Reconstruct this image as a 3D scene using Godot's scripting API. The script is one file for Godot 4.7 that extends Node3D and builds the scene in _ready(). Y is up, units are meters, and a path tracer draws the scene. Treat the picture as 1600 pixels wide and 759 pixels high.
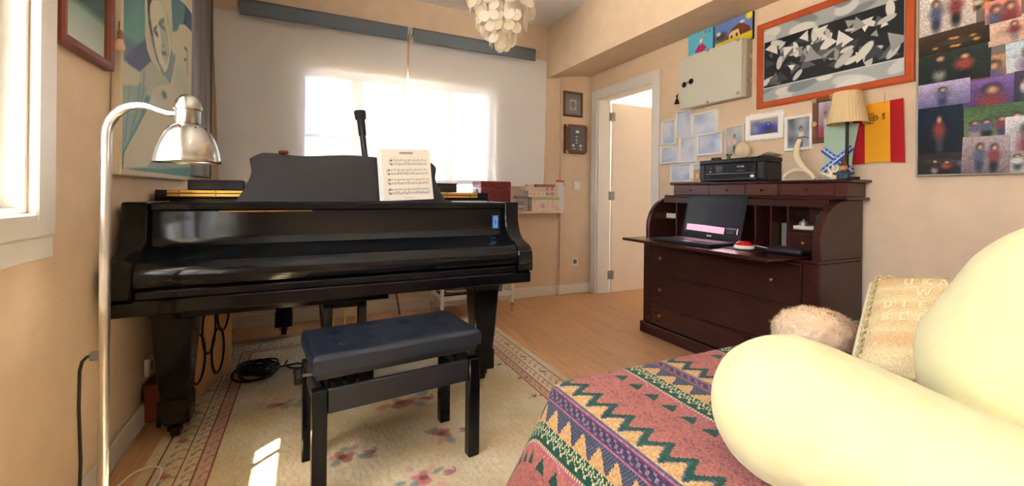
extends Node3D

# ---------------------------------------------------------------- mesh builder
class Geo:
	var v := PackedVector3Array()
	var n := PackedVector3Array()
	var uv := PackedVector2Array()
	var xf := Transform3D()

	func tri(a: Vector3, b: Vector3, c: Vector3, na: Vector3, nb: Vector3, nc: Vector3, ua := Vector2(), ub := Vector2(), uc := Vector2()) -> void:
		var flip := (c - a).cross(b - a).dot(na + nb + nc) < 0.0
		var B := xf.basis
		v.append(xf * a); n.append((B * na).normalized()); uv.append(ua)
		if flip:
			v.append(xf * c); n.append((B * nc).normalized()); uv.append(uc)
			v.append(xf * b); n.append((B * nb).normalized()); uv.append(ub)
		else:
			v.append(xf * b); n.append((B * nb).normalized()); uv.append(ub)
			v.append(xf * c); n.append((B * nc).normalized()); uv.append(uc)

	func quad(a: Vector3, b: Vector3, c: Vector3, d: Vector3, N: Vector3, u0 := Vector2(0, 0), u1 := Vector2(1, 1)) -> void:
		# a top-left, b top-right, c bottom-right, d bottom-left
		var ta := u0
		var tb := Vector2(u1.x, u0.y)
		var tc := u1
		var td := Vector2(u0.x, u1.y)
		tri(a, b, c, N, N, N, ta, tb, tc)
		tri(a, c, d, N, N, N, ta, tc, td)

	func box(lo: Vector3, hi: Vector3, bev := 0.003) -> void:
		var c := (lo + hi) / 2.0
		var h := (hi - lo).abs() / 2.0
		bev = minf(bev, 0.45 * minf(h.x, minf(h.y, h.z)))
		var ax := [Vector3(1, 0, 0), Vector3(0, 1, 0), Vector3(0, 0, 1)]
		for i in 3:
			var j := (i + 1) % 3
			var k := (i + 2) % 3
			var e: Vector3 = ax[j] * (h[j] - bev)
			var f: Vector3 = ax[k] * (h[k] - bev)
			for s in [-1.0, 1.0]:
				var N: Vector3 = ax[i] * s
				var o: Vector3 = c + N * h[i]
				quad(o - e + f, o + e + f, o + e - f, o - e - f, N)
			if bev > 0.0:
				for s in [-1.0, 1.0]:
					for t in [-1.0, 1.0]:
						var A: Vector3 = c + ax[j] * s * h[j] + ax[k] * t * (h[k] - bev)
						var Bq: Vector3 = c + ax[j] * s * (h[j] - bev) + ax[k] * t * h[k]
						var w: Vector3 = ax[i] * (h[i] - bev)
						var Nn: Vector3 = (ax[j] * s + ax[k] * t).normalized()
						quad(A - w, A + w, Bq + w, Bq - w, Nn)
		if bev > 0.0:
			for sx in [-1.0, 1.0]:
				for sy in [-1.0, 1.0]:
					for sz in [-1.0, 1.0]:
						var p := Vector3(sx, sy, sz)
						var P := c + p * h
						var N2 := p.normalized()
						tri(P - Vector3(0, sy, sz) * bev, P - Vector3(sx, 0, sz) * bev, P - Vector3(sx, sy, 0) * bev, N2, N2, N2)

	func lathe(prof: Array, segs := 20, at := Vector3.ZERO, smooth := 0.6) -> void:
		var ns := []
		for i in prof.size() - 1:
			var d: Vector2 = prof[i + 1] - prof[i]
			ns.append(Vector2(d.y, -d.x).normalized())
		for i in prof.size() - 1:
			var n0: Vector2 = ns[i]
			var n1: Vector2 = ns[i]
			if i > 0 and ns[i - 1].dot(ns[i]) > smooth:
				n0 = (ns[i - 1] + ns[i]).normalized()
			if i < ns.size() - 1 and ns[i + 1].dot(ns[i]) > smooth:
				n1 = (ns[i + 1] + ns[i]).normalized()
			for s in segs:
				var a := TAU * s / segs
				var b := TAU * (s + 1) / segs
				var da := Vector3(cos(a), 0, sin(a))
				var db := Vector3(cos(b), 0, sin(b))
				var p0: Vector2 = prof[i]
				var p1: Vector2 = prof[i + 1]
				var A := at + da * p0.x + Vector3(0, p0.y, 0)
				var Bq := at + db * p0.x + Vector3(0, p0.y, 0)
				var C := at + db * p1.x + Vector3(0, p1.y, 0)
				var D := at + da * p1.x + Vector3(0, p1.y, 0)
				var nA := da * n0.x + Vector3(0, n0.y, 0)
				var nB := db * n0.x + Vector3(0, n0.y, 0)
				var nC := db * n1.x + Vector3(0, n1.y, 0)
				var nD := da * n1.x + Vector3(0, n1.y, 0)
				var ua := Vector2(float(s) / segs, float(i) / (prof.size() - 1))
				var uc := Vector2(float(s + 1) / segs, float(i + 1) / (prof.size() - 1))
				if p0.x > 1e-6:
					tri(A, Bq, C, nA, nB, nC, ua, Vector2(uc.x, ua.y), uc)
				if p1.x > 1e-6:
					tri(A, C, D, nA, nC, nD, ua, uc, Vector2(ua.x, uc.y))

	func cyl(at: Vector3, r: float, h: float, segs := 16, bev := 0.0) -> void:
		if bev > 0.0:
			lathe([Vector2(0, 0), Vector2(r - bev, 0), Vector2(r, bev), Vector2(r, h - bev), Vector2(r - bev, h), Vector2(0, h)], segs, at, 0.9)
		else:
			lathe([Vector2(0, 0), Vector2(r, 0), Vector2(r, h), Vector2(0, h)], segs, at)

	func ball(at: Vector3, r: Vector3, segs := 14, rings := 9) -> void:
		for i in rings:
			for s in segs:
				var q := []
				for e in [[i, s], [i, s + 1], [i + 1, s + 1], [i + 1, s]]:
					var th: float = PI * e[0] / rings
					var ph: float = TAU * e[1] / segs
					q.append(Vector3(sin(th) * cos(ph), cos(th), sin(th) * sin(ph)))
				var m := []
				for d in q:
					m.append((d / r).normalized())
				tri(at + q[0] * r, at + q[1] * r, at + q[2] * r, m[0], m[1], m[2])
				tri(at + q[0] * r, at + q[2] * r, at + q[3] * r, m[0], m[2], m[3])

	func tube(path: Array, rad, segs := 8, caps := true) -> void:
		var cnt := path.size()
		var rings := []
		var up := Vector3.UP
		var t0: Vector3 = (path[1] - path[0]).normalized()
		if absf(t0.dot(up)) > 0.9:
			up = Vector3.RIGHT
		var nn := t0.cross(up).normalized()
		for i in cnt:
			var t: Vector3
			if i == 0:
				t = path[1] - path[0]
			elif i == cnt - 1:
				t = path[i] - path[i - 1]
			else:
				t = path[i + 1] - path[i - 1]
			t = t.normalized()
			nn = (nn - t * nn.dot(t)).normalized()
			var bb := t.cross(nn)
			var r: float = rad[i] if rad is Array else rad
			var ring := []
			for s in segs:
				var a := TAU * s / segs
				var d := nn * cos(a) + bb * sin(a)
				ring.append([path[i] + d * r, d])
			rings.append(ring)
		for i in cnt - 1:
			for s in segs:
				var s2 := (s + 1) % segs
				var a = rings[i][s]
				var b = rings[i][s2]
				var c = rings[i + 1][s2]
				var d = rings[i + 1][s]
				tri(a[0], b[0], c[0], a[1], b[1], c[1])
				tri(a[0], c[0], d[0], a[1], c[1], d[1])
		if caps:
			for e in [[0, 1], [cnt - 1, cnt - 2]]:
				var N: Vector3 = (path[e[0]] - path[e[1]]).normalized()
				for s in segs:
					tri(path[e[0]], rings[e[0]][s][0], rings[e[0]][(s + 1) % segs][0], N, N, N)

	# polygon in the x-y plane pushed from z0 to z1
	func prism(poly: PackedVector2Array, z0: float, z1: float, bev := 0.0, smooth := 0.75) -> void:
		var m := poly.size()
		if Geometry2D.is_polygon_clockwise(poly):
			poly = poly.duplicate()
			poly.reverse()
		var en := []
		for i in m:
			var d := poly[(i + 1) % m] - poly[i]
			en.append(Vector2(d.y, -d.x).normalized())
		var inner := PackedVector2Array()
		for i in m:
			var e0: Vector2 = en[(i + m - 1) % m]
			var e1: Vector2 = en[i]
			var b2 := e0 + e1
			inner.append(poly[i] - b2 * (bev / maxf(0.5, b2.dot(e1))) if bev > 0.0 else poly[i])
		var ids := Geometry2D.triangulate_polygon(inner)
		for side in [[z0, -1.0], [z1, 1.0]]:
			var N := Vector3(0, 0, side[1])
			for k in range(0, ids.size(), 3):
				var p := []
				for q in 3:
					p.append(Vector3(inner[ids[k + q]].x, inner[ids[k + q]].y, side[0]))
				tri(p[0], p[1], p[2], N, N, N)
		var zz0 := z0 + bev
		var zz1 := z1 - bev
		for i in m:
			var j := (i + 1) % m
			var na: Vector2 = en[i]
			var nb: Vector2 = en[i]
			var pe: Vector2 = en[(i + m - 1) % m]
			var ne: Vector2 = en[j]
			if pe.dot(en[i]) > smooth:
				na = (pe + en[i]).normalized()
			if ne.dot(en[i]) > smooth:
				nb = (ne + en[i]).normalized()
			var NA := Vector3(na.x, na.y, 0)
			var NB := Vector3(nb.x, nb.y, 0)
			var a0 := Vector3(poly[i].x, poly[i].y, zz0)
			var a1 := Vector3(poly[i].x, poly[i].y, zz1)
			var b0 := Vector3(poly[j].x, poly[j].y, zz0)
			var b1 := Vector3(poly[j].x, poly[j].y, zz1)
			tri(a0, b0, b1, NA, NB, NB)
			tri(a0, b1, a1, NA, NB, NA)
			if bev > 0.0:
				for side in [[z0, zz0, -1.0], [z1, zz1, 1.0]]:
					var fz := Vector3(0, 0, side[2])
					var ia := Vector3(inner[i].x, inner[i].y, side[0])
					var ib := Vector3(inner[j].x, inner[j].y, side[0])
					var oa := Vector3(poly[i].x, poly[i].y, side[1])
					var ob := Vector3(poly[j].x, poly[j].y, side[1])
					tri(ia, ib, ob, (NA + fz).normalized(), (NB + fz).normalized(), (NB + fz).normalized())
					tri(ia, ob, oa, (NA + fz).normalized(), (NB + fz).normalized(), (NA + fz).normalized())

	func grid(nu: int, nv: int, f: Callable, flip := 1.0, uvf = null) -> void:
		var P := []
		for i in nu + 1:
			var r := []
			for j in nv + 1:
				r.append(f.call(float(i) / nu, float(j) / nv))
			P.append(r)
		var N := []
		for i in nu + 1:
			var r := []
			for j in nv + 1:
				var du: Vector3 = P[mini(i + 1, nu)][j] - P[maxi(i - 1, 0)][j]
				var dv: Vector3 = P[i][mini(j + 1, nv)] - P[i][maxi(j - 1, 0)]
				r.append((du.cross(dv) * flip).normalized())
			N.append(r)
		for i in nu:
			for j in nv:
				var ua := Vector2(float(i) / nu, float(j) / nv)
				var ub := Vector2(float(i + 1) / nu, float(j) / nv)
				var uc := Vector2(float(i + 1) / nu, float(j + 1) / nv)
				var ud := Vector2(float(i) / nu, float(j + 1) / nv)
				if uvf != null:
					ua = uvf.call(ua.x, ua.y); ub = uvf.call(ub.x, ub.y); uc = uvf.call(uc.x, uc.y); ud = uvf.call(ud.x, ud.y)
				tri(P[i][j], P[i + 1][j], P[i + 1][j + 1], N[i][j], N[i + 1][j], N[i + 1][j + 1], ua, ub, uc)
				tri(P[i][j], P[i + 1][j + 1], P[i][j + 1], N[i][j], N[i + 1][j + 1], N[i][j + 1], ua, uc, ud)

	# surface nets of a distance field
	func sdf(f: Callable, lo: Vector3, hi: Vector3, cell: float) -> void:
		var nx := int((hi.x - lo.x) / cell) + 1
		var ny := int((hi.y - lo.y) / cell) + 1
		var nz := int((hi.z - lo.z) / cell) + 1
		var val := PackedFloat32Array()
		val.resize((nx + 1) * (ny + 1) * (nz + 1))
		var sy := nx + 1
		var sz := (nx + 1) * (ny + 1)
		for k in nz + 1:
			for j in ny + 1:
				for i in nx + 1:
					val[i + j * sy + k * sz] = f.call(lo + Vector3(i, j, k) * cell)
		var idx := PackedInt32Array()
		idx.resize(val.size())
		idx.fill(-1)
		var pts := PackedVector3Array()
		var nor := PackedVector3Array()
		var offs := [0, 1, sy, 1 + sy, sz, 1 + sz, sy + sz, 1 + sy + sz]
		var edges := [[0, 1], [2, 3], [4, 5], [6, 7], [0, 2], [1, 3], [4, 6], [5, 7], [0, 4], [1, 5], [2, 6], [3, 7]]
		for k in nz:
			for j in ny:
				for i in nx:
					var b := i + j * sy + k * sz
					var neg := 0
					for q in 8:
						if val[b + offs[q]] < 0.0:
							neg += 1
					if neg == 0 or neg == 8:
						continue
					var s := Vector3.ZERO
					var c := 0
					for e in edges:
						var va := val[b + offs[e[0]]]
						var vb := val[b + offs[e[1]]]
						if (va < 0.0) == (vb < 0.0):
							continue
						var t := va / (va - vb)
						var pa := Vector3(e[0] & 1, (e[0] >> 1) & 1, e[0] >> 2)
						var pb := Vector3(e[1] & 1, (e[1] >> 1) & 1, e[1] >> 2)
						s += pa.lerp(pb, t)
						c += 1
					var p := lo + (Vector3(i, j, k) + s / c) * cell
					idx[b] = pts.size()
					pts.append(p)
					var h := cell * 0.7
					nor.append(Vector3(f.call(p + Vector3(h, 0, 0)) - f.call(p - Vector3(h, 0, 0)), f.call(p + Vector3(0, h, 0)) - f.call(p - Vector3(0, h, 0)), f.call(p + Vector3(0, 0, h)) - f.call(p - Vector3(0, 0, h))).normalized())
		for k in range(1, nz):
			for j in range(1, ny):
				for i in range(1, nx):
					var b := i + j * sy + k * sz
					for a in 3:
						var st: int = [1, sy, sz][a]
						if (val[b] < 0.0) == (val[b + st] < 0.0):
							continue
						var o1: int = [sy, sz, 1][a]
						var o2: int = [sz, 1, sy][a]
						var q := [idx[b], idx[b - o1], idx[b - o1 - o2], idx[b - o2]]
						if q.min() < 0:
							continue
						tri(pts[q[0]], pts[q[1]], pts[q[2]], nor[q[0]], nor[q[1]], nor[q[2]])
						tri(pts[q[0]], pts[q[2]], pts[q[3]], nor[q[0]], nor[q[2]], nor[q[3]])

	func mesh() -> ArrayMesh:
		var a := []
		a.resize(Mesh.ARRAY_MAX)
		a[Mesh.ARRAY_VERTEX] = v
		a[Mesh.ARRAY_NORMAL] = n
		a[Mesh.ARRAY_TEX_UV] = uv
		var m := ArrayMesh.new()
		m.add_surface_from_arrays(Mesh.PRIMITIVE_TRIANGLES, a)
		return m

# ---------------------------------------------------------------- painter for prints
class Pic:
	var im: Image
	var w: int
	var h: int
	var clip := Rect2i(0, 0, 4096, 4096)

	func _init(ww: int, hh: int, c: Color) -> void:
		w = ww
		h = hh
		im = Image.create(w, h, false, Image.FORMAT_RGB8)
		im.fill(c)

	func mixp(x: int, y: int, c: Color, a: float) -> void:
		if x >= 0 and y >= 0 and x < w and y < h and a > 0.0 and clip.has_point(Vector2i(x, y)):
			im.set_pixel(x, y, im.get_pixel(x, y).lerp(c, minf(a, 1.0)))

	func rect(x0: float, y0: float, x1: float, y1: float, c: Color) -> void:
		im.fill_rect(Rect2i(int(x0), int(y0), maxi(1, int(x1) - int(x0)), maxi(1, int(y1) - int(y0))), c)

	func grad(x0: int, y0: int, x1: int, y1: int, a: Color, b: Color) -> void:
		for y in range(y0, y1):
			im.fill_rect(Rect2i(x0, y, x1 - x0, 1), a.lerp(b, float(y - y0) / maxf(1.0, y1 - y0 - 1)))

	func ell(cx: float, cy: float, rx: float, ry: float, c: Color, soft := 0.1, rot := 0.0, al := 1.0) -> void:
		var R := maxf(rx, ry) * (1.0 + soft) + 1.0
		var co := cos(rot)
		var si := sin(rot)
		for y in range(maxi(0, int(cy - R)), mini(h, int(cy + R) + 1)):
			for x in range(maxi(0, int(cx - R)), mini(w, int(cx + R) + 1)):
				var dx := x - cx
				var dy := y - cy
				var d := Vector2((dx * co + dy * si) / rx, (-dx * si + dy * co) / ry).length()
				mixp(x, y, c, al * clampf((1.0 + soft - d) / maxf(soft, 0.02) * 0.5, 0.0, 1.0))

	func poly(pts: Array, c: Color, al := 1.0) -> void:
		var y0 := 1e9
		var y1 := -1e9
		for p in pts:
			y0 = minf(y0, p.y)
			y1 = maxf(y1, p.y)
		for y in range(maxi(0, int(y0)), mini(h, int(y1) + 1)):
			var xs := []
			for i in pts.size():
				var a: Vector2 = pts[i]
				var b: Vector2 = pts[(i + 1) % pts.size()]
				if (a.y <= y + 0.5) != (b.y <= y + 0.5):
					xs.append(a.x + (y + 0.5 - a.y) / (b.y - a.y) * (b.x - a.x))
			xs.sort()
			for k in range(0, xs.size() - 1, 2):
				if al >= 1.0:
					var xa := clampi(int(xs[k]), 0, w)
					var xb := clampi(int(xs[k + 1]), 0, w)
					if xb > xa:
						im.fill_rect(Rect2i(xa, y, xb - xa, 1), c)
				else:
					for x in range(maxi(0, int(xs[k])), mini(w, int(xs[k + 1]))):
						mixp(x, y, c, al)

	func line(pts: Array, wd: float, c: Color, al := 1.0) -> void:
		for i in pts.size() - 1:
			var a: Vector2 = pts[i]
			var b: Vector2 = pts[i + 1]
			for y in range(int(minf(a.y, b.y) - wd) - 1, int(maxf(a.y, b.y) + wd) + 2):
				for x in range(int(minf(a.x, b.x) - wd) - 1, int(maxf(a.x, b.x) + wd) + 2):
					var p := Vector2(x, y)
					var q := Geometry2D.get_closest_point_to_segment(p, a, b)
					mixp(x, y, c, al * clampf(wd * 0.5 + 0.5 - p.distance_to(q), 0.0, 1.0))

	func speckle(amount: float, sd: int, cell := 1) -> void:
		var r := RandomNumberGenerator.new()
		r.seed = sd
		for y in range(0, h, cell):
			for x in range(0, w, cell):
				var k := 1.0 + r.randf_range(-amount, amount)
				for yy in range(y, mini(h, y + cell)):
					for xx in range(x, mini(w, x + cell)):
						var c := im.get_pixel(xx, yy)
						im.set_pixel(xx, yy, Color(c.r * k, c.g * k, c.b * k).clamp())

	func person(cx: float, foot: float, hh: float, skin: Color, top: Color, legs: Color, hair: Color) -> void:
		ell(cx, foot - hh * 0.25, hh * 0.11, hh * 0.26, legs, 0.5)
		ell(cx, foot - hh * 0.6, hh * 0.16, hh * 0.22, top, 0.5)
		ell(cx, foot - hh * 0.89, hh * 0.1, hh * 0.12, hair, 0.5)
		ell(cx + hh * 0.01, foot - hh * 0.86, hh * 0.065, hh * 0.085, skin, 0.6)

	func tex() -> ImageTexture:
		return ImageTexture.create_from_image(im)

# ---------------------------------------------------------------- scene helpers
var M := {}
var used := {}
var rng := RandomNumberGenerator.new()

func numbered(called: String) -> String:
	if not used.has(called):
		used[called] = 0
		return called
	used[called] += 1
	return "%s_%03d" % [called, used[called]]

func G(p := Vector3.ZERO) -> Geo:
	var g := Geo.new()
	g.xf = Transform3D(Basis(), -p)
	return g

func part(called: String, g: Geo, m: Material, parent: Node3D, label := "") -> MeshInstance3D:
	var o := MeshInstance3D.new()
	o.name = called
	o.mesh = g.mesh()
	o.material_override = m
	parent.add_child(o, true)
	if label != "":
		o.set_meta("label", label)
	return o

func inst(called: String, m: Mesh, mt: Material, parent: Node3D, t := Transform3D()) -> MeshInstance3D:
	var o := MeshInstance3D.new()
	o.name = called
	o.mesh = m
	o.material_override = mt
	o.transform = t
	parent.add_child(o, true)
	return o

func meta(o: Node3D, label: String, category: String, group := "") -> void:
	o.set_meta("label", label)
	o.set_meta("category", category)
	if group != "":
		o.set_meta("group", group)

func thing(called: String, label: String, category: String, at := Vector3.ZERO, turn := 0.0, group := "") -> Node3D:
	var o := Node3D.new()
	o.name = numbered(called)
	add_child(o)
	o.position = at
	o.rotation.y = turn
	meta(o, label, category, group)
	return o

func solo(called: String, g: Geo, m: Material, label: String, category: String, at := Vector3.ZERO, turn := 0.0, group := "") -> MeshInstance3D:
	var o := part(numbered(called), g, m, self)
	o.position = at
	o.rotation.y = turn
	meta(o, label, category, group)
	return o

func struct(called: String, g: Geo, m: Material) -> MeshInstance3D:
	var o := part(called, g, m, self)
	o.set_meta("kind", "structure")
	return o

func mat(c: Color, rough := 0.6, metal := 0.0, spec := 0.5) -> StandardMaterial3D:
	var m := StandardMaterial3D.new()
	m.albedo_color = c
	m.roughness = rough
	m.metallic = metal
	m.metallic_specular = spec
	return m

func hexc(r: int, g: int, b: int) -> Color:
	return Color(r / 255.0, g / 255.0, b / 255.0)

func noise_tex(sd: int, freq: float, cols: Array, size := 256, fractal := 4, stretch := false) -> NoiseTexture2D:
	var nz := FastNoiseLite.new()
	nz.seed = sd
	nz.noise_type = FastNoiseLite.TYPE_SIMPLEX_SMOOTH
	nz.frequency = freq
	nz.fractal_octaves = fractal
	var t := NoiseTexture2D.new()
	t.width = size
	t.height = size
	t.seamless = true
	t.noise = nz
	if cols.size() > 0:
		var gr := Gradient.new()
		gr.offsets = PackedFloat32Array()
		gr.colors = PackedColorArray()
		for i in cols.size():
			gr.add_point(float(i) / (cols.size() - 1), cols[i])
		t.color_ramp = gr
	else:
		t.as_normal_map = true
		t.bump_strength = 4.0
	return t

func tri_mat(tex: Texture2D, scale: Vector3, rough := 0.7, spec := 0.5) -> StandardMaterial3D:
	var m := mat(Color.WHITE, rough, 0.0, spec)
	m.albedo_texture = tex
	m.uv1_triplanar = true
	m.uv1_world_triplanar = true
	m.uv1_scale = scale
	return m

func bump(m: StandardMaterial3D, sd: int, freq: float, amount: float, fractal := 3) -> void:
	m.normal_enabled = true
	m.normal_texture = noise_tex(sd, freq, [], 256, fractal)
	m.normal_scale = amount

func print_mat(t: Texture2D, rough := 0.5) -> StandardMaterial3D:
	var m := mat(Color.WHITE, rough, 0.0, 0.4)
	m.albedo_texture = t
	return m

# a flat print w x h facing +z, standing on its centre at depth z
func sheet(w: float, h: float, z := 0.0, u0 := Vector2(0, 0), u1 := Vector2(1, 1), c := Vector2.ZERO) -> Geo:
	var g := Geo.new()
	g.quad(Vector3(c.x - w / 2, c.y + h / 2, z), Vector3(c.x + w / 2, c.y + h / 2, z), Vector3(c.x + w / 2, c.y - h / 2, z), Vector3(c.x - w / 2, c.y - h / 2, z), Vector3(0, 0, 1), u0, u1)
	return g

# mitred picture moulding facing +z round an outer w x h, back at z = 0
func moulding(w: float, h: float, fw: float, d: float, c := Vector2.ZERO) -> Geo:
	var g := Geo.new()
	var prof := [Vector2(0, 0), Vector2(0, d * 0.8), Vector2(fw * 0.2, d), Vector2(fw * 0.8, d * 0.9), Vector2(fw, d * 0.6), Vector2(fw, 0)]
	var cor := func(k: int, o: Vector2) -> Vector3:
		var sx: float = [-1, 1, 1, -1][k % 4]
		var sy: float = [1, 1, -1, -1][k % 4]
		return Vector3(c.x + sx * (w / 2 - o.x), c.y + sy * (h / 2 - o.x), o.y)
	for k in 4:
		for i in prof.size() - 1:
			var a: Vector3 = cor.call(k, prof[i])
			var b: Vector3 = cor.call(k + 1, prof[i])
			var cc: Vector3 = cor.call(k + 1, prof[i + 1])
			var dd: Vector3 = cor.call(k, prof[i + 1])
			var N := (b - a).cross(dd - a).normalized()
			var outw := Vector3((a.x + b.x) / 2 - c.x, (a.y + b.y) / 2 - c.y, 0).normalized()
			var pd: Vector2 = prof[i + 1] - prof[i]
			var want := outw * pd.y + Vector3(0, 0, 1) * pd.x
			if N.dot(want) < 0.0:
				N = -N
			g.quad(a, b, cc, dd, N)
	return g

func framed(called: String, label: String, at: Vector3, turn: float, w: float, h: float, fw: float, d: float, frame_m: Material, print_m: Material, group := "", glass := false) -> Node3D:
	var t := thing(called, label, "picture", at, turn, group)
	part("frame", moulding(w, h, fw, d), frame_m, t)
	var g := Geo.new()
	g.box(Vector3(-w / 2 + 0.002, -h / 2 + 0.002, 0.0), Vector3(w / 2 - 0.002, h / 2 - 0.002, d * 0.3), 0.0)
	part("backing", g, M.card, t)
	part("print", sheet(w - 1.9 * fw, h - 1.9 * fw, d * 0.3 + 0.001), print_m, t)
	if glass:
		var gl := Geo.new()
		gl.box(Vector3(-w / 2 + fw * 0.9, -h / 2 + fw * 0.9, d * 0.3 + 0.003), Vector3(w / 2 - fw * 0.9, h / 2 - fw * 0.9, d * 0.3 + 0.005), 0.0)
		part("glass", gl, M.glass, t)
	return t

const LW := -0.66
const RW := 2.75
const BW := -3.85
const CH := 2.755

func _ready() -> void:
	rng.seed = 7
	# camera: level, lens shifted down, turned 25.4 degrees to the right of the back wall
	var cam := Camera3D.new()
	cam.name = "camera"
	add_child(cam)
	cam.position = Vector3(0, 1.05, 0)
	cam.basis = Basis(Vector3.UP, deg_to_rad(-25.4)) * Basis(Vector3(0, 0, 1), 0.0104)
	cam.near = 0.05
	cam.far = 100.0
	cam.set_frustum(759.0 / 672.6 * 0.05, Vector2(0, -78.2 / 672.6 * 0.05), 0.05, 100.0)
	cam.current = true
	# daylight
	var we := WorldEnvironment.new()
	we.name = "daylight"
	var env := Environment.new()
	var sky := Sky.new()
	var sm := ProceduralSkyMaterial.new()
	sm.sky_top_color = hexc(196, 216, 248)
	sm.sky_horizon_color = hexc(236, 240, 246)
	sm.sky_curve = 0.25
	sm.ground_bottom_color = hexc(190, 178, 160)
	sm.ground_horizon_color = hexc(226, 218, 206)
	sm.sky_energy_multiplier = 1.0
	sm.ground_energy_multiplier = 1.0
	sky.sky_material = sm
	env.background_mode = Environment.BG_SKY
	env.sky = sky
	env.background_energy_multiplier = 6.0
	env.tonemap_mode = Environment.TONE_MAPPER_LINEAR
	env.tonemap_exposure = 2.7
	env.sdfgi_enabled = true
	env.ssao_enabled = true
	env.ssil_enabled = true
	we.environment = env
	add_child(we)
	var sun := DirectionalLight3D.new()
	sun.name = "sun"
	sun.light_energy = 14.0
	sun.light_color = Color(1.0, 0.95, 0.88)
	sun.light_angular_distance = 0.6
	sun.shadow_enabled = true
	add_child(sun)
	sun.basis = Basis.looking_at(Vector3(0.48, -1.0, -0.445).normalized())
	materials()
	room()
	windows()
	door()
	piano()
	bench()
	rug()
	floor_lamp()
	left_wall_things()
	back_wall_things()
	cart()
	desk()
	desk_things()
	right_wall_things()
	chandelier()
	bed()
	cushions()
	floor_things()

func materials() -> void:
	M.wall = tri_mat(noise_tex(3, 0.02, [hexc(221, 196, 166), hexc(226, 201, 171), hexc(230, 205, 175)]), Vector3(0.9, 0.9, 0.9), 0.85, 0.25)
	bump(M.wall, 5, 0.12, 0.06)
	M.ceiling = tri_mat(noise_tex(4, 0.02, [hexc(238, 236, 232), hexc(243, 241, 238)]), Vector3(1, 1, 1), 0.9, 0.2)
	M.white = mat(hexc(236, 232, 224), 0.4)
	M.white_gloss = mat(hexc(238, 236, 230), 0.22)
	M.doorleaf = mat(hexc(240, 224, 208), 0.45)
	M.board = mat(hexc(232, 224, 212), 0.45)
	M.glass = mat(Color(1, 1, 1, 0.06), 0.02)
	M.glass.transparency = BaseMaterial3D.TRANSPARENCY_ALPHA
	M.card = mat(hexc(205, 195, 178), 0.9)
	M.paper = mat(hexc(240, 238, 230), 0.8)
	M.black_gloss = mat(hexc(12, 14, 18), 0.1, 0.0, 0.4)
	M.black_satin = mat(hexc(34, 36, 42), 0.42)
	M.black_matte = mat(hexc(22, 22, 24), 0.7)
	M.brass = mat(hexc(214, 170, 86), 0.28, 1.0)
	M.chrome = mat(hexc(226, 225, 220), 0.3, 1.0)
	M.brushed = mat(hexc(176, 175, 170), 0.24, 1.0)
	M.brushed.anisotropy_enabled = false
	M.steel = mat(hexc(150, 150, 150), 0.35, 1.0)
	M.leather = mat(hexc(32, 40, 53), 0.34)
	bump(M.leather, 9, 0.35, 0.35)
	M.leather.uv1_triplanar = true
	M.leather.uv1_scale = Vector3(5, 5, 5)
	M.mahogany = tri_mat(noise_tex(12, 0.012, [hexc(54, 25, 19), hexc(62, 29, 22), hexc(68, 33, 25)], 512), Vector3(1.5, 5.0, 0.7), 0.27)
	M.mahogany_light = tri_mat(noise_tex(13, 0.012, [hexc(70, 34, 26), hexc(84, 42, 32), hexc(94, 50, 38)], 512), Vector3(1.0, 6.0, 0.8), 0.3)
	M.dark_wood = mat(hexc(36, 18, 14), 0.5)
	M.curtain = mat(Color(0.97, 0.96, 0.945, 0.89), 0.9, 0.0, 0.1)
	M.curtain.transparency = BaseMaterial3D.TRANSPARENCY_ALPHA
	M.curtain.backlight_enabled = true
	M.curtain.backlight = Color(0.2, 0.2, 0.2)
	M.voile = mat(Color(0.95, 0.96, 0.98, 0.6), 0.9, 0.0, 0.1)
	M.voile.transparency = BaseMaterial3D.TRANSPARENCY_ALPHA
	M.voile.backlight_enabled = true
	M.voile.backlight = Color(0.6, 0.62, 0.66)
	M.blind = tri_mat(noise_tex(15, 0.2, [hexc(108, 115, 122), hexc(120, 127, 134)]), Vector3(4, 4, 4), 0.85, 0.2)
	M.oak = []
	for k in 4:
		M.oak.append(oak(k))
	M.outside = mat(hexc(214, 196, 166), 0.9)
	M.shutter = mat(hexc(226, 206, 172), 0.6)
	M.shutter.backlight_enabled = true
	M.shutter.backlight = Color(0.1, 0.085, 0.06)
	M.redwood = mat(hexc(120, 58, 38), 0.4)
	M.orange_frame = tri_mat(noise_tex(16, 0.015, [hexc(176, 74, 30), hexc(196, 88, 40)]), Vector3(2, 2, 2), 0.42)
	M.white_frame = mat(hexc(248, 245, 238), 0.4)
	M.cream = mat(hexc(232, 216, 178), 0.6)
	M.rubber = mat(hexc(20, 20, 20), 0.6)
	M.gray = mat(hexc(120, 120, 122), 0.5)
	M.shell = mat(hexc(252, 244, 226), 0.35)
	M.shell.backlight_enabled = true
	M.shell.backlight = Color(0.95, 0.92, 0.85)
	M.pine = tri_mat(noise_tex(17, 0.012, [hexc(196, 140, 84), hexc(214, 160, 100)]), Vector3(3, 0.6, 3), 0.5)

func oak(k: int) -> StandardMaterial3D:
	var tone: float = [1.0, 0.98, 1.015, 0.99][k]
	var p := Pic.new(96, 512, hexc(196, 152, 108))
	var nz := FastNoiseLite.new()
	nz.seed = 40 + k
	nz.frequency = 1.0
	for y in 512:
		for x in 96:
			var a := nz.get_noise_2d(x * 0.11, y * 0.006)
			var b := nz.get_noise_2d(x * 0.5 + 90.0, y * 0.02)
			var s := tone * (1.0 + 0.12 * a + 0.06 * b)
			p.im.set_pixel(x, y, Color(0.8 * s, 0.605 * s * (1.0 - 0.02 * a), 0.43 * s * (1.0 - 0.05 * a)).clamp())
	return print_mat(p.tex(), 0.38)

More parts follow.
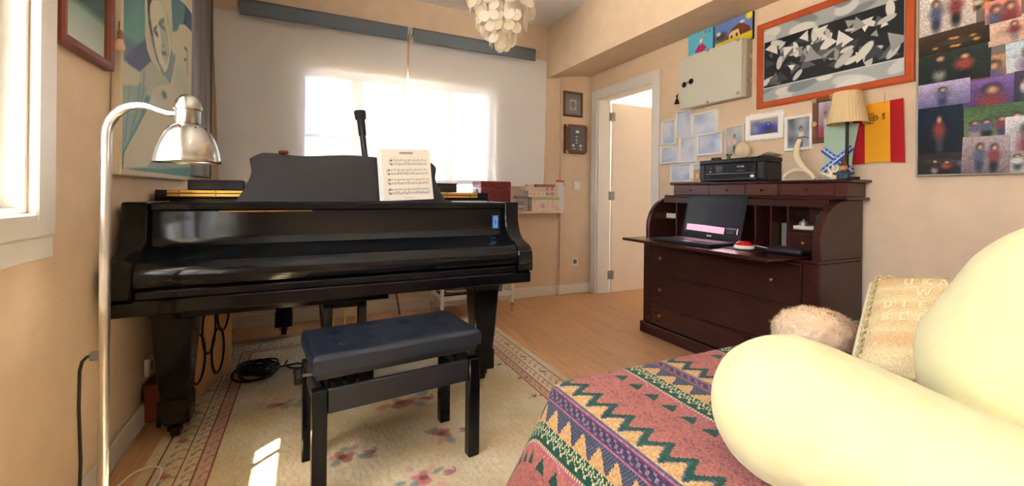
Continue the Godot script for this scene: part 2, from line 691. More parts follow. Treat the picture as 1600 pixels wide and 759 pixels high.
func room() -> void:
	# floor slab and its planks
	var g := Geo.new()
	g.box(Vector3(LW - 0.2, -0.2, BW - 0.2), Vector3(RW + 2.2, -0.012, 2.0), 0.0)
	var fl := struct("floor", g, M.card)
	var pw := 0.19
	var pm := []
	var lens := [1.25, 0.62, 0.4]
	for L in lens:
		var q := Geo.new()
		var hw := pw / 2 - 0.0006
		q.box(Vector3(-hw, -0.012, -L / 2 + 0.0006), Vector3(hw, 0, L / 2 - 0.0006), 0.0)
		q.v.clear(); q.n.clear(); q.uv.clear()
		var e := 0.0012
		q.quad(Vector3(-hw + e, 0, -L / 2 + e), Vector3(hw - e, 0, -L / 2 + e), Vector3(hw - e, 0, L / 2 - e), Vector3(-hw + e, 0, L / 2 - e), Vector3.UP, Vector2(0, 0), Vector2(1, L / 1.25))
		q.quad(Vector3(-hw + e, 0, -L / 2 + e), Vector3(-hw + e, 0, L / 2 - e), Vector3(-hw, -0.004, L / 2), Vector3(-hw, -0.004, -L / 2), Vector3(-1, 0.6, 0).normalized(), Vector2(0, 0), Vector2(0.02, 0.5))
		q.quad(Vector3(hw - e, 0, -L / 2 + e), Vector3(hw - e, 0, L / 2 - e), Vector3(hw, -0.004, L / 2), Vector3(hw, -0.004, -L / 2), Vector3(1, 0.6, 0).normalized(), Vector2(0, 0), Vector2(0.02, 0.5))
		q.quad(Vector3(-hw + e, 0, L / 2 - e), Vector3(hw - e, 0, L / 2 - e), Vector3(hw, -0.004, L / 2), Vector3(-hw, -0.004, L / 2), Vector3(0, 0.6, 1).normalized(), Vector2(0, 0), Vector2(0.5, 0.01))
		q.quad(Vector3(-hw + e, 0, -L / 2 + e), Vector3(hw - e, 0, -L / 2 + e), Vector3(hw, -0.004, -L / 2), Vector3(-hw, -0.004, -L / 2), Vector3(0, 0.6, -1).normalized(), Vector2(0, 0), Vector2(0.5, 0.01))
		pm.append(q.mesh())
	var x := LW + pw / 2
	var row := 0
	while x < RW + 1.6:
		var z := BW
		var off: int = row % 3
		var k := 0
		while z < 1.8:
			var li := 0
			if k == 0:
				li = off
			var L: float = lens[li]
			if z + L > 2.1:
				li = 2
				L = lens[2]
			if x < RW or z < -1.5:
				inst("plank", pm[li], M.oak[(row * 5 + k * 3 + row / 2) % 4], fl, Transform3D(Basis(), Vector3(x, 0, z + L / 2)))
			z += L
			k += 1
		x += pw
		row += 1
	# ceiling
	g = Geo.new()
	g.box(Vector3(LW - 0.2, CH, BW - 0.2), Vector3(RW + 0.15, CH + 0.2, 2.0), 0.0)
	struct("ceiling", g, M.ceiling)
	# left wall round the side window
	g = Geo.new()
	var wz0 := -1.553
	var wz1 := 0.95
	g.box(Vector3(LW - 0.2, -0.2, BW - 0.2), Vector3(LW, CH, wz0), 0.0)
	g.box(Vector3(LW - 0.2, -0.2, wz1), Vector3(LW, CH, 2.0), 0.0)
	g.box(Vector3(LW - 0.2, -0.2, wz0), Vector3(LW, 0.985, wz1), 0.0)
	g.box(Vector3(LW - 0.2, 2.12, wz0), Vector3(LW, CH, wz1), 0.0)
	struct("wall_left", g, M.wall)
	# back wall round the wide window
	g = Geo.new()
	g.box(Vector3(LW, -0.2, BW - 0.2), Vector3(-0.45, CH, BW), 0.0)
	g.box(Vector3(1.66, -0.2, BW - 0.2), Vector3(RW + 0.15, CH, BW), 0.0)
	g.box(Vector3(-0.45, -0.2, BW - 0.2), Vector3(1.66, 1.0, BW), 0.0)
	g.box(Vector3(-0.45, 2.06, BW - 0.2), Vector3(1.66, CH, BW), 0.0)
	struct("wall_back", g, M.wall)
	# right wall round the door
	g = Geo.new()
	g.box(Vector3(RW, -0.2, BW), Vector3(RW + 0.15, CH, -3.71), 0.0)
	g.box(Vector3(RW, -0.2, -2.9), Vector3(RW + 0.15, CH, 2.0), 0.0)
	g.box(Vector3(RW, 2.05, -3.71), Vector3(RW + 0.15, CH, -2.9), 0.0)
	struct("wall_right", g, M.wall)
	g = Geo.new()
	g.box(Vector3(LW, -0.2, 1.8), Vector3(RW, CH, 2.0), 0.0)
	struct("wall_front", g, M.wall)
	# boxed beam along the right wall and the shallow pillar under it
	g = Geo.new()
	g.prism(PackedVector2Array([Vector2(2.21, CH), Vector2(2.21, 2.23), Vector2(RW, 2.315), Vector2(RW, CH)]), BW, 1.8)
	var bm := struct("trim_1", g, M.wall)
	bm.set_meta("label", "peach boxed beam running along the right wall under the ceiling")
	g = Geo.new()
	g.box(Vector3(2.37, 0, BW), Vector3(RW, 2.3, BW + 0.035), 0.0)
	var pl := struct("trim_2", g, M.wall)
	pl.set_meta("label", "shallow peach wall pillar between the curtain and the door")
	# baseboards
	var bh := 0.098
	g = Geo.new()
	g.box(Vector3(LW, 0, BW), Vector3(LW + 0.015, bh, 1.8), 0.004)
	struct("baseboard_left", g, M.board)
	g = Geo.new()
	g.box(Vector3(LW + 0.015, 0, BW), Vector3(2.37, bh, BW + 0.015), 0.004)
	g.box(Vector3(2.355, 0, BW + 0.012), Vector3(RW, bh, BW + 0.05), 0.004)
	struct("baseboard_back", g, M.board)
	g = Geo.new()
	g.box(Vector3(RW - 0.015, 0, -2.81), Vector3(RW, bh, 1.8), 0.004)
	struct("baseboard_right", g, M.board)
	g = Geo.new()
	g.box(Vector3(LW, 0, 1.785), Vector3(RW, bh, 1.8), 0.004)
	struct("baseboard_front", g, M.board)
	# hall behind the door
	g = Geo.new()
	g.box(Vector3(RW + 0.15, -0.2, -4.35), Vector3(4.9, 2.6, -4.2), 0.0)
	g.box(Vector3(4.75, -0.2, -4.2), Vector3(4.9, 2.6, -1.6), 0.0)
	g.box(Vector3(RW + 0.15, -0.2, -1.75), Vector3(4.75, 2.6, -1.6), 0.0)
	g.box(Vector3(RW + 0.15, 2.5, -4.35), Vector3(4.9, 2.75, -1.6), 0.0)
	struct("wall_hall", g, M.white)
	var hl := thing("ceiling_lamp", "round white lamp lighting the hall behind the open door", "lamp", Vector3(3.7, 2.5, -3.96))
	g = Geo.new()
	g.lathe([Vector2(0, -0.07), Vector2(0.09, -0.06), Vector2(0.15, -0.03), Vector2(0.16, 0.0), Vector2(0, 0)], 24)
	var glow := mat(hexc(255, 244, 224), 0.5)
	glow.emission_enabled = true
	glow.emission = hexc(255, 238, 210)
	glow.emission_energy_multiplier = 1.2
	part("diffuser", g, glow, hl)
	var om := OmniLight3D.new()
	om.name = "hall_light"
	om.light_energy = 0.5
	om.light_color = Color(1.0, 0.96, 0.9)
	om.light_size = 0.15
	om.omni_range = 12.0
	om.omni_attenuation = 2.0
	om.shadow_enabled = true
	hl.add_child(om)
	om.position = Vector3(0, -0.2, 0)

func windows() -> void:
	# side window in the left wall, the near one
	var w := Node3D.new()
	w.name = "window_1"
	w.set_meta("kind", "structure")
	w.set_meta("label", "white side window at the left edge with casing and apron")
	add_child(w)
	var z0 := -1.553
	var z1 := 0.95
	var y0 := 0.985
	var y1 := 2.12
	var g := Geo.new()
	g.box(Vector3(LW, 0.92, z0 - 0.09), Vector3(LW + 0.022, y1 + 0.09, z0 - 0.002), 0.004)
	part("casing", g, M.white, w)
	g = Geo.new()
	g.box(Vector3(LW, 0.92, z1 + 0.002), Vector3(LW + 0.022, y1 + 0.09, z1 + 0.09), 0.004)
	part("casing", g, M.white, w)
	g = Geo.new()
	g.box(Vector3(LW, y1 + 0.002, z0 - 0.002), Vector3(LW + 0.022, y1 + 0.09, z1 + 0.002), 0.004)
	part("casing", g, M.white, w)
	g = Geo.new()
	g.box(Vector3(LW, 0.92, z0 - 0.002), Vector3(LW + 0.022, y0 - 0.002, z1 + 0.002), 0.004)
	part("casing", g, M.white, w)
	g = Geo.new()
	g.box(Vector3(LW, 0.857, z0 - 0.097), Vector3(LW + 0.014, 0.919, z1 + 0.097), 0.004)
	part("apron", g, M.white, w)
	# lining of the opening
	g = Geo.new()
	g.box(Vector3(LW - 0.2, y0, z0), Vector3(LW, y1, z0 + 0.012), 0.002)
	g.box(Vector3(LW - 0.2, y0, z1 - 0.012), Vector3(LW, y1, z1), 0.002)
	g.box(Vector3(LW - 0.2, y0, z0 + 0.012), Vector3(LW, y0 + 0.012, z1 - 0.012), 0.002)
	g.box(Vector3(LW - 0.2, y1 - 0.012, z0 + 0.012), Vector3(LW, y1, z1 - 0.012), 0.002)
	part("lining", g, M.white_gloss, w)
	# four sashes
	var zs := (z1 - z0 - 0.028) / 4.0
	for k in 4:
		var s := [z0 + 0.014 + zs * k + 0.001, z0 + 0.014 + zs * (k + 1) - 0.001]
		g = Geo.new()
		var xa := LW - 0.1
		var xb := LW - 0.045
		var f := 0.062
		g.box(Vector3(xa, y0 + 0.014, s[0]), Vector3(xb, y1 - 0.014, s[0] + f), 0.006)
		g.box(Vector3(xa, y0 + 0.014, s[1] - f), Vector3(xb, y1 - 0.014, s[1]), 0.006)
		g.box(Vector3(xa, y0 + 0.014, s[0] + f), Vector3(xb, y0 + 0.014 + f, s[1] - f), 0.006)
		g.box(Vector3(xa, y1 - 0.014 - f, s[0] + f), Vector3(xb, y1 - 0.014, s[1] - f), 0.006)
		var sash := part("sash", g, M.white_gloss, w)
		for yy in [1.37, 1.74]:
			g = Geo.new()
			g.box(Vector3(xa + 0.012, yy - 0.012, s[0] + f), Vector3(xb - 0.012, yy + 0.012, s[1] - f), 0.004)
			part("glazing_bar", g, M.white_gloss, sash)
		g = Geo.new()
		g.box(Vector3(xa + 0.026, y0 + 0.06, s[0] + f - 0.01), Vector3(xa + 0.03, y1 - 0.06, s[1] - f + 0.01), 0.0)
		part("pane", g, M.glass, sash)
	# eave over that window
	g = Geo.new()
	g.box(Vector3(-1.3, 2.55, BW - 0.2), Vector3(LW - 0.2, 2.7, 2.0), 0.0)
	var ev := struct("trim_3", g, M.outside)
	ev.set_meta("label", "roof eave outside the side window")
	# wide window in the back wall
	w = Node3D.new()
	w.name = "window_2"
	w.set_meta("kind", "structure")
	w.set_meta("label", "wide white window glowing behind the sheer curtains")
	add_child(w)
	var X0 := -0.45
	var X1 := 1.66
	y0 = 1.0
	y1 = 2.06
	var za := BW - 0.13
	var zb := BW - 0.07
	g = Geo.new()
	g.box(Vector3(X0, y0, za), Vector3(X1, y0 + 0.06, zb), 0.004)
	g.box(Vector3(X0, y1 - 0.06, za), Vector3(X1, y1, zb), 0.004)
	g.box(Vector3(X0, y0 + 0.06, za), Vector3(X0 + 0.06, y1 - 0.06, zb), 0.004)
	g.box(Vector3(X1 - 0.06, y0 + 0.06, za), Vector3(X1, y1 - 0.06, zb), 0.004)
	part("window_frame", g, M.white, w)
	var mull := [[-0.05, 0.05], [0.375, 0.09], [0.787, 0.05], [1.197, 0.075]]
	for m in mull:
		g = Geo.new()
		g.box(Vector3(m[0] - m[1] / 2, y0 + 0.06, za), Vector3(m[0] + m[1] / 2, y1 - 0.06, zb), 0.004)
		part("mullion", g, M.white, w)
	var ed := [X0 + 0.06]
	for m in mull:
		ed.append(m[0] - m[1] / 2)
		ed.append(m[0] + m[1] / 2)
	ed.append(X1 - 0.06)
	for k in 5:
		g = Geo.new()
		g.box(Vector3(ed[2 * k], y0 + 0.055, BW - 0.102), Vector3(ed[2 * k + 1], y1 - 0.055, BW - 0.098), 0.0)
		part("pane", g, M.glass, w)
		g = Geo.new()
		g.box(Vector3(ed[2 * k], 1.5, BW - 0.115), Vector3(ed[2 * k + 1], 1.52, BW - 0.085), 0.003)
		part("glazing_bar", g, M.white, w)
	g = Geo.new()
	g.box(Vector3(X0, y0, BW - 0.2), Vector3(X1, y0 + 0.012, BW), 0.0)
	g.box(Vector3(X0, y1 - 0.012, BW - 0.2), Vector3(X1, y1, BW), 0.0)
	g.box(Vector3(X0, y0 + 0.012, BW - 0.2), Vector3(X0 + 0.012, y1 - 0.012, BW), 0.0)
	g.box(Vector3(X1 - 0.012, y0 + 0.012, BW - 0.2), Vector3(X1, y1 - 0.012, BW), 0.0)
	part("lining", g, M.white, w)
	# rolled-down beige shutter outside the left pane
	for k in 22:
		g = Geo.new()
		g.box(Vector3(X0 + 0.012, y0 + 0.02 + 0.047 * k, BW - 0.165), Vector3(-0.03, y0 + 0.0665 + 0.047 * k, BW - 0.152), 0.004)
		part("shutter_slat", g, M.shutter, w)
	# ground outside
	g = Geo.new()
	g.box(Vector3(-14, -0.6, -16), Vector3(14, -0.35, 12), 0.0)
	var gr := struct("floor_outside", g, mat(hexc(226, 221, 212), 0.95))
	gr.set_meta("label", "pale paving outside the windows")

func door() -> void:
	var d := Node3D.new()
	d.name = "door_1"
	d.set_meta("kind", "structure")
	d.set_meta("label", "cream door standing open into the hall in a white frame")
	add_child(d)
	var z0 := -3.71
	var z1 := -2.9
	var t := 2.05
	for side in [-0.02, 0.15]:
		for e in [[z0 - 0.085, z0 + 0.006, 0.0, t + 0.085], [z1 - 0.006, z1 + 0.085, 0.0, t + 0.085], [z0 + 0.006, z1 - 0.006, t - 0.006, t + 0.085]]:
			var g := Geo.new()
			g.box(Vector3(RW + side, e[2], e[0]), Vector3(RW + side + 0.02, e[3], e[1]), 0.004)
			part("architrave", g, M.white, d)
	var g2 := Geo.new()
	g2.box(Vector3(RW, 0, z0), Vector3(RW + 0.15, t, z0 + 0.02), 0.002)
	g2.box(Vector3(RW, 0, z1 - 0.02), Vector3(RW + 0.15, t, z1), 0.002)
	g2.box(Vector3(RW, t - 0.02, z0 + 0.02), Vector3(RW + 0.15, t, z1 - 0.02), 0.002)
	part("jamb", g2, M.white, d)
	g2 = Geo.new()
	g2.box(Vector3(RW + 0.18, 0.008, z0 - 0.005), Vector3(RW + 0.95, 2.02, z0 + 0.033), 0.002)
	var leaf := part("door_leaf", g2, M.doorleaf, d)
	for y in [0.19, 1.03, 1.87]:
		g2 = Geo.new()
		g2.cyl(Vector3(RW + 0.172, y - 0.05, z0 + 0.034), 0.007, 0.1, 10)
		g2.box(Vector3(RW + 0.176, y - 0.045, z0 + 0.0325), Vector3(RW + 0.205, y + 0.045, z0 + 0.036), 0.0)
		g2.box(Vector3(RW + 0.135, y - 0.045, z0 + 0.019), Vector3(RW + 0.168, y + 0.045, z0 + 0.0225), 0.0)
		part("hinge", g2, M.brass if y < 0.0 else M.steel, leaf)
	g2 = Geo.new()
	g2.xf = Transform3D(Basis(Vector3.RIGHT, PI / 2), Vector3(RW + 0.9, 1.03, z0 + 0.033))
	g2.cyl(Vector3.ZERO, 0.025, 0.008, 16)
	g2.cyl(Vector3.ZERO, 0.009, 0.05, 10)
	g2.xf = Transform3D()
	g2.box(Vector3(RW + 0.79, 1.02, z0 + 0.075), Vector3(RW + 0.91, 1.04, z0 + 0.092), 0.004)
	part("handle", g2, M.steel, leaf)

func piano() -> void:
	var p := Vector3(0.2, 0, -2.6)
	var t := thing("grand_piano", "glossy black grand piano with closed keyboard cover and music desk", "piano", p)
	var L := -0.632
	var R := 1.03
	# case
	var out := [Vector2(L, -2.12), Vector2(R - 0.01, -2.12), Vector2(R - 0.01, -2.7)]
	var c3 := Curve2D.new()
	c3.add_point(Vector2(R - 0.01, -2.7), Vector2.ZERO, Vector2(0, -0.35))
	c3.add_point(Vector2(0.42, -3.22), Vector2(0.28, 0.08), Vector2(-0.25, -0.08))
	c3.add_point(Vector2(-0.05, -3.68), Vector2(0.12, 0.1), Vector2(-0.1, -0.07))
	c3.add_point(Vector2(-0.4, -3.73), Vector2(0.12, 0), Vector2(-0.14, 0))
	c3.add_point(Vector2(L, -3.6), Vector2(0, -0.1), Vector2.ZERO)
	for q in c3.tessellate_even_length(5, 0.07):
		out.append(q)
	var poly := PackedVector2Array()
	for q in out:
		if poly.size() == 0 or poly[poly.size() - 1].distance_to(Vector2(q.x, -q.y)) > 0.004:
			poly.append(Vector2(q.x, -q.y))
	var turn := Basis(Vector3(1, 0, 0), Vector3(0, 0, -1), Vector3(0, 1, 0))
	var g := Geo.new()
	g.xf = Transform3D(turn, -p)
	g.prism(poly, 0.62, 0.985, 0.006)
	part("case", g, M.black_gloss, t)
	# main lid
	var lp := PackedVector2Array()
	for q in poly:
		lp.append(Vector2(q.x, maxf(q.y, 2.47)))
	var lp2 := PackedVector2Array()
	for q in lp:
		if lp2.size() == 0 or lp2[lp2.size() - 1].distance_to(q) > 0.004:
			lp2.append(q)
	g = Geo.new()
	g.xf = Transform3D(turn, -p)
	g.prism(lp2, 0.988, 1.008, 0.004)
	part("lid", g, M.black_gloss, t)
	g = G(p)
	g.box(Vector3(L, 1.0085, -2.74), Vector3(R - 0.015, 1.048, -2.475), 0.004)
	var flap := part("lid_flap", g, M.black_gloss, t)
	for yy in [1.018, 1.0345]:
		g = G(p)
		g.box(Vector3(-0.586, yy, -2.475), Vector3(0.94, yy + 0.0125, -2.4715), 0.001)
		part("brass_hinge", g, M.brass, flap)
	for k in 11:
		for yy in [1.0243, 1.0408]:
			g = Geo.new()
			g.xf = Transform3D(Basis(Vector3.RIGHT, PI / 2), Vector3(-0.54 + 0.143 * k, yy, -2.4716) - p)
			g.cyl(Vector3.ZERO, 0.0032, 0.0012, 8)
			part("screw", g, M.rubber, flap)
	# music shelf
	g = G(p)
	g.box(Vector3(L + 0.085, 0.965, -2.465), Vector3(R - 0.085, 0.998, -2.085), 0.006)
	part("music_shelf", g, M.black_gloss, t)
	g = G(p)
	g.box(Vector3(L + 0.05, 0.9, -2.47), Vector3(R - 0.05, 0.987, -2.13), 0.004)
	part("pin_block_cover", g, M.black_gloss, t)
	# cheeks with the swept S profile
	var arm := [Vector2(2.47, 1.0), Vector2(2.09, 1.0), Vector2(2.083, 0.993), Vector2(2.082, 0.94), Vector2(2.078, 0.9), Vector2(2.068, 0.862), Vector2(2.05, 0.833), Vector2(2.02, 0.81), Vector2(1.985, 0.797), Vector2(1.955, 0.789), Vector2(1.932, 0.777), Vector2(1.918, 0.758), Vector2(1.912, 0.735), Vector2(1.911, 0.665), Vector2(1.93, 0.655), Vector2(2.2, 0.655), Vector2(2.47, 0.655)]
	var side_turn := Basis(Vector3(0, 0, -1), Vector3(0, 1, 0), Vector3(1, 0, 0))
	for xx in [[L, L + 0.08], [R - 0.08, R]]:
		g = Geo.new()
		g.xf = Transform3D(side_turn, -p)
		g.prism(PackedVector2Array(arm), xx[0], xx[1], 0.005)
		part("cheek", g, M.black_gloss, t)
	# closed keyboard cover: rear board, hollow, rounded front lip
	var fb := [Vector2(2.14, 0.962), Vector2(2.118, 0.962), Vector2(2.116, 0.93), Vector2(2.11, 0.86), Vector2(2.1, 0.835), Vector2(2.08, 0.818), Vector2(2.05, 0.808), Vector2(2.0, 0.797), Vector2(1.962, 0.787), Vector2(1.94, 0.775), Vector2(1.926, 0.757), Vector2(1.921, 0.735), Vector2(1.922, 0.708), Vector2(1.93, 0.698), Vector2(2.14, 0.698)]
	g = Geo.new()
	g.xf = Transform3D(side_turn, -p)
	g.prism(PackedVector2Array(fb), L + 0.083, R - 0.083, 0.001)
	var cover := part("keyboard_cover", g, M.black_gloss, t)
	g = G(p)
	g.box(Vector3(-0.33, 0.959, -2.1185), Vector3(0.02, 0.964, -2.1145), 0.001)
	part("cover_hinge", g, M.brass, cover)
	g = G(p)
	g.box(Vector3(L + 0.085, 0.655, -2.1), Vector3(R - 0.085, 0.688, -1.924), 0.006)
	part("key_slip", g, M.black_gloss, t)
	g = G(p)
	g.box(Vector3(L + 0.012, 0.602, -2.5), Vector3(R - 0.008, 0.655, -1.918), 0.005)
	part("keybed", g, M.black_gloss, t)
	g = G(p)
	g.box(Vector3(L + 0.2, 0.56, -2.45), Vector3(0.34, 0.603, -2.02), 0.004)
	part("under_brace", g, M.black_gloss, t)
	# blue sticker
	var st := Pic.new(48, 80, hexc(64, 132, 196))
	st.line([Vector2(14, 12), Vector2(34, 12), Vector2(34, 68), Vector2(14, 68), Vector2(14, 12)], 3.0, hexc(190, 214, 236))
	st.ell(24, 40, 5, 14, hexc(28, 70, 130), 0.2)
	g = Geo.new()
	g.xf = Transform3D(Basis(), Vector3(0.905, 0.895, -2.1095) - p)
	var sp := PackedVector2Array()
	for k in 16:
		var a := TAU * k / 16.0
		sp.append(Vector2(clampf(cos(a) * 0.04, -0.0165, 0.0165), clampf(sin(a) * 0.06, -0.034, 0.034)))
	g.box(Vector3(-0.0165, -0.034, 0), Vector3(0.0165, 0.034, 0.0012), 0.0006)
	g.quad(Vector3(-0.0155, 0.033, 0.0014), Vector3(0.0155, 0.033, 0.0014), Vector3(0.0155, -0.033, 0.0014), Vector3(-0.0155, -0.033, 0.0014), Vector3(0, 0, 1))
	part("sticker", g, print_mat(st.tex(), 0.4), t, "small blue sticker with a white outline")
	# music desk, leaning back
	var md := PackedVector2Array()
	var mc := Curve2D.new()
	mc.add_point(Vector2(-0.485, 0.0), Vector2.ZERO, Vector2(0.03, 0.04))
	mc.add_point(Vector2(-0.425, 0.125), Vector2(-0.01, -0.04), Vector2(0.005, 0.02))
	mc.add_point(Vector2(-0.433, 0.2), Vector2(0.004, -0.02), Vector2(0.03, 0.025))
	mc.add_point(Vector2(-0.36, 0.232), Vector2(-0.03, 0.0), Vector2(0.05, -0.0))
	mc.add_point(Vector2(-0.24, 0.224), Vector2(-0.05, 0.002), Vector2(0.09, -0.002))
	mc.add_point(Vector2(0.0, 0.238), Vector2(-0.09, 0), Vector2(0.09, 0))
	mc.add_point(Vector2(0.24, 0.226), Vector2(-0.09, 0.004), Vector2(0.05, -0.003))
	mc.add_point(Vector2(0.36, 0.226), Vector2(-0.05, 0), Vector2(0.03, 0))
	mc.add_point(Vector2(0.433, 0.19), Vector2(-0.02, 0.03), Vector2(0.002, -0.02))
	mc.add_point(Vector2(0.425, 0.125), Vector2(0.0, 0.02), Vector2(0.01, -0.04))
	mc.add_point(Vector2(0.485, 0.0), Vector2(-0.03, 0.04), Vector2.ZERO)
	for q in mc.tessellate_even_length(5, 0.02):
		md.append(q)
	g = Geo.new()
	var lean := Basis(Vector3.RIGHT, deg_to_rad(-13.0))
	g.xf = Transform3D(lean, Vector3(0.193, 0.9985, -2.235) - p)
	g.prism(md, -0.018, 0.0, 0.003)
	part("music_desk", g, mat(hexc(23, 25, 29), 0.5), t)
	g = G(p)
	g.box(Vector3(-0.3, 0.9985, -2.21), Vector3(0.69, 1.004, -2.19), 0.002)
	part("desk_ledge", g, M.black_satin, t)
	# legs
	for q in [Vector3(-0.49, 0, -2.24), Vector3(0.885, 0, -2.24), Vector3(-0.145, 0, -3.5)]:
		g = Geo.new()
		var prof := [[0.605, 0.082], [0.55, 0.08], [0.52, 0.072], [0.3, 0.058], [0.2, 0.05], [0.19, 0.05], [0.185, 0.056], [0.085, 0.056], [0.08, 0.05]]
		g.xf = Transform3D(Basis(), q - p)
		for k in prof.size() - 1:
			var ha: float = prof[k][1]
			var hb: float = prof[k + 1][1]
			var ya: float = prof[k][0]
			var yb: float = prof[k + 1][0]
			for f in 4:
				var bs := Basis(Vector3.UP, PI / 2 * f)
				var ch := 0.006
				var N := (bs * Vector3(0, (hb - ha) , 0) * 0.0 + bs * Vector3(ya - yb, hb - ha, 0)).normalized()
				g.quad(bs * Vector3(ha, ya, ha - ch), bs * Vector3(ha, ya, -ha + ch), bs * Vector3(hb, yb, -hb + ch), bs * Vector3(hb, yb, hb - ch), N)
				var N2 := (bs * Vector3(1, 0, 1)).normalized()
				g.quad(bs * Vector3(ha, ya, ha - ch), bs * Vector3(ha - ch, ya, ha), bs * Vector3(hb - ch, yb, hb), bs * Vector3(hb, yb, hb - ch), N2)
		g.quad(Vector3(-0.05, 0.08, -0.05), Vector3(0.05, 0.08, -0.05), Vector3(0.05, 0.08, 0.05), Vector3(-0.05, 0.08, 0.05), Vector3.DOWN)
		var leg := part("leg", g, M.black_gloss, t)
		g = Geo.new()
		g.xf = Transform3D(Basis(), q - p)
		g.box(Vector3(-0.026, 0.045, -0.022), Vector3(-0.02, 0.08, 0.022), 0.002)
		g.box(Vector3(0.02, 0.045, -0.022), Vector3(0.026, 0.08, 0.022), 0.002)
		g.xf = Transform3D(Basis(Vector3(0, 0, 1), PI / 2), q - p + Vector3(0.017, 0.0405, 0))
		g.cyl(Vector3.ZERO, 0.0265, 0.034, 18, 0.004)
		part("caster", g, mat(hexc(78, 62, 40), 0.35, 0.8), leg)
	# pedal lyre
	g = G(p)
	g.box(Vector3(0.075, 0.115, -2.44), Vector3(0.12, 0.565, -2.4), 0.004)
	part("lyre_post", g, M.black_gloss, t)
	g = G(p)
	g.box(Vector3(0.245, 0.115, -2.44), Vector3(0.29, 0.565, -2.4), 0.004)
	part("lyre_post", g, M.black_gloss, t)
	g = G(p)
	g.box(Vector3(0.04, 0.05, -2.47), Vector3(0.325, 0.118, -2.36), 0.006)
	part("pedal_box", g, M.black_gloss, t)
	g = G(p)
	g.box(Vector3(0.12, 0.44, -2.43), Vector3(0.245, 0.475, -2.41), 0.004)
	part("lyre_rail", g, M.black_gloss, t)
	for k in 3:
		var xk := 0.125 + 0.058 * k
		g = G(p)
		g.tube([Vector3(xk, 0.115, -2.425), Vector3(xk, 0.56, -2.425)], 0.004, 8)
		part("pedal_rod", g, M.brass, t)
		g = G(p)
		g.tube([Vector3(xk, 0.075, -2.37), Vector3(xk, 0.072, -2.31), Vector3(xk, 0.062, -2.26), Vector3(xk, 0.056, -2.235)], [0.009, 0.01, 0.017, 0.014], 12)
		part("pedal", g, M.brass, t)
	g = G(p)
	g.tube([Vector3(0.1, 0.12, -2.45), Vector3(0.05, 0.6, -2.95)], 0.008, 8)
	part("lyre_brace", g, M.steel, t)

	# things on the piano
	var pg := Pic.new(360, 480, hexc(232, 224, 206))
	pg.rect(130, 26, 232, 36, hexc(90, 84, 74))
	pg.rect(136, 42, 226, 45, hexc(120, 112, 100))
	pg.rect(60, 78, 110, 81, hexc(150, 142, 128))
	var rr := RandomNumberGenerator.new()
	rr.seed = 3
	for s in 4:
		var left: int = 34 if s > 0 else 56
		for half in 2:
			var y := 96 + s * 92 + half * 36
			for l in 5:
				pg.rect(left, y + l * 4, 332, y + l * 4 + 1, hexc(120, 112, 100))
			var xn := left + 26
			pg.ell(left + 10, y + 8, 5, 10, hexc(60, 56, 50), 0.3)
			while xn < 326:
				var yn := y + rr.randi_range(0, 16)
				pg.ell(xn, yn, 3.2, 2.4, hexc(50, 46, 42), 0.3)
				pg.rect(xn + 2, yn - 12, xn + 3, yn, hexc(70, 66, 60))
				if half == 1:
					pg.rect(xn + 2, yn - 12, xn + 12, yn - 10, hexc(60, 56, 50))
				xn += rr.randi_range(8, 22) if half == 1 else rr.randi_range(18, 40)
		for bx in 5:
			pg.rect(left + (332 - left) * bx / 4, 96 + s * 92, left + (332 - left) * bx / 4 + 1, 96 + s * 92 + 52, hexc(90, 84, 74))
		pg.rect(left - 4, 96 + s * 92, left - 2, 96 + s * 92 + 52, hexc(40, 38, 34))
	pg.rect(140, 458, 220, 460, hexc(140, 132, 118))
	var sb := thing("sheet_music", "cream sheet music booklet leaning on the piano's music desk", "sheet music", Vector3(0.468, 1.0045, -2.2))
	var sl := Basis(Vector3.RIGHT, deg_to_rad(-13.0)) * Basis(Vector3(0, 0, 1), deg_to_rad(2.5))
	g = Geo.new()
	g.xf = Transform3D(sl, Vector3(-0.004, 0.004, -0.006))
	g.box(Vector3(-0.14, 0, -0.004), Vector3(0.11, 0.272, -0.001), 0.001)
	part("back_cover", g, M.paper, sb)
	g = Geo.new()
	g.xf = Transform3D(sl, Vector3(0.0, 0.004, -0.003))
	g.box(Vector3(-0.122, 0, -0.0035), Vector3(0.127, 0.268, 0.0), 0.001)
	part("pages", g, M.paper, sb)
	g = sheet(0.247, 0.266, 0.0006, Vector2(0, 0), Vector2(1, 1), Vector2(0.0025, 0.134))
	var o := part("printed_page", g, print_mat(pg.tex(), 0.8), sb)
	o.transform = Transform3D(sl, Vector3(0.0, 0.004, -0.003))
	# rose on the music desk
	var ro := thing("rose_ornament", "tiny dark red rose clipped on top of the music desk", "ornament", Vector3(-0.105, 1.209, -2.295))
	g = Geo.new()
	g.tube([Vector3(0, -0.004, 0), Vector3(0.001, 0.012, 0)], 0.004, 6)
	part("stem", g, mat(hexc(70, 20, 16), 0.6), ro)
	for k in 7:
		g = Geo.new()
		var a := TAU * k / 5.0
		var rad := 0.012 if k < 5 else 0.003
		g.xf = Transform3D(Basis(Vector3.UP, a) * Basis(Vector3(0, 0, 1), 0.5), Vector3(cos(a) * rad, 0.02, -sin(a) * rad))
		g.ball(Vector3.ZERO, Vector3(0.011, 0.009, 0.013), 8, 6)
		part("petal", g, mat(hexc(126, 18, 22), 0.5), ro)
	# telescopic pole behind the desk
	var po := thing("telescopic_pole", "black telescopic pole with wide cap rising behind the music desk", "pole", Vector3(0.305, 1.0085, -2.43))
	var top := Vector3(-0.055, 0.475, -0.02)
	g = Geo.new()
	g.tube([Vector3(0, 0.004, 0), top * 0.8], 0.0155, 14)
	g.tube([Vector3(0, 0, 0), top * 0.06], 0.02, 14)
	part("shaft", g, M.black_satin, po)
	g = Geo.new()
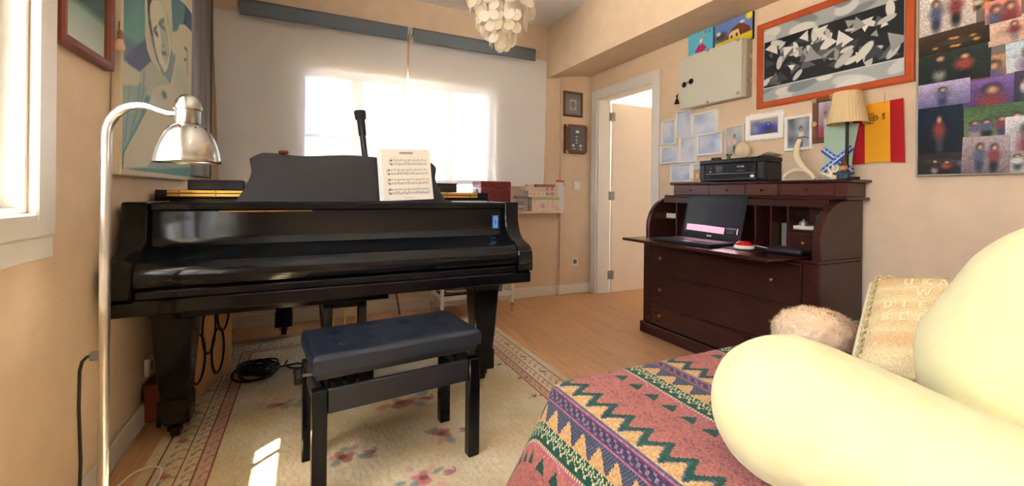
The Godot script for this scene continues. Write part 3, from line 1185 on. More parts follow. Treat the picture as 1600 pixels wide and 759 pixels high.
	g.tube([top * 0.72, top * 0.9], [0.0195, 0.021], 14)
	part("collar", g, M.black_matte, po)
	g = Geo.new()
	g.tube([top * 0.9, top * 0.905, top * 0.985, top], [0.024, 0.028, 0.031, 0.028], 16)
	part("cap", g, M.black_matte, po)
	# black case and white paper on the lid
	var bx := thing("black_case", "flat black case with grey striped end lying behind the brass hinge", "case", Vector3(-0.36, 1.0485, -2.62))
	g = Geo.new()
	g.box(Vector3(-0.165, 0, -0.07), Vector3(0.07, 0.05, 0.07), 0.004)
	part("body", g, M.black_satin, bx)
	for k in 5:
		g = Geo.new()
		g.box(Vector3(0.072 + 0.03 * k, 0.002, -0.06), Vector3(0.1 + 0.03 * k, 0.044, 0.062), 0.006)
		part("grey_rib", g, [mat(hexc(150, 158, 160), 0.4), mat(hexc(96, 106, 110), 0.4)][k % 2], bx)
	var b2 := thing("black_box", "small plain black box on the piano right of the music desk", "box", Vector3(0.8, 1.0485, -2.6))
	g = Geo.new()
	g.box(Vector3(-0.1, 0, -0.05), Vector3(0.035, 0.046, 0.05), 0.003)
	part("body", g, M.black_satin, b2)
	g = Geo.new()
	g.box(Vector3(-0.102, 0.0465, -0.052), Vector3(0.037, 0.056, 0.052), 0.003)
	part("lid", g, M.black_matte, b2)
	g = Geo.new()
	g.box(Vector3(-0.17, 0, -0.07), Vector3(0.15, 0.002, 0.045), 0.0005)
	solo("loose_paper", g, M.paper, "white paper lying flat on the piano by the right cheek", "paper", Vector3(0.78, 0.9985, -2.33), 0.05)

func bench() -> void:
	var t := thing("piano_bench", "black tufted leather piano bench with square legs and side knob", "bench", Vector3(0.305, 0.0125, -1.725), deg_to_rad(6.0))
	var W := 0.305
	var D := 0.168
	# cushion with buttoned dimples
	var btn := []
	for i in 4:
		for j in 2:
			btn.append(Vector2(-0.2 + 0.133 * i, -0.055 + 0.11 * j))
	var height := func(x: float, z: float) -> float:
		var e := minf(minf(W - absf(x), D - absf(z)), 0.022) / 0.022
		var y := 0.484 + 0.014 * sqrt(maxf(0.0, 1.0 - (1.0 - e) * (1.0 - e)))
		for b in btn:
			var d: float = Vector2(x, z).distance_to(b)
			y -= 0.009 * exp(-d * d / 0.0006)
		y += 0.006 * cos(x / W * 1.5) * cos(z / D * 1.5)
		return y
	var g := Geo.new()
	g.grid(84, 48, func(u: float, v: float) -> Vector3:
		var x := (u * 2 - 1) * W
		var z := (v * 2 - 1) * D
		return Vector3(x, height.call(x, z), z), -1.0)
	for s in [-1.0, 1.0]:
		g.grid(30, 3, func(u: float, v: float) -> Vector3: return Vector3((u * 2 - 1) * W, lerpf(0.484, 0.44, v), s * (D + 0.002 * sin(v * PI))), -s)
		g.grid(20, 3, func(u: float, v: float) -> Vector3: return Vector3(s * (W + 0.002 * sin(v * PI)), lerpf(0.484, 0.44, v), (u * 2 - 1) * D), s)
	g.quad(Vector3(-W, 0.44, -D), Vector3(W, 0.44, -D), Vector3(W, 0.44, D), Vector3(-W, 0.44, D), Vector3.DOWN)
	var cu := part("cushion", g, M.leather, t)
	for b in btn:
		g = Geo.new()
		g.ball(Vector3(b.x, height.call(b.x, b.y) + 0.001, b.y), Vector3(0.008, 0.004, 0.008), 10, 6)
		part("button", g, M.leather, cu)
	g = Geo.new()
	g.box(Vector3(-W + 0.012, 0.415, -D + 0.012), Vector3(W - 0.012, 0.44, D - 0.012), 0.003)
	part("seat_frame", g, M.black_satin, t)
	for sx in [-1.0, 1.0]:
		for sz in [-1.0, 1.0]:
			g = Geo.new()
			var cx: float = sx * (W - 0.024)
			var cz: float = sz * (D - 0.022)
			g.box(Vector3(cx - 0.023, 0, cz - 0.021), Vector3(cx + 0.023, 0.385, cz + 0.021), 0.003)
			part("leg", g, M.black_gloss, t)
	for sz in [-1.0, 1.0]:
		g = Geo.new()
		g.box(Vector3(-W + 0.048, 0.3, sz * (D - 0.02) - 0.01), Vector3(W - 0.048, 0.382, sz * (D - 0.02) + 0.01), 0.003)
		part("apron", g, M.black_satin, t)
	for sx in [-1.0, 1.0]:
		g = Geo.new()
		g.box(Vector3(sx * (W - 0.024) - 0.01, 0.3, -D + 0.044), Vector3(sx * (W - 0.024) + 0.01, 0.382, D - 0.044), 0.003)
		part("apron", g, M.black_satin, t)
		# scissor lift
		for k in [-1.0, 1.0]:
			g = Geo.new()
			g.tube([Vector3(sx * (W - 0.06), 0.33, k * 0.11), Vector3(sx * (W - 0.06), 0.412, k * -0.05)], 0.008, 6)
			part("lift_arm", g, M.black_matte, t)
	g = Geo.new()
	g.tube([Vector3(-W - 0.03, 0.395, 0.03), Vector3(W + 0.0, 0.395, 0.03)], 0.006, 8)
	part("lift_screw", g, M.steel, t)
	g = Geo.new()
	g.xf = Transform3D(Basis(Vector3(0, 0, 1), PI / 2), Vector3(-W - 0.018, 0.395, 0.03))
	g.cyl(Vector3.ZERO, 0.03, 0.024, 22, 0.004)
	part("knob", g, M.black_gloss, t)

func rug() -> void:
	var x0 := -0.545
	var x1 := 1.335
	var z0 := -3.42
	var z1 := 0.3
	var S := 420.0
	var w := int((x1 - x0) * S)
	var h := int((z1 - z0) * S)
	var p := Pic.new(w, h, hexc(212, 196, 158))
	var nz := FastNoiseLite.new()
	nz.seed = 21
	nz.frequency = 0.006
	nz.fractal_octaves = 4
	var a := hexc(206, 186, 142)
	var b := hexc(220, 206, 172)
	for y in range(0, h, 2):
		for x in range(0, w, 2):
			var k := clampf(nz.get_noise_2d(x, y) * 1.2 + 0.5, 0.0, 1.0)
			p.im.fill_rect(Rect2i(x, y, 2, 2), a.lerp(b, k))
	var maroon := hexc(142, 84, 76)
	var rose := hexc(202, 162, 138)
	var rr := RandomNumberGenerator.new()
	rr.seed = 5
	# borders: stripes parallel to the edges
	var bands := [[0.04, 0.006, maroon], [0.122, 0.006, maroon], [0.176, 0.007, maroon], [0.226, 0.007, maroon]]
	p.rect(0.18 * S, 0.18 * S, 0.224 * S, h, rose)
	p.rect(w - 0.224 * S, 0.18 * S, w - 0.18 * S, h, rose)
	p.rect(0.18 * S, 0.18 * S, w - 0.18 * S, 0.224 * S, rose)
	for bd in bands:
		var d: float = bd[0] * S
		var t: float = bd[1] * S
		p.rect(d, d, d + t, h, bd[2])
		p.rect(w - d - t, d, w - d, h, bd[2])
		p.rect(d, d, w - d, d + t, bd[2])
	# scroll and flower motifs in the bands
	var cols := [hexc(170, 122, 104), hexc(186, 138, 118), hexc(150, 150, 132), hexc(180, 146, 110)]
	var scroll := func(cx: float, cy: float, sx: float, sy: float, c: Color, th: float) -> void:
		var pts := []
		for k in 9:
			var f := k / 8.0
			pts.append(Vector2(cx + sx * (0.5 - f) * (1.0 if k % 2 else 0.6) + sx * 0.25 * sin(f * 9.0), cy + sy * (f - 0.5) + sy * 0.25 * cos(f * 11.0)))
		p.line(pts, th, c, 0.85)
	for band in [[0.05, 0.118, 0.062], [0.128, 0.172, 0.05], [0.184, 0.222, 0.055]]:
		var mid: float = (band[0] + band[1]) / 2 * S
		var wd: float = (band[1] - band[0]) * S
		var step: float = band[2] * S
		var k := 0
		var yy := mid
		while yy < h:
			for xx in [mid, w - mid]:
				scroll.call(xx, yy, wd * 0.8, step * 0.75, cols[(k * 3 + 1) % 4] if band[0] < 0.1 else cols[k % 2], 2.6)
				if k % 4 == 2 and band[0] < 0.1:
					p.ell(xx, yy + step * 0.5, wd * 0.26, wd * 0.22, hexc(190, 112, 88), 0.3)
			yy += step
			k += 1
		var xx2 := mid + step
		while xx2 < w - mid:
			scroll.call(xx2, mid, step * 0.75, wd * 0.8, cols[(k * 3 + 1) % 4], 2.6)
			xx2 += step
			k += 1
	# flower sprays in the field
	var spray := func(X: float, Z: float, s: float, c1: Color, c2: Color, sd: int) -> void:
		var r2 := RandomNumberGenerator.new()
		r2.seed = sd
		var cx := (X - x0) * S
		var cy := (Z - z0) * S
		for k in 7:
			var an := r2.randf() * TAU
			var rd := s * S * r2.randf_range(0.2, 0.9)
			p.ell(cx + cos(an) * rd * 1.5, cy + sin(an) * rd, s * S * r2.randf_range(0.18, 0.36), s * S * r2.randf_range(0.12, 0.22), c2 if k % 3 else hexc(132, 150, 142), 0.4, an, 0.85)
		for k in 5:
			var an2 := r2.randf() * TAU
			p.ell(cx + cos(an2) * s * S * 0.3, cy + sin(an2) * s * S * 0.25, s * S * 0.26, s * S * 0.2, c1, 0.35, an2, 0.9)
		p.ell(cx, cy, s * S * 0.22, s * S * 0.18, c1.darkened(0.3), 0.3)
		var arc := []
		for k in 8:
			var an3 := -0.6 + k * 0.42
			arc.append(Vector2(cx + s * S * (1.15 + 0.35 * cos(an3)), cy + s * S * (-0.05 + 0.3 * sin(an3))))
		p.line(arc, 3.4, c1.darkened(0.12), 0.6)
		p.ell(cx + s * S * 1.2, cy + s * S * 0.05, s * S * 0.24, s * S * 0.15, c1.darkened(0.15), 0.4, 0.4, 0.75)
	spray.call(0.13, -1.8, 0.085, hexc(176, 118, 106), hexc(198, 152, 132), 1)
	spray.call(0.53, -1.8, 0.085, hexc(170, 112, 100), hexc(196, 148, 130), 2)
	spray.call(0.39, -1.55, 0.08, hexc(204, 124, 124), hexc(214, 168, 156), 3)
	spray.call(-0.12, -2.37, 0.09, hexc(192, 124, 116), hexc(206, 166, 148), 4)
	spray.call(0.42, -2.15, 0.11, hexc(164, 100, 92), hexc(186, 132, 116), 6)
	spray.call(0.55, -2.75, 0.08, hexc(170, 102, 94), hexc(190, 136, 120), 7)
	spray.call(0.9, -1.45, 0.05, hexc(170, 120, 112), hexc(150, 164, 160), 8)
	spray.call(0.05, -3.05, 0.07, hexc(176, 112, 100), hexc(196, 146, 130), 9)
	spray.call(-0.05, -1.6, 0.03, hexc(120, 140, 146), hexc(150, 160, 156), 10)
	for k in 5:
		spray.call(1.06 + 0.03 * (k % 2), -1.5 - 0.22 * k, 0.03, hexc(160, 100, 92), hexc(180, 140, 130), 20 + k)
	p.speckle(0.05, 3, 2)
	var m := print_mat(p.tex(), 0.95)
	m.metallic_specular = 0.1
	m.rim_enabled = true
	m.rim = 0.3
	bump(m, 33, 0.3, 0.25)
	var cx := (x0 + x1) / 2
	var cz := (z0 + z1) / 2
	var g := G(Vector3(cx, 0, cz))
	g.box(Vector3(x0, 0.0005, z0), Vector3(x1, 0.0095, z1), 0.004)
	var t := thing("rug", "beige wool rug with rose scroll borders and flower sprays under the piano", "rug", Vector3(cx, 0, cz))
	part("edge", g, mat(hexc(206, 188, 150), 0.95), t)
	var pl := G(Vector3(cx, 0, cz))
	pl.grid(94, 186, func(u: float, v: float) -> Vector3:
		return Vector3(lerpf(x0 + 0.003, x1 - 0.003, u), 0.0116 + 0.0008 * sin(u * 31.0 + 3.0 * sin(v * 9.0)) * sin(v * 47.0), lerpf(z0 + 0.003, z1 - 0.003, v)), -1.0)
	part("pile", pl, m, t)

func floor_lamp() -> void:
	var b := Vector3(-0.508, 0, -1.57)
	var t := thing("floor_lamp", "brushed steel floor lamp with arched arm and bell shade beside the piano", "lamp", b)
	var g := Geo.new()
	g.lathe([Vector2(0, 0), Vector2(0.115, 0), Vector2(0.118, 0.004), Vector2(0.116, 0.014), Vector2(0.1, 0.02), Vector2(0.02, 0.028), Vector2(0, 0.028)], 36)
	part("base", g, M.brushed, t)
	g = Geo.new()
	# axis pointing along the arm: to the right in the room, a little towards the back
	var dir := Vector3(0.93, 0, 0.36).normalized()
	var path := [Vector3(0, 0.02, 0), Vector3(0, 0.4, 0), Vector3(0, 0.8, 0), Vector3(0, 1.2, 0)]
	var rad := 0.0125
	for k in range(1, 9):
		var a := PI / 2 * k / 8.0
		path.append(Vector3(0, 1.2, 0) + Vector3(0, sin(a) * 0.085, 0) + dir * (1 - cos(a)) * 0.085)
	for e in [[0.1, 1.284], [0.118, 1.28], [0.14, 1.271], [0.165, 1.264], [0.182, 1.264], [0.198, 1.268]]:
		path.append(dir * e[0] + Vector3(0, e[1], 0))
	var rads := []
	for k in path.size():
		rads.append(rad if k < 8 else lerpf(rad, 0.007, (k - 8) / float(path.size() - 9)))
	g.tube(path, rads, 16)
	part("pole", g, M.chrome, t)
	var hd := dir * 0.215 + Vector3(0, 1.285, 0)
	g = Geo.new()
	g.lathe([Vector2(0.028, -0.052), Vector2(0.03, -0.048), Vector2(0.03, -0.012), Vector2(0.0335, -0.01), Vector2(0.0335, -0.002), Vector2(0.031, 0.004), Vector2(0.027, 0.018), Vector2(0.016, 0.03), Vector2(0, 0.035)], 28, hd)
	part("socket_cap", g, M.brushed, t)
	g = Geo.new()
	g.lathe([Vector2(0.074, -0.155), Vector2(0.0785, -0.16), Vector2(0.0805, -0.156), Vector2(0.0785, -0.15), Vector2(0.077, -0.14), Vector2(0.074, -0.122), Vector2(0.067, -0.1), Vector2(0.057, -0.078), Vector2(0.044, -0.061), Vector2(0.03, -0.052)], 40, hd)
	g.lathe([Vector2(0.028, -0.055), Vector2(0.042, -0.064), Vector2(0.055, -0.081), Vector2(0.065, -0.102), Vector2(0.072, -0.124), Vector2(0.074, -0.155)], 40, hd)
	var sh := part("shade", g, M.brushed, t)
	for k in 8:
		var a := TAU * k / 8.0 + 0.2
		g = Geo.new()
		g.ball(hd + Vector3(cos(a) * 0.0455, -0.062, sin(a) * 0.0455), Vector3(0.0022, 0.0022, 0.0022), 6, 4)
		part("vent_hole", g, M.rubber, sh)
	g = Geo.new()
	g.ball(hd + Vector3(0, -0.105, 0), Vector3(0.026, 0.036, 0.026), 14, 9)
	part("bulb", g, mat(hexc(240, 238, 230), 0.3), t)
	g = Geo.new()
	g.box(Vector3(-0.03, 0.575, -0.008), Vector3(-0.008, 0.6, 0.008), 0.003)
	part("cord_clip", g, M.gray, t)
	g = Geo.new()
	g.tube([Vector3(-0.025, 0.588, 0), Vector3(-0.036, 0.587, 0), Vector3(-0.046, 0.575, 0), Vector3(-0.051, 0.55, 0), Vector3(-0.052, 0.45, 0), Vector3(-0.047, 0.3, 0), Vector3(-0.05, 0.15, 0.0), Vector3(-0.05, 0.04, 0.01), Vector3(-0.04, 0.01, 0.04)], 0.0042, 8)
	part("cord", g, M.rubber, t)

func left_wall_things() -> void:
	var th := PI / 2
	# red framed picture
	var p := Pic.new(96, 160, hexc(60, 90, 96))
	p.grad(0, 0, 96, 60, hexc(62, 92, 104), hexc(70, 104, 104))
	p.grad(0, 60, 96, 118, hexc(70, 104, 104), hexc(54, 84, 78))
	p.grad(0, 118, 96, 128, hexc(70, 98, 88), hexc(150, 170, 160))
	p.grad(0, 128, 96, 160, hexc(150, 170, 160), hexc(196, 208, 196))
	p.ell(70, 40, 26, 30, hexc(74, 98, 140), 0.6)
	var f := framed("framed_picture", "picture of a dark green landscape in a red-brown wooden frame beside the window", Vector3(LW, 1.77, -1.836), th, 0.36, 0.6, 0.034, 0.03, M.redwood, print_mat(p.tex(), 0.5))
	# gold keepsake hanging on that frame's corner
	var k := thing("hanging_pouch", "small gold flower and cream pouch hanging at the red frame's edge", "ornament", Vector3(LW + 0.035, 1.6, -2.03))
	var g := Geo.new()
	g.tube([Vector3(0, 0.06, 0), Vector3(0, 0.02, 0)], 0.0015, 6)
	part("cord", g, M.rubber, k)
	for q in 6:
		g = Geo.new()
		var a := TAU * q / 6.0
		g.ball(Vector3(0.004, 0.012 + 0.011 * sin(a), 0.012 * cos(a)), Vector3(0.006, 0.008, 0.009), 8, 6)
		part("petal", g, mat(hexc(150, 110, 50), 0.5), k)
	g = Geo.new()
	g.lathe([Vector2(0, -0.052), Vector2(0.014, -0.048), Vector2(0.019, -0.034), Vector2(0.015, -0.016), Vector2(0.006, -0.003), Vector2(0, 0)], 14)
	part("pouch", g, mat(hexc(206, 170, 140), 0.8), k)
	# lace end above the frame
	g = Geo.new()
	for s in 3:
		g.ball(Vector3(LW + 0.034, 1.655 + 0.004 * s, -1.65 - 0.022 * s), Vector3(0.003, 0.018, 0.014), 10, 6)
	g.box(Vector3(LW + 0.031, 1.66, -1.705), Vector3(LW + 0.036, 2.1, -1.642), 0.002)
	solo("lace_strip", g, M.white, "white scalloped lace strip hanging between the side window and red frame", "lace")
	# large portrait print on canvas
	p = Pic.new(320, 384, hexc(92, 142, 134))
	p.ell(10, 200, 24.0, 17.0, hexc(74, 104, 124), 0.90, 0.0, 0.70)
	p.ell(38, 210, 27.0, 22.0, hexc(110, 156, 140), 0.90, 0.0, 0.60)
	p.poly([Vector2(4, 262), Vector2(27, 248), Vector2(73, 223), Vector2(101, 242), Vector2(56, 266), Vector2(19, 267)], hexc(78, 86, 114))
	p.ell(44, 248, 42.0, 8.0, hexc(78, 86, 114), 0.80, 0.0, 0.80)
	p.poly([Vector2(-7, 267), Vector2(19, 267), Vector2(58, 267), Vector2(52, 294), Vector2(-6, 320)], hexc(196, 192, 160))
	p.poly([Vector2(172, 99), Vector2(310, 42), Vector2(315, 137), Vector2(246, 146), Vector2(224, 165), Vector2(199, 174), Vector2(188, 156)], hexc(90, 130, 138))
	p.poly([Vector2(273, 110), Vector2(313, 106), Vector2(315, 137), Vector2(262, 141)], hexc(72, 80, 112))
	p.poly([Vector2(215, 117), Vector2(321, 78), Vector2(323, 107), Vector2(278, 107)], hexc(208, 199, 168))
	p.poly([Vector2(199, 174), Vector2(224, 165), Vector2(239, 150), Vector2(271, 140), Vector2(324, 136), Vector2(329, 244), Vector2(179, 271), Vector2(188, 252), Vector2(215, 209), Vector2(190, 201)], hexc(208, 199, 168))
	p.poly([Vector2(56, 266), Vector2(96, 244), Vector2(129, 245), Vector2(159, 245), Vector2(186, 254), Vector2(187, 272), Vector2(52, 295)], hexc(172, 178, 158))
	p.poly([Vector2(-3, 294), Vector2(87, 277), Vector2(60, 318), Vector2(3, 365)], hexc(146, 168, 156))
	p.line([Vector2(20, 291), Vector2(15, 324), Vector2(8, 352)], 6.0, hexc(120, 146, 142), 0.60)
	p.line([Vector2(54, 282), Vector2(46, 312), Vector2(22, 347)], 7.0, hexc(116, 142, 140), 0.70)
	p.line([Vector2(70, 264), Vector2(66, 288), Vector2(55, 311)], 8.0, hexc(120, 142, 142), 0.70)
	p.poly([Vector2(192, 253), Vector2(328, 225), Vector2(335, 362), Vector2(3, 384), Vector2(7, 366), Vector2(47, 336), Vector2(83, 307), Vector2(108, 276), Vector2(136, 266)], hexc(202, 193, 166))
	p.ell(136, 282, 37.0, 12.0, hexc(186, 188, 166), 0.60, 0.0, 0.80)
	p.ell(157, 274, 12.0, 5.0, hexc(100, 116, 120), 0.40, 0.0, 0.90)
	p.ell(242, 235, 50.0, 23.0, hexc(170, 182, 166), 0.90, 0.0, 0.60)
	p.poly([Vector2(81, 380), Vector2(116, 363), Vector2(148, 364), Vector2(190, 376)], hexc(154, 168, 156))
	p.poly([Vector2(148, 364), Vector2(334, 352), Vector2(335, 367), Vector2(190, 375)], hexc(160, 176, 164))
	p.poly([Vector2(65, 129), Vector2(185, 76), Vector2(191, 150), Vector2(197, 175), Vector2(193, 200), Vector2(184, 220), Vector2(165, 242), Vector2(156, 245), Vector2(123, 245), Vector2(99, 243), Vector2(81, 233), Vector2(73, 217), Vector2(72, 195)], hexc(198, 194, 162))
	p.line([Vector2(82, 153), Vector2(85, 176), Vector2(90, 197), Vector2(105, 216), Vector2(123, 230), Vector2(153, 243)], 12.0, hexc(118, 128, 134), 0.80)
	p.poly([Vector2(78, 139), Vector2(127, 118), Vector2(133, 152), Vector2(100, 164), Vector2(90, 175), Vector2(88, 191), Vector2(98, 202), Vector2(107, 210), Vector2(98, 210), Vector2(82, 187)], hexc(72, 70, 94))
	p.poly([Vector2(99, 164), Vector2(127, 154), Vector2(145, 160), Vector2(164, 173), Vector2(187, 194), Vector2(184, 217), Vector2(174, 233), Vector2(158, 243), Vector2(134, 236), Vector2(117, 224), Vector2(106, 208), Vector2(94, 190), Vector2(91, 176)], hexc(212, 205, 174))
	p.poly([Vector2(129, 179), Vector2(153, 168), Vector2(173, 188), Vector2(183, 210), Vector2(166, 232), Vector2(147, 224), Vector2(139, 203)], hexc(150, 164, 156), 0.60)
	p.ell(117, 201, 9.0, 3.0, hexc(70, 78, 86), 0.50, 0.0, 0.95)
	p.line([Vector2(107, 199), Vector2(119, 192)], 4.0, hexc(90, 92, 92), 0.90)
	p.ell(144, 184, 14.0, 2.0, hexc(84, 92, 108), 0.60, 0.0, 0.90)
	p.line([Vector2(129, 185), Vector2(149, 173)], 5.0, hexc(110, 116, 124), 0.90)
	p.line([Vector2(134, 191), Vector2(133, 203), Vector2(140, 207)], 4.0, hexc(226, 218, 188), 0.70)
	p.ell(149, 208, 5.0, 2.0, hexc(120, 130, 128), 0.60, 0.0, 0.80)
	p.ell(155, 217, 13.0, 2.0, hexc(104, 118, 122), 0.50, 0.0, 0.90)
	p.line([Vector2(145, 221), Vector2(164, 213)], 2.5, hexc(80, 92, 98), 0.90)
	p.poly([Vector2(124, 120), Vector2(176, 98), Vector2(193, 149), Vector2(198, 175), Vector2(193, 200), Vector2(185, 215), Vector2(189, 194), Vector2(169, 176), Vector2(146, 160)], hexc(204, 198, 164))
	p.line([Vector2(152, 153), Vector2(178, 168), Vector2(188, 190)], 3.0, hexc(170, 170, 146), 0.70)
	p.line([Vector2(168, 159), Vector2(171, 172)], 2.5, hexc(150, 140, 116), 0.70)
	p.poly([Vector2(190, 204), Vector2(215, 204), Vector2(206, 226), Vector2(189, 253), Vector2(166, 242), Vector2(177, 229)], hexc(132, 148, 146))
	p.line([Vector2(200, 202), Vector2(205, 206)], 3.0, hexc(230, 224, 200), 0.90)
	p.line([Vector2(268, 177), Vector2(288, 176), Vector2(287, 213)], 4.5, hexc(94, 114, 116), 0.90)
	p.line([Vector2(267, 196), Vector2(281, 194)], 4.0, hexc(94, 114, 116), 0.90)
	p.im.resize(128, 154, Image.INTERPOLATE_LANCZOS)
	p.im.resize(320, 384, Image.INTERPOLATE_CUBIC)
	var cv := thing("portrait_canvas", "tall unframed canvas print of a veiled woman in teal and cream tones", "picture", Vector3(LW + 0.003, 1.777, -2.585), th)
	g = Geo.new()
	g.box(Vector3(-0.525, -0.675, 0.0), Vector3(0.525, 0.675, 0.032), 0.004)
	part("canvas_edge", g, mat(hexc(206, 194, 170), 0.85), cv)
	part("print", sheet(1.035, 1.325, 0.0325, Vector2(0, 0), Vector2(1, 1), Vector2(0.002, 0.01)), print_mat(p.tex(), 0.6), cv)
	# grey poster in the corner
	p = Pic.new(96, 200, hexc(120, 118, 118))
	for q in 14:
		var x := rng.randf() * 96
		p.ell(x, rng.randf() * 200, rng.randf_range(5, 14), rng.randf_range(30, 80), [hexc(142, 142, 146), hexc(100, 96, 96), hexc(160, 160, 164), hexc(112, 100, 92)][q % 4], 0.8)
	var gp := thing("grey_poster", "narrow grey black-and-white poster in the corner between the canvas and curtain", "picture", Vector3(LW + 0.003, 1.79, -3.49), th)
	g = Geo.new()
	g.box(Vector3(-0.36, -0.66, 0.0), Vector3(0.3, 0.66, 0.02), 0.003)
	part("backing", g, mat(hexc(96, 84, 74), 0.8), gp)
	part("print", sheet(0.57, 1.3, 0.0205, Vector2(0, 0), Vector2(1, 1), Vector2(-0.07, 0)), print_mat(p.tex(), 0.5), gp)

func back_wall_things() -> void:
	var g: Geo
	# roller blinds
	for e in [[-0.477, 0.772, "left grey roller blind rolled up above the sheer curtain"], [0.8, 2.02, "right grey roller blind rolled up above the sheer curtain"]]:
		var t := thing("roller_blind", e[2], "blind", Vector3((e[0] + e[1]) / 2, 2.44, BW + 0.095), 0.0, "grey roller blinds")
		var hw: float = (e[1] - e[0]) / 2
		g = Geo.new()
		g.xf = Transform3D(Basis(Vector3(0, 0, 1), PI / 2), Vector3(hw - 0.006, 0, 0))
		g.cyl(Vector3.ZERO, 0.034, 2 * hw - 0.012, 22, 0.002)
		part("roll", g, M.blind, t)
		g = Geo.new()
		g.box(Vector3(-hw + 0.012, -0.082, 0.03), Vector3(hw - 0.012, 0.0, 0.033), 0.001)
		part("fabric", g, M.blind, t)
		g = Geo.new()
		g.box(Vector3(-hw + 0.012, -0.094, 0.026), Vector3(hw - 0.012, -0.081, 0.037), 0.003)
		part("bottom_bar", g, M.blind, t)
		for s in [-1.0, 1.0]:
			g = Geo.new()
			g.box(Vector3(s * hw - 0.004, -0.03, -0.095), Vector3(s * hw + 0.004, 0.038, 0.02), 0.002)
			part("bracket", g, M.white, t)
	# flat sheer panels
	var pan := [[-0.645, 0.778, "left flat sheer cream curtain panel over the wide window", 0.05], [0.797, 2.19, "right flat sheer cream curtain panel over the wide window", 0.015]]
	for e in pan:
		var cx: float = (e[0] + e[1]) / 2
		var hw: float = (e[1] - e[0]) / 2
		var t := thing("sheer_curtain", e[2], "curtain", Vector3(cx, 1.12, BW + 0.035), 0.0, "sheer curtain panels")
		var sd: float = cx * 3.0
		var shape := func(u: float, v: float) -> Vector3:
			var x := lerpf(-hw, hw, u)
			if e[0] < 0.0:
				x += 0.05 * (1.0 - v) * (1.0 - u)
			else:
				x -= 0.018 * (1.0 - v) * u
			var am := 0.004 + 0.007 * (1.0 - v)
			return Vector3(x, v * 1.275 + 0.006 * sin(u * 7.0 + sd) * (1.0 - v), am * sin(u * 19.0 + sd + 1.3 * sin(v * 4.0)) + 0.004 * sin(v * 23.0 + u * 5.0))
		g = Geo.new()
		g.grid(70, 50, shape, 1.0)
		part("cloth", g, M.curtain, t)
		# stitched hems: a second layer of cloth
		for q in [[0.0, 1.0, 0.965, 1.0], [0.0, 1.0, 0.0, 0.03]]:
			var hem := Geo.new()
			hem.grid(60, 2, func(u: float, v: float) -> Vector3: return shape.call(lerpf(q[0], q[1], u), lerpf(q[2], q[3], v)) + Vector3(0, 0, 0.003), 1.0)
			part("hem", hem, M.curtain, t)
	# gathered voile hanging closer to the glass
	for e in [[-0.12, 0.1, "gathered white voile at the left of the wide window"], [1.22, 1.62, "gathered bluish white voile at the right of the wide window"]]:
		var t2 := thing("gathered_voile", e[2], "curtain", Vector3((e[0] + e[1]) / 2, 1.01, BW - 0.03), 0.0, "gathered voiles")
		var hw2: float = (e[1] - e[0]) / 2
		g = Geo.new()
		g.grid(90, 14, func(u: float, v: float) -> Vector3:
			var x := lerpf(-hw2, hw2, u) * (0.75 + 0.25 * v)
			return Vector3(x, v * 1.03, 0.02 * sin(u * 46.0 + 1.5 * v) + 0.006 * sin(u * 17.0 + v * 5.0)), 1.0)
		part("cloth", g, M.voile, t2)
	# shelf under the window with boxes
	g = Geo.new()
	g.box(Vector3(-0.21, -0.022, -0.125), Vector3(0.48, 0, 0.0), 0.003)
	solo("window_shelf", g, M.wall, "peach wall shelf under the window carrying the decorated boxes", "shelf", Vector3(1.885, 0.87, BW + 0.125))
	var sy := 0.8705
	var sz := BW + 0.07
	p_boxes(sy, sz)
	# pictures on the pillar
	var pz := BW + 0.035
	var p := Pic.new(64, 80, hexc(96, 98, 106))
	p.rect(19, 22, 46, 62, hexc(206, 196, 172))
	p.ell(32, 42, 10, 15, hexc(104, 96, 88), 0.3)
	p.grad(2, 66, 62, 79, hexc(112, 116, 128), hexc(84, 88, 100))
	framed("framed_picture", "small brown framed oval portrait hanging above the badge frame on the pillar", Vector3(2.505, 1.985, pz), 0.0, 0.235, 0.262, 0.022, 0.022, mat(hexc(112, 70, 42), 0.5), print_mat(p.tex(), 0.35), "", true)
	var sh := thing("shadow_box", "deep brown shadow box frame of small silver badges with brass corners", "picture", Vector3(2.527, 1.617, pz))
	g = Geo.new()
	g.box(Vector3(-0.132, -0.15, 0), Vector3(0.132, 0.15, 0.06), 0.006)
	part("case", g, mat(hexc(104, 56, 36), 0.4), sh)
	g = Geo.new()
	g.box(Vector3(-0.088, -0.118, 0.0601), Vector3(0.088, 0.118, 0.062), 0.0)
	part("backing", g, mat(hexc(84, 92, 100), 0.6), sh)
	for q in [[0.0, 0.075, 0.05, 0.028], [-0.01, 0.022, 0.03, 0.012], [-0.01, -0.012, 0.028, 0.012], [-0.01, -0.042, 0.026, 0.01], [-0.05, -0.07, 0.03, 0.03], [0.04, -0.07, 0.03, 0.028], [-0.04, -0.104, 0.04, 0.01], [0.04, -0.104, 0.04, 0.01]]:
		g = Geo.new()
		g.xf = Transform3D(Basis(Vector3.RIGHT, PI / 2).scaled(Vector3(q[2] / 0.02, q[3] / 0.02, 1.0)), Vector3(q[0], q[1], 0.062))
		g.cyl(Vector3.ZERO, 0.01, 0.003, 14)
		part("badge", g, mat(hexc(196, 194, 180), 0.35, 0.7), sh)
	for sx in [-1.0, 1.0]:
		for syy in [-1.0, 1.0]:
			g = Geo.new()
			g.prism(PackedVector2Array([Vector2(sx * 0.134, syy * 0.152), Vector2(sx * 0.1, syy * 0.152), Vector2(sx * 0.134, syy * 0.118)]), 0.055, 0.064, 0.001)
			part("brass_corner", g, M.brass, sh)
	var lsw := thing("light_switch", "square white light switch on the pillar", "switch", Vector3(2.566, 1.133, pz))
	g = Geo.new()
	g.box(Vector3(-0.042, -0.042, 0), Vector3(0.042, 0.042, 0.009), 0.003)
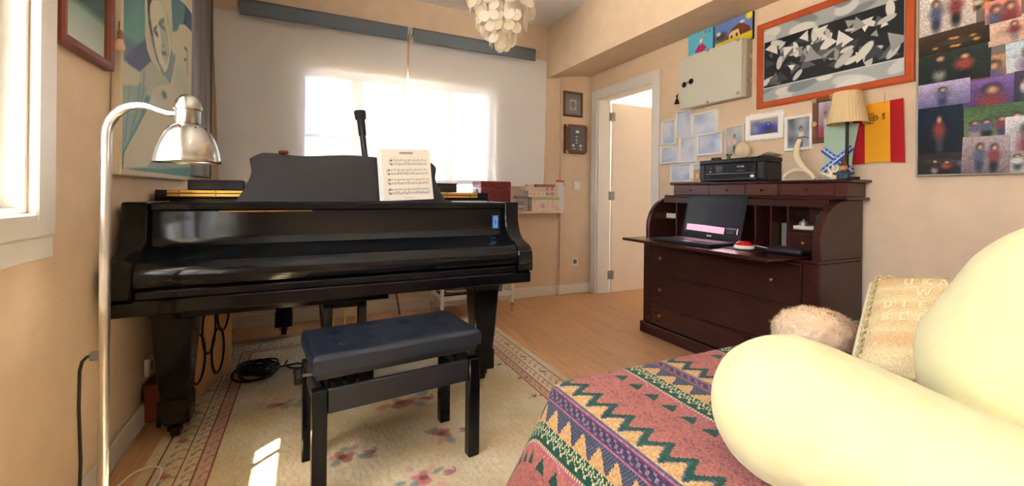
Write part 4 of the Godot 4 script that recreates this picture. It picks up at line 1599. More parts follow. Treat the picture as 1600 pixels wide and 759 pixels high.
	part("plate", g, M.white, lsw)
	g = Geo.new()
	g.box(Vector3(-0.026, -0.028, 0.0092), Vector3(0.026, 0.028, 0.013), 0.002)
	part("rocker", g, M.white_gloss, lsw)
	var so := thing("wall_socket", "square white power socket low on the pillar", "socket", Vector3(2.548, 0.334, pz))
	g = Geo.new()
	g.box(Vector3(-0.042, -0.042, 0), Vector3(0.042, 0.042, 0.009), 0.003)
	part("plate", g, M.white, so)
	g = Geo.new()
	g.xf = Transform3D(Basis(Vector3.RIGHT, PI / 2), Vector3(0, 0, 0.009))
	g.lathe([Vector2(0.0, 0.0012), Vector2(0.02, 0.0012), Vector2(0.021, 0.003), Vector2(0.024, 0.003), Vector2(0.024, 0)], 20)
	part("outlet", g, M.gray, so)

func p_boxes(sy: float, sz: float) -> void:
	var g: Geo
	# big floral box with green lid rim
	var fp := Pic.new(128, 64, hexc(226, 200, 184))
	for k in 40:
		fp.ell(rng.randf() * 128, rng.randf() * 64, rng.randf_range(1.5, 4), rng.randf_range(1, 3), [hexc(206, 150, 140), hexc(150, 150, 150), hexc(236, 220, 206)][k % 3], 0.4, rng.randf() * 3)
	fp.rect(40, 34, 62, 37, hexc(90, 80, 80))
	fp.rect(44, 40, 58, 42, hexc(110, 96, 96))
	var fm := print_mat(fp.tex(), 0.8)
	var b := thing("floral_box", "pale floral cardboard box with green lid on the window shelf", "box", Vector3(2.14, sy, sz))
	g = Geo.new()
	g.box(Vector3(-0.155, 0, -0.055), Vector3(0.155, 0.115, 0.055), 0.002)
	g.quad(Vector3(-0.153, 0.113, 0.0556), Vector3(0.153, 0.113, 0.0556), Vector3(0.153, 0.002, 0.0556), Vector3(-0.153, 0.002, 0.0556), Vector3(0, 0, 1))
	part("body", g, fm, b)
	g = Geo.new()
	g.box(Vector3(-0.159, 0.1155, -0.058), Vector3(0.159, 0.142, 0.058), 0.002)
	part("lid", g, mat(hexc(176, 186, 122), 0.8), b)
	# upper box with coloured dots
	var dp := Pic.new(128, 40, hexc(222, 196, 172))
	var dc := [hexc(230, 210, 180), hexc(236, 226, 206), hexc(84, 164, 160), hexc(222, 112, 104)]
	for k in 4:
		dp.ell(30 + 26 * k, 20, 10, 10, dc[k], 0.15)
		dp.ell(30 + 26 * k, 20, 4, 4, dc[k].lightened(0.3) if k > 1 else hexc(140, 120, 100), 0.3)
	dp.ell(8, 22, 4, 5, hexc(206, 120, 130), 0.3)
	b = thing("dotted_box", "pinkish box with coloured round medallions stacked on the floral box", "box", Vector3(2.115, sy + 0.1425, sz))
	g = Geo.new()
	g.box(Vector3(-0.165, 0, -0.05), Vector3(0.145, 0.062, 0.05), 0.002)
	g.quad(Vector3(-0.12, 0.061, 0.0506), Vector3(0.144, 0.061, 0.0506), Vector3(0.144, 0.001, 0.0506), Vector3(-0.12, 0.001, 0.0506), Vector3(0, 0, 1))
	part("body", g, print_mat(dp.tex(), 0.8), b)
	g = Geo.new()
	g.box(Vector3(-0.205, 0.0625, -0.054), Vector3(0.15, 0.098, 0.054), 0.002)
	part("lid", g, mat(hexc(216, 184, 164), 0.8), b)
	for k in 2:
		g = Geo.new()
		g.xf = Transform3D(Basis(Vector3.RIGHT, PI / 2), Vector3(0.045 + 0.055 * k, 0.08, 0.0542))
		g.cyl(Vector3.ZERO, 0.014, 0.001, 16)
		part("red_dot", g, mat(hexc(214, 110, 100), 0.8), b)
	b = thing("notebook", "brown bound notebook on top of the stacked boxes", "notebook", Vector3(2.12, sy + 0.241, sz))
	g = Geo.new()
	g.box(Vector3(-0.08, 0, -0.045), Vector3(0.135, 0.003, 0.045), 0.001)
	g.box(Vector3(-0.08, 0.023, -0.045), Vector3(0.135, 0.026, 0.045), 0.001)
	g.box(Vector3(-0.08, 0.003, -0.045), Vector3(-0.076, 0.023, 0.045), 0.001)
	part("cover", g, mat(hexc(112, 78, 62), 0.7), b)
	g = Geo.new()
	g.box(Vector3(-0.075, 0.0032, -0.042), Vector3(0.131, 0.0228, 0.043), 0.001)
	part("pages", g, mat(hexc(150, 120, 100), 0.8), b)
	g = Geo.new()
	g.box(Vector3(-0.037, 0, -0.035), Vector3(0.037, 0.027, 0.035), 0.003)
	solo("pink_box", g, mat(hexc(218, 188, 168), 0.8), "tiny pink box beside the brown notebook on the box stack", "box", Vector3(1.985, sy + 0.241, sz))
	# small tin with print
	var tp := Pic.new(64, 80, hexc(176, 164, 156))
	tp.rect(8, 20, 40, 24, hexc(60, 56, 56))
	tp.rect(12, 32, 46, 36, hexc(80, 74, 72))
	tp.ell(24, 50, 22, 8, hexc(214, 190, 180), 0.4)
	tp.rect(16, 58, 44, 64, hexc(90, 80, 76))
	tp.ell(48, 66, 12, 10, hexc(206, 170, 160), 0.4)
	b = thing("printed_tin", "grey printed tin standing left of the floral box on the shelf", "tin", Vector3(1.885, sy, sz))
	g = Geo.new()
	g.box(Vector3(-0.07, 0, -0.04), Vector3(0.07, 0.125, 0.04), 0.006)
	g.quad(Vector3(-0.066, 0.12, 0.0406), Vector3(0.066, 0.12, 0.0406), Vector3(0.066, 0.004, 0.0406), Vector3(-0.066, 0.004, 0.0406), Vector3(0, 0, 1))
	part("body", g, print_mat(tp.tex(), 0.5), b)
	g = Geo.new()
	g.box(Vector3(-0.058, 0.1255, -0.035), Vector3(0.06, 0.152, 0.035), 0.008)
	part("lid", g, mat(hexc(140, 140, 140), 0.5), b)
	# folders at the end
	g = Geo.new()
	g.box(Vector3(-0.09, 0, -0.006), Vector3(0.01, 0.315, 0.0), 0.002)
	solo("red_folder", g, mat(hexc(214, 72, 58), 0.6), "red cardboard folder leaning behind the boxes against the pillar", "folder", Vector3(2.385, sy, sz - 0.012), 0.1)
	g = Geo.new()
	g.box(Vector3(-0.1, 0, 0), Vector3(-0.002, 0.295, 0.004), 0.001)
	g.box(Vector3(-0.085, 0, 0.006), Vector3(0.008, 0.26, 0.012), 0.001)
	solo("paper_folder", g, mat(hexc(222, 218, 216), 0.8), "white paper folder standing in front of the red folder", "folder", Vector3(2.385, sy, sz - 0.006), 0.1)

func cart() -> void:
	var x0 := 0.99
	var x1 := 1.655
	var z0 := -3.75
	var z1 := -3.42
	var b := Vector3((x0 + x1) / 2, 0, (z0 + z1) / 2)
	var t := thing("trolley", "white wheeled trolley with magazines behind the piano's right leg", "trolley", b)
	var g: Geo
	for x in [x0 + 0.014, x1 - 0.014]:
		for z in [z0 + 0.014, z1 - 0.014]:
			g = G(b)
			g.box(Vector3(x - 0.014, 0.085, z - 0.014), Vector3(x + 0.014, 0.9, z + 0.014), 0.003)
			part("post", g, M.white, t)
			g = G(b)
			g.box(Vector3(x - 0.012, 0.05, z - 0.008), Vector3(x - 0.009, 0.0855, z + 0.008), 0.001)
			g.box(Vector3(x + 0.009, 0.05, z - 0.008), Vector3(x + 0.012, 0.0855, z + 0.008), 0.001)
			var fork := part("caster", g, mat(hexc(150, 110, 60), 0.4, 0.6), t)
			g = Geo.new()
			g.xf = Transform3D(Basis(Vector3(0, 0, 1), PI / 2), Vector3(x + 0.008, 0.0245, z) - b)
			g.cyl(Vector3.ZERO, 0.0245, 0.016, 16, 0.003)
			part("wheel", g, mat(hexc(190, 170, 140), 0.5), fork)
			g = G(b)
			g.tube([Vector3(x - 0.011, 0.025, z), Vector3(x + 0.011, 0.025, z)], 0.004, 6)
			g.box(Vector3(x - 0.012, 0.02, z - 0.005), Vector3(x - 0.009, 0.055, z + 0.005), 0.001)
			part("axle", g, M.brass, fork)
	for y in [0.17, 0.52, 0.885]:
		g = G(b)
		g.box(Vector3(x0 + 0.028, y - 0.02, z1 - 0.02), Vector3(x1 - 0.028, y + 0.02, z1 - 0.006), 0.003)
		g.box(Vector3(x0 + 0.028, y - 0.02, z0 + 0.006), Vector3(x1 - 0.028, y + 0.02, z0 + 0.02), 0.003)
		g.box(Vector3(x0 + 0.006, y - 0.02, z0 + 0.028), Vector3(x0 + 0.02, y + 0.02, z1 - 0.028), 0.003)
		g.box(Vector3(x1 - 0.02, y - 0.02, z0 + 0.028), Vector3(x1 - 0.006, y + 0.02, z1 - 0.028), 0.003)
		g.box(Vector3(x0 + 0.02, y - 0.008, z0 + 0.02), Vector3(x1 - 0.02, y + 0.002, z1 - 0.02), 0.0)
		if y > 0.8:
			g.box(Vector3(x0 + 0.004, y + 0.0205, z0 + 0.004), Vector3(x1 - 0.004, y + 0.03, z1 - 0.004), 0.002)
		part("shelf", g, M.white, t)
	# tray of magazines on the low shelf
	g = Geo.new()
	g.box(Vector3(-0.15, 0, -0.12), Vector3(0.15, 0.012, 0.13), 0.004)
	g.box(Vector3(-0.15, 0.012, 0.122), Vector3(0.15, 0.03, 0.13), 0.002)
	solo("black_tray", g, M.rubber, "black tray holding magazines on the trolley's low shelf", "tray", Vector3(1.175, 0.1725, -3.575))
	var mc := [hexc(190, 180, 160), hexc(120, 112, 100), hexc(206, 200, 186), hexc(96, 90, 84), hexc(200, 190, 168), hexc(150, 140, 124)]
	var y := 0.1855
	for k in 6:
		g = Geo.new()
		var hh := 0.011 + 0.003 * (k % 2)
		g.grid(16, 1, func(u: float, v: float) -> Vector3: return Vector3(lerpf(-0.135, 0.135, u), hh + 0.01 * (1.0 - sin(u * PI)) * (0.4 + 0.15 * k) , lerpf(-0.1, 0.105, v)), -1.0)
		g.grid(16, 1, func(u: float, v: float) -> Vector3: return Vector3(lerpf(-0.135, 0.135, u), lerpf(0.0, hh, v) + 0.01 * (1.0 - sin(u * PI)) * (0.4 + 0.15 * k), 0.105), 1.0)
		g.grid(16, 1, func(u: float, v: float) -> Vector3: return Vector3(lerpf(-0.135, 0.135, u), 0.01 * (1.0 - sin(u * PI)) * (0.4 + 0.15 * k), lerpf(-0.1, 0.105, v)), 1.0)
		solo("magazine", g, mat(mc[k], 0.6), ["lowest", "second lowest", "third", "fourth", "fifth", "topmost"][k] + " magazine of the pile in the black tray on the trolley", "magazine", Vector3(1.175 + 0.004 * (k % 3), y, -3.57), 0.03 * ((k % 3) - 1), "magazines on the trolley")
		y += hh + 0.0012
	# grey bag on the low shelf
	g = Geo.new()
	g.sdf(func(q: Vector3) -> float: return Vector3(maxf(absf(q.x) - 0.035, 0), maxf(absf(q.y) - 0.07, 0), maxf(absf(q.z) - 0.05, 0)).length() - 0.022 - 0.006 * sin(q.y * 60.0 + q.x * 40.0), Vector3(-0.08, -0.12, -0.1), Vector3(0.08, 0.12, 0.1), 0.012)
	solo("grey_bag", g, mat(hexc(110, 110, 116), 0.7), "grey cloth bag on the trolley's low shelf by the right post", "bag", Vector3(1.515, 0.271, -3.53))
	# maroon box on the trolley's top
	var mb := mat(hexc(116, 34, 34), 0.4)
	var bx := thing("maroon_box", "maroon leather box standing on the trolley beside the sheer curtain", "box", Vector3(1.46, 0.9155, -3.6))
	g = Geo.new()
	g.box(Vector3(-0.1, 0, -0.11), Vector3(0.185, 0.175, 0.11), 0.005)
	part("body", g, mb, bx)
	g = Geo.new()
	g.box(Vector3(-0.102, 0.1775, -0.112), Vector3(0.187, 0.235, 0.112), 0.006)
	part("lid", g, mb, bx)
	for xx in [-0.03, 0.09]:
		for yy in [0.165, 0.23]:
			g = Geo.new()
			g.ball(Vector3(xx + 0.03, yy - 0.02, 0.112), Vector3(0.008, 0.008, 0.005), 10, 6)
			part("stud", g, M.rubber, bx)
	g = Geo.new()
	g.lathe([Vector2(0, 0), Vector2(0.022, 0), Vector2(0.024, 0.03), Vector2(0.012, 0.045), Vector2(0.008, 0.06), Vector2(0.014, 0.075), Vector2(0.004, 0.09), Vector2(0, 0.09)], 14)
	var fg := solo("figurine", g, mat(hexc(150, 146, 140), 0.5), "tiny grey figurine standing left of the maroon box", "figurine", Vector3(1.325, 0.9155, -3.5))
	fg.scale = Vector3(1, 1.9, 1)

func floor_things() -> void:
	# wooden board with black rope ovals under the piano
	var b := Vector3(-0.47, 0.0135, -2.72)
	var t := thing("wooden_board", "pale wooden board with black oval rope rings leaning under the piano", "board", b, deg_to_rad(-14.0))
	var g := Geo.new()
	g.box(Vector3(-0.02, 0, -0.25), Vector3(0.02, 0.52, 0.25), 0.004)
	part("panel", g, M.pine, t)
	for e in [[-0.07, 0.17, 0.12], [0.03, 0.32, 0.13], [-0.13, 0.37, 0.11], [0.14, 0.2, 0.12]]:
		g = Geo.new()
		var pts := []
		for k in 25:
			var a := TAU * k / 24.0
			pts.append(Vector3(0.024, e[1] + cos(a) * e[2], e[0] + sin(a) * 0.07))
		g.tube(pts, 0.006, 6, false)
		part("rope_ring", g, M.rubber, t)
	# coiled black cable
	g = Geo.new()
	var path := []
	var r2 := RandomNumberGenerator.new()
	r2.seed = 11
	var tot := 260
	for k in tot:
		var f := k / float(tot)
		var a := TAU * 11.0 * f
		var rr := 0.06 + 0.032 * sin(f * 37.0) + 0.014 * sin(f * 91.0)
		path.append(Vector3(cos(a) * rr * 1.15, 0.009 + 0.04 * (0.5 + 0.5 * sin(f * 53.0)) + 0.016 * f, sin(a) * rr * 1.3))
	for q in [Vector3(0.12, 0.02, -0.02), Vector3(0.16, 0.012, -0.05), Vector3(0.21, 0.01, -0.06), Vector3(0.25, 0.01, -0.02), Vector3(0.22, 0.01, 0.02), Vector3(0.17, 0.01, 0.0), Vector3(0.14, 0.012, -0.06), Vector3(0.15, 0.015, -0.12)]:
		path.append(q)
	g.tube(path, 0.0055, 6)
	solo("coiled_cable", g, M.rubber, "tangled coil of black cable on the rug under the piano", "cable", Vector3(-0.25, 0.0125, -2.8))
	# thin white cable on the floor at the left wall
	g = Geo.new()
	var c := Curve3D.new()
	c.add_point(Vector3(-0.62, 0.016, -1.9), Vector3.ZERO, Vector3(0.05, 0, 0))
	c.add_point(Vector3(-0.53, 0.016, -2.02), Vector3(-0.06, 0, 0), Vector3(0.05, 0, 0))
	c.add_point(Vector3(-0.47, 0.016, -1.93), Vector3(0, 0, -0.05), Vector3(0, 0, 0.06))
	c.add_point(Vector3(-0.53, 0.016, -1.7), Vector3(0.03, 0, -0.05), Vector3.ZERO)
	var pts2 := []
	for q in c.tessellate_even_length(5, 0.02):
		pts2.append(q)
	g.tube(pts2, 0.0035, 6)
	solo("white_cable", g, M.white, "thin white cable looping on the floor by the left baseboard", "cable")
	# socket block by the left wall
	var sb := thing("socket_block", "small white socket block on the left wall behind the piano leg", "socket", Vector3(LW, 0.24, -2.5), PI / 2)
	g = Geo.new()
	g.box(Vector3(-0.04, -0.04, 0), Vector3(0.04, 0.04, 0.02), 0.003)
	part("plate", g, M.white, sb)
	g = Geo.new()
	g.xf = Transform3D(Basis(Vector3.RIGHT, PI / 2), Vector3(0, 0, 0.02))
	g.cyl(Vector3.ZERO, 0.022, 0.002, 16)
	part("outlet", g, M.gray, sb)
	var rb := thing("red_case", "small red-brown case on the floor behind the piano's left leg", "box", Vector3(-0.6, 0.0, -2.48))
	g = Geo.new()
	g.box(Vector3(-0.05, 0.0125, -0.08), Vector3(0.03, 0.16, 0.06), 0.004)
	part("body", g, mat(hexc(132, 66, 40), 0.6), rb)
	g = Geo.new()
	g.box(Vector3(-0.052, 0.1605, -0.082), Vector3(0.032, 0.175, 0.062), 0.003)
	part("lid", g, mat(hexc(120, 58, 36), 0.6), rb)
	# thin stick under the piano
	g = Geo.new()
	g.tube([Vector3(0, 0.005, 0), Vector3(-0.09, 0.62, -0.1)], 0.008, 8)
	solo("wooden_rod", g, mat(hexc(110, 76, 46), 0.6), "thin brown rod leaning on the wall under the piano", "rod", Vector3(0.72, 0.0, -3.72))

func knob(at: Vector3, r: float, m: Material, parent: Node3D) -> void:
	var g := Geo.new()
	g.xf = Transform3D(Basis(Vector3(0, 0, 1), PI / 2), at)
	g.lathe([Vector2(r * 0.5, 0), Vector2(r * 0.45, r * 0.7), Vector2(r * 0.9, r * 1.0), Vector2(r, r * 1.5), Vector2(r * 0.7, r * 1.9), Vector2(0, r * 2.05)], 14)
	part("knob", g, m, parent)

func desk() -> void:
	var b := Vector3(2.545, 0, -1.93)
	var t := thing("roll_top_desk", "dark mahogany roll-top writing desk with drawers against the right wall", "desk", b)
	var Z0 := -2.55
	var Z1 := -1.3
	var g := G(b)
	g.box(Vector3(2.318, 0, Z0 - 0.02), Vector3(2.745, 0.082, Z1 + 0.02), 0.006)
	part("plinth", g, M.mahogany, t)
	g = G(b)
	g.box(Vector3(2.345, 0.0825, Z0), Vector3(2.74, 0.7, Z1), 0.004)
	part("body", g, M.mahogany, t)
	for z in [[Z0 + 0.002, Z0 + 0.075], [Z1 - 0.075, Z1 - 0.002]]:
		g = G(b)
		g.box(Vector3(2.333, 0.084, z[0]), Vector3(2.346, 0.698, z[1]), 0.004)
		part("stile", g, M.mahogany, t)
	for y in [[0.088, 0.228], [0.238, 0.455], [0.465, 0.685]]:
		g = G(b)
		g.box(Vector3(2.331, y[0], Z0 + 0.082), Vector3(2.347, y[1], Z1 - 0.082), 0.005)
		var d := part("drawer", g, M.mahogany, t)
		for z in [-2.36, -1.53]:
			knob(Vector3(2.331, (y[0] + y[1]) / 2 + 0.012, z) - b, 0.0125, mat(hexc(150, 118, 66), 0.35, 0.9), d)
		# brass lip line at the upper edge
		g = G(b)
		g.box(Vector3(2.329, y[1] + 0.002, Z0 + 0.082), Vector3(2.338, y[1] + 0.007, Z1 - 0.082), 0.002)
		part("bead", g, M.mahogany_light, d)
	g = G(b)
	g.box(Vector3(2.335, 0.7, Z0 + 0.0), Vector3(2.74, 0.716, Z1), 0.003)
	part("desk_floor", g, M.mahogany, t)
	# pulled-out writing board with moulded edge
	g = G(b)
	g.box(Vector3(2.07, 0.7165, -2.485), Vector3(2.6, 0.735, -1.385), 0.006)
	part("writing_board", g, M.mahogany, t)
	# swept hood sides
	var hood := [Vector2(2.74, 0.716), Vector2(2.355, 0.716), Vector2(2.352, 0.78)]
	for k in range(1, 11):
		var a := PI / 2 * k / 10.0
		hood.append(Vector2(2.352 + 0.23 * (1.0 - cos(a)), 0.8 + 0.23 * sin(a)))
	hood.append(Vector2(2.74, 1.03))
	for z in [[Z0, Z0 + 0.035], [Z1 - 0.045, Z1]]:
		g = G(b)
		g.prism(PackedVector2Array(hood), z[0], z[1], 0.004)
		part("hood_side", g, M.mahogany, t)
	# tambour slats pushed up under the top
	for k in 4:
		var a := PI / 2 * (0.8 + 0.05 * k)
		g = Geo.new()
		g.xf = Transform3D(Basis(Vector3(0, 0, 1), -a + PI / 2), Vector3(2.362 + 0.22 * (1.0 - cos(a)), 0.8 + 0.218 * sin(a), 0) - b)
		g.box(Vector3(-0.009, -0.006, Z0 + 0.036), Vector3(0.009, 0.004, Z1 - 0.046), 0.003)
		part("tambour_slat", g, M.mahogany, t)
	g = G(b)
	g.box(Vector3(2.7, 0.716, Z0 + 0.035), Vector3(2.738, 1.03, Z1 - 0.045), 0.0)
	part("back_panel", g, M.mahogany, t)
	# pigeonholes
	for z in [-2.39, -1.76, -1.66, -1.56]:
		g = G(b)
		g.box(Vector3(2.5, 0.7365, z - 0.006), Vector3(2.7, 1.0, z + 0.006), 0.002)
		part("divider", g, M.mahogany, t)
	for z in [[-2.51, -2.398, 0.86], [-1.552, -1.348, 0.85]]:
		g = G(b)
		g.box(Vector3(2.49, z[2], z[0]), Vector3(2.7, z[2] + 0.01, z[1]), 0.002)
		part("inner_shelf", g, M.mahogany, t)
	g = G(b)
	g.box(Vector3(2.47, 0.737, -1.55), Vector3(2.5, 0.847, -1.35), 0.004)
	var sd := part("inner_drawer", g, M.mahogany, t)
	knob(Vector3(2.47, 0.79, -1.45) - b, 0.008, M.brass, sd)
	g = G(b)
	g.box(Vector3(2.5, 0.985, Z0 + 0.035), Vector3(2.7, 1.03, Z1 - 0.045), 0.004)
	part("inner_cornice", g, M.mahogany, t)
	# gallery of small drawers
	g = G(b)
	g.box(Vector3(2.525, 1.0305, -2.535), Vector3(2.745, 1.046, -1.27), 0.004)
	part("moulding", g, M.mahogany, t)
	g = G(b)
	g.box(Vector3(2.565, 1.0465, -2.48), Vector3(2.74, 1.125, -1.29), 0.003)
	part("gallery", g, M.mahogany_light, t)
	g = G(b)
	g.box(Vector3(2.545, 1.1255, -2.5), Vector3(2.748, 1.14, -1.262), 0.004)
	part("top", g, M.mahogany, t)
	for z in [[-2.455, -2.15], [-2.125, -1.875], [-1.855, -1.655], [-1.625, -1.345]]:
		g = G(b)
		g.box(Vector3(2.557, 1.052, z[0]), Vector3(2.566, 1.12, z[1]), 0.003)
		var d2 := part("small_drawer", g, M.mahogany_light, t)
		knob(Vector3(2.557, 1.084, (z[0] + z[1]) / 2) - b, 0.008, M.dark_wood, d2)

func desk_things() -> void:
	var g: Geo
	# laptop
	var lap := thing("laptop", "open black laptop on the desk's writing board with pink band on screen", "laptop", Vector3(2.285, 0.7355, -2.03), deg_to_rad(-90.0 + 2.0))
	g = Geo.new()
	g.box(Vector3(-0.225, 0.002, -0.14), Vector3(0.225, 0.02, 0.14), 0.004)
	part("base", g, M.black_matte, lap)
	g = Geo.new()
	for r in 5:
		for c in 14:
			g.box(Vector3(-0.2 + c * 0.0288, 0.0202, -0.1 + r * 0.03), Vector3(-0.2 + c * 0.0288 + 0.0245, 0.0225, -0.1 + r * 0.03 + 0.0255), 0.001)
	var kb := part("keyboard", g, mat(hexc(30, 31, 34), 0.5), lap)
	kb.set_meta("kind", "stuff")
	g = Geo.new()
	g.box(Vector3(-0.05, 0.0202, 0.07), Vector3(0.05, 0.0206, 0.13), 0.0)
	part("touchpad", g, mat(hexc(40, 40, 44), 0.4), lap)
	var lid := Basis(Vector3.RIGHT, deg_to_rad(-14.0))
	var hp := Vector3(0, 0.022, -0.138)
	g = Geo.new()
	g.xf = Transform3D(lid, hp)
	g.box(Vector3(-0.228, 0, -0.008), Vector3(0.228, 0.305, 0.0), 0.003)
	var ld := part("screen_lid", g, M.black_matte, lap)
	var sp := Pic.new(320, 200, hexc(34, 34, 38))
	sp.rect(0, 0, 320, 150, hexc(38, 38, 42))
	sp.poly([Vector2(16, 158), Vector2(120, 160), Vector2(240, 166), Vector2(240, 200), Vector2(16, 192)], hexc(250, 186, 214))
	sp.rect(248, 166, 300, 172, hexc(110, 104, 120))
	sp.rect(252, 178, 296, 181, hexc(80, 78, 96))
	sp.rect(256, 188, 290, 192, hexc(130, 70, 90))
	sp.rect(306, 166, 312, 196, hexc(226, 170, 196))
	var sm := print_mat(sp.tex(), 0.25)
	sm.emission_enabled = true
	sm.emission_texture = sp.tex()
	sm.emission_operator = BaseMaterial3D.EMISSION_OP_MULTIPLY
	sm.emission = Color.WHITE
	sm.emission_energy_multiplier = 0.16
	g = sheet(0.424, 0.25, 0.001, Vector2(0, 0), Vector2(1, 1), Vector2(0, 0.165))
	var scr := part("screen", g, sm, ld)
	scr.transform = Transform3D(lid, hp)
	var al := AreaLight3D.new()
	al.name = "screen_light"
	al.area_size = Vector2(0.4, 0.06)
	al.light_energy = 0.02
	al.light_color = Color(1.0, 0.8, 0.88)
	al.area_range = 3.0
	al.shadow_enabled = true
	lap.add_child(al)
	al.transform = Transform3D(lid * Basis(Vector3.UP, PI), hp + lid * Vector3(0, 0.07, 0.01))
	g = Geo.new()
	g.xf = Transform3D(lid, hp)
	g.box(Vector3(-0.018, 0.015, 0.0), Vector3(0.018, 0.026, 0.001), 0.0005)
	part("maker_badge", g, mat(hexc(190, 190, 194), 0.3, 0.6), ld)
	for s in [-1.0, 1.0]:
		g = Geo.new()
		g.tube([Vector3(s * 0.15 - 0.025, 0.021, -0.14), Vector3(s * 0.15 + 0.025, 0.021, -0.14)], 0.006, 8)
		part("hinge", g, M.rubber, lap)
	# mouse mat, red button, lead, phone
	g = Geo.new()
	g.box(Vector3(-0.09, 0, -0.12), Vector3(0.09, 0.003, 0.12), 0.001)
	solo("mouse_mat", g, M.rubber, "small black mouse mat under the red button on the desk", "mat", Vector3(2.33, 0.7355, -1.68))
	var rb := thing("red_button", "round red push button with white rim on the black mouse mat", "button", Vector3(2.32, 0.739, -1.7))
	g = Geo.new()
	g.lathe([Vector2(0, 0), Vector2(0.052, 0), Vector2(0.055, 0.006), Vector2(0.052, 0.016), Vector2(0.046, 0.019), Vector2(0, 0.019)], 28)
	part("rim", g, mat(hexc(232, 222, 206), 0.4), rb)
	g = Geo.new()
	g.lathe([Vector2(0.045, 0.0192), Vector2(0.043, 0.028), Vector2(0.034, 0.037), Vector2(0.018, 0.042), Vector2(0, 0.043)], 28)
	part("dome", g, mat(hexc(196, 26, 36), 0.25), rb)
	g = Geo.new()
	var c := Curve3D.new()
	c.add_point(Vector3(2.37, 0.741, -1.7), Vector3.ZERO, Vector3(0.06, 0, -0.08))
	c.add_point(Vector3(2.44, 0.741, -1.83), Vector3(-0.02, 0, 0.05), Vector3(0.03, 0, -0.03))
	c.add_point(Vector3(2.49, 0.741, -1.74), Vector3(0, 0, -0.06), Vector3(-0.02, 0, 0.08))
	c.add_point(Vector3(2.4, 0.741, -1.52), Vector3(0.02, 0, -0.1), Vector3.ZERO)
	var pts := []
	for q in c.tessellate_even_length(5, 0.02):
		pts.append(q)
	g.tube(pts, 0.003, 6)
	solo("white_lead", g, M.white, "thin white lead curling behind the red button on the desk", "cable")
	g = Geo.new()
	g.sdf(func(q: Vector3) -> float: return Vector3(maxf(absf(q.x) - 0.05, 0), q.y * 1.6, maxf(absf(q.z) - 0.07, 0)).length() - 0.025 - 0.004 * sin(q.z * 70.0) * sin(q.x * 60.0), Vector3(-0.1, -0.03, -0.12), Vector3(0.1, 0.03, 0.12), 0.008)
	solo("dark_pouch", g, mat(hexc(36, 26, 34), 0.5), "soft dark pouch at the right end of the writing board", "pouch", Vector3(2.38, 0.7515, -1.47))
	# things in the pigeonholes
	g = Geo.new()
	g.box(Vector3(-0.003, 0, -0.05), Vector3(0.003, 0.035, 0.05), 0.001)
	solo("cream_card", g, mat(hexc(214, 208, 180), 0.8), "cream card lying in the desk's left pigeonhole", "card", Vector3(2.52, 0.8715, -2.454))
	g = Geo.new()
	g.box(Vector3(-0.07, 0, -0.09), Vector3(0.07, 0.02, 0.09), 0.002)
	solo("paper_pile", g, mat(hexc(196, 192, 178), 0.8), "pile of papers in the desk's right pigeonhole", "paper", Vector3(2.59, 0.861, -1.45))
	var bl := thing("desk_bell", "small silver reception bell on the papers in the right pigeonhole", "bell", Vector3(2.55, 0.8815, -1.5))
	g = Geo.new()
	g.lathe([Vector2(0, 0), Vector2(0.028, 0), Vector2(0.028, 0.004), Vector2(0.025, 0.006), Vector2(0.022, 0.018), Vector2(0.013, 0.026), Vector2(0, 0.028)], 20)
	part("dome", g, M.chrome, bl)
	g = Geo.new()
	g.cyl(Vector3(0, 0.028, 0), 0.004, 0.008, 10, 0.001)
	part("plunger", g, M.chrome, bl)
	g = Geo.new()
	g.box(Vector3(-0.04, 0, -0.05), Vector3(0.04, 0.06, 0.05), 0.004)
	solo("blue_box", g, mat(hexc(30, 66, 84), 0.5), "dark blue box at the back of the right pigeonhole", "box", Vector3(2.65, 0.8815, -1.42))
	g = Geo.new()
	g.box(Vector3(-0.02, 0, -0.035), Vector3(0.02, 0.15, 0.035), 0.002)
	solo("grey_booklet", g, mat(hexc(116, 120, 108), 0.7), "grey green booklet standing right of the laptop in the desk", "book", Vector3(2.6, 0.7365, -1.61))
	g = Geo.new()
	g.box(Vector3(-0.03, 0, -0.045), Vector3(0.03, 0.05, 0.045), 0.003)
	solo("red_book", g, mat(hexc(96, 26, 26), 0.6), "dark red book lying at the back of the left pigeonhole", "book", Vector3(2.64, 0.8715, -2.455))
	# printer
	var pr := thing("printer", "black inkjet printer with small screen on top of the desk", "printer", Vector3(2.655, 1.1405, -1.995), deg_to_rad(-90.0))
	var K := mat(hexc(20, 20, 23), 0.3)
	var K2 := mat(hexc(44, 45, 52), 0.35)
	g = Geo.new()
	g.box(Vector3(-0.245, 0.004, -0.09), Vector3(0.245, 0.125, 0.078), 0.006)
	part("body", g, K, pr)
	g = Geo.new()
	g.box(Vector3(-0.25, 0.1255, -0.091), Vector3(0.25, 0.155, 0.086), 0.006)
	part("scanner_lid", g, K, pr)
	g = Geo.new()
	g.box(Vector3(-0.19, 0.06, 0.0785), Vector3(0.19, 0.124, 0.09), 0.003)
	var cp := part("control_panel", g, mat(hexc(16, 16, 19), 0.4), pr)
	g = Geo.new()
	g.box(Vector3(-0.105, 0.07, 0.0902), Vector3(-0.05, 0.112, 0.0915), 0.001)
	part("display", g, mat(hexc(62, 64, 74), 0.15), cp)
	g = Geo.new()
	g.box(Vector3(-0.155, 0.068, 0.0902), Vector3(-0.14, 0.076, 0.0915), 0.001)
	part("power_button", g, M.white, cp)
	g = Geo.new()
	g.box(Vector3(-0.15, 0.092, 0.0902), Vector3(-0.142, 0.1, 0.0912), 0.001)
	part("button", g, M.gray, cp)
	var tm := TextMesh.new()
	tm.text = "EPSON"
	var fnt := SystemFont.new()
	fnt.font_names = PackedStringArray(["Droid Sans"])
	fnt.font_weight = 700
	tm.font = fnt
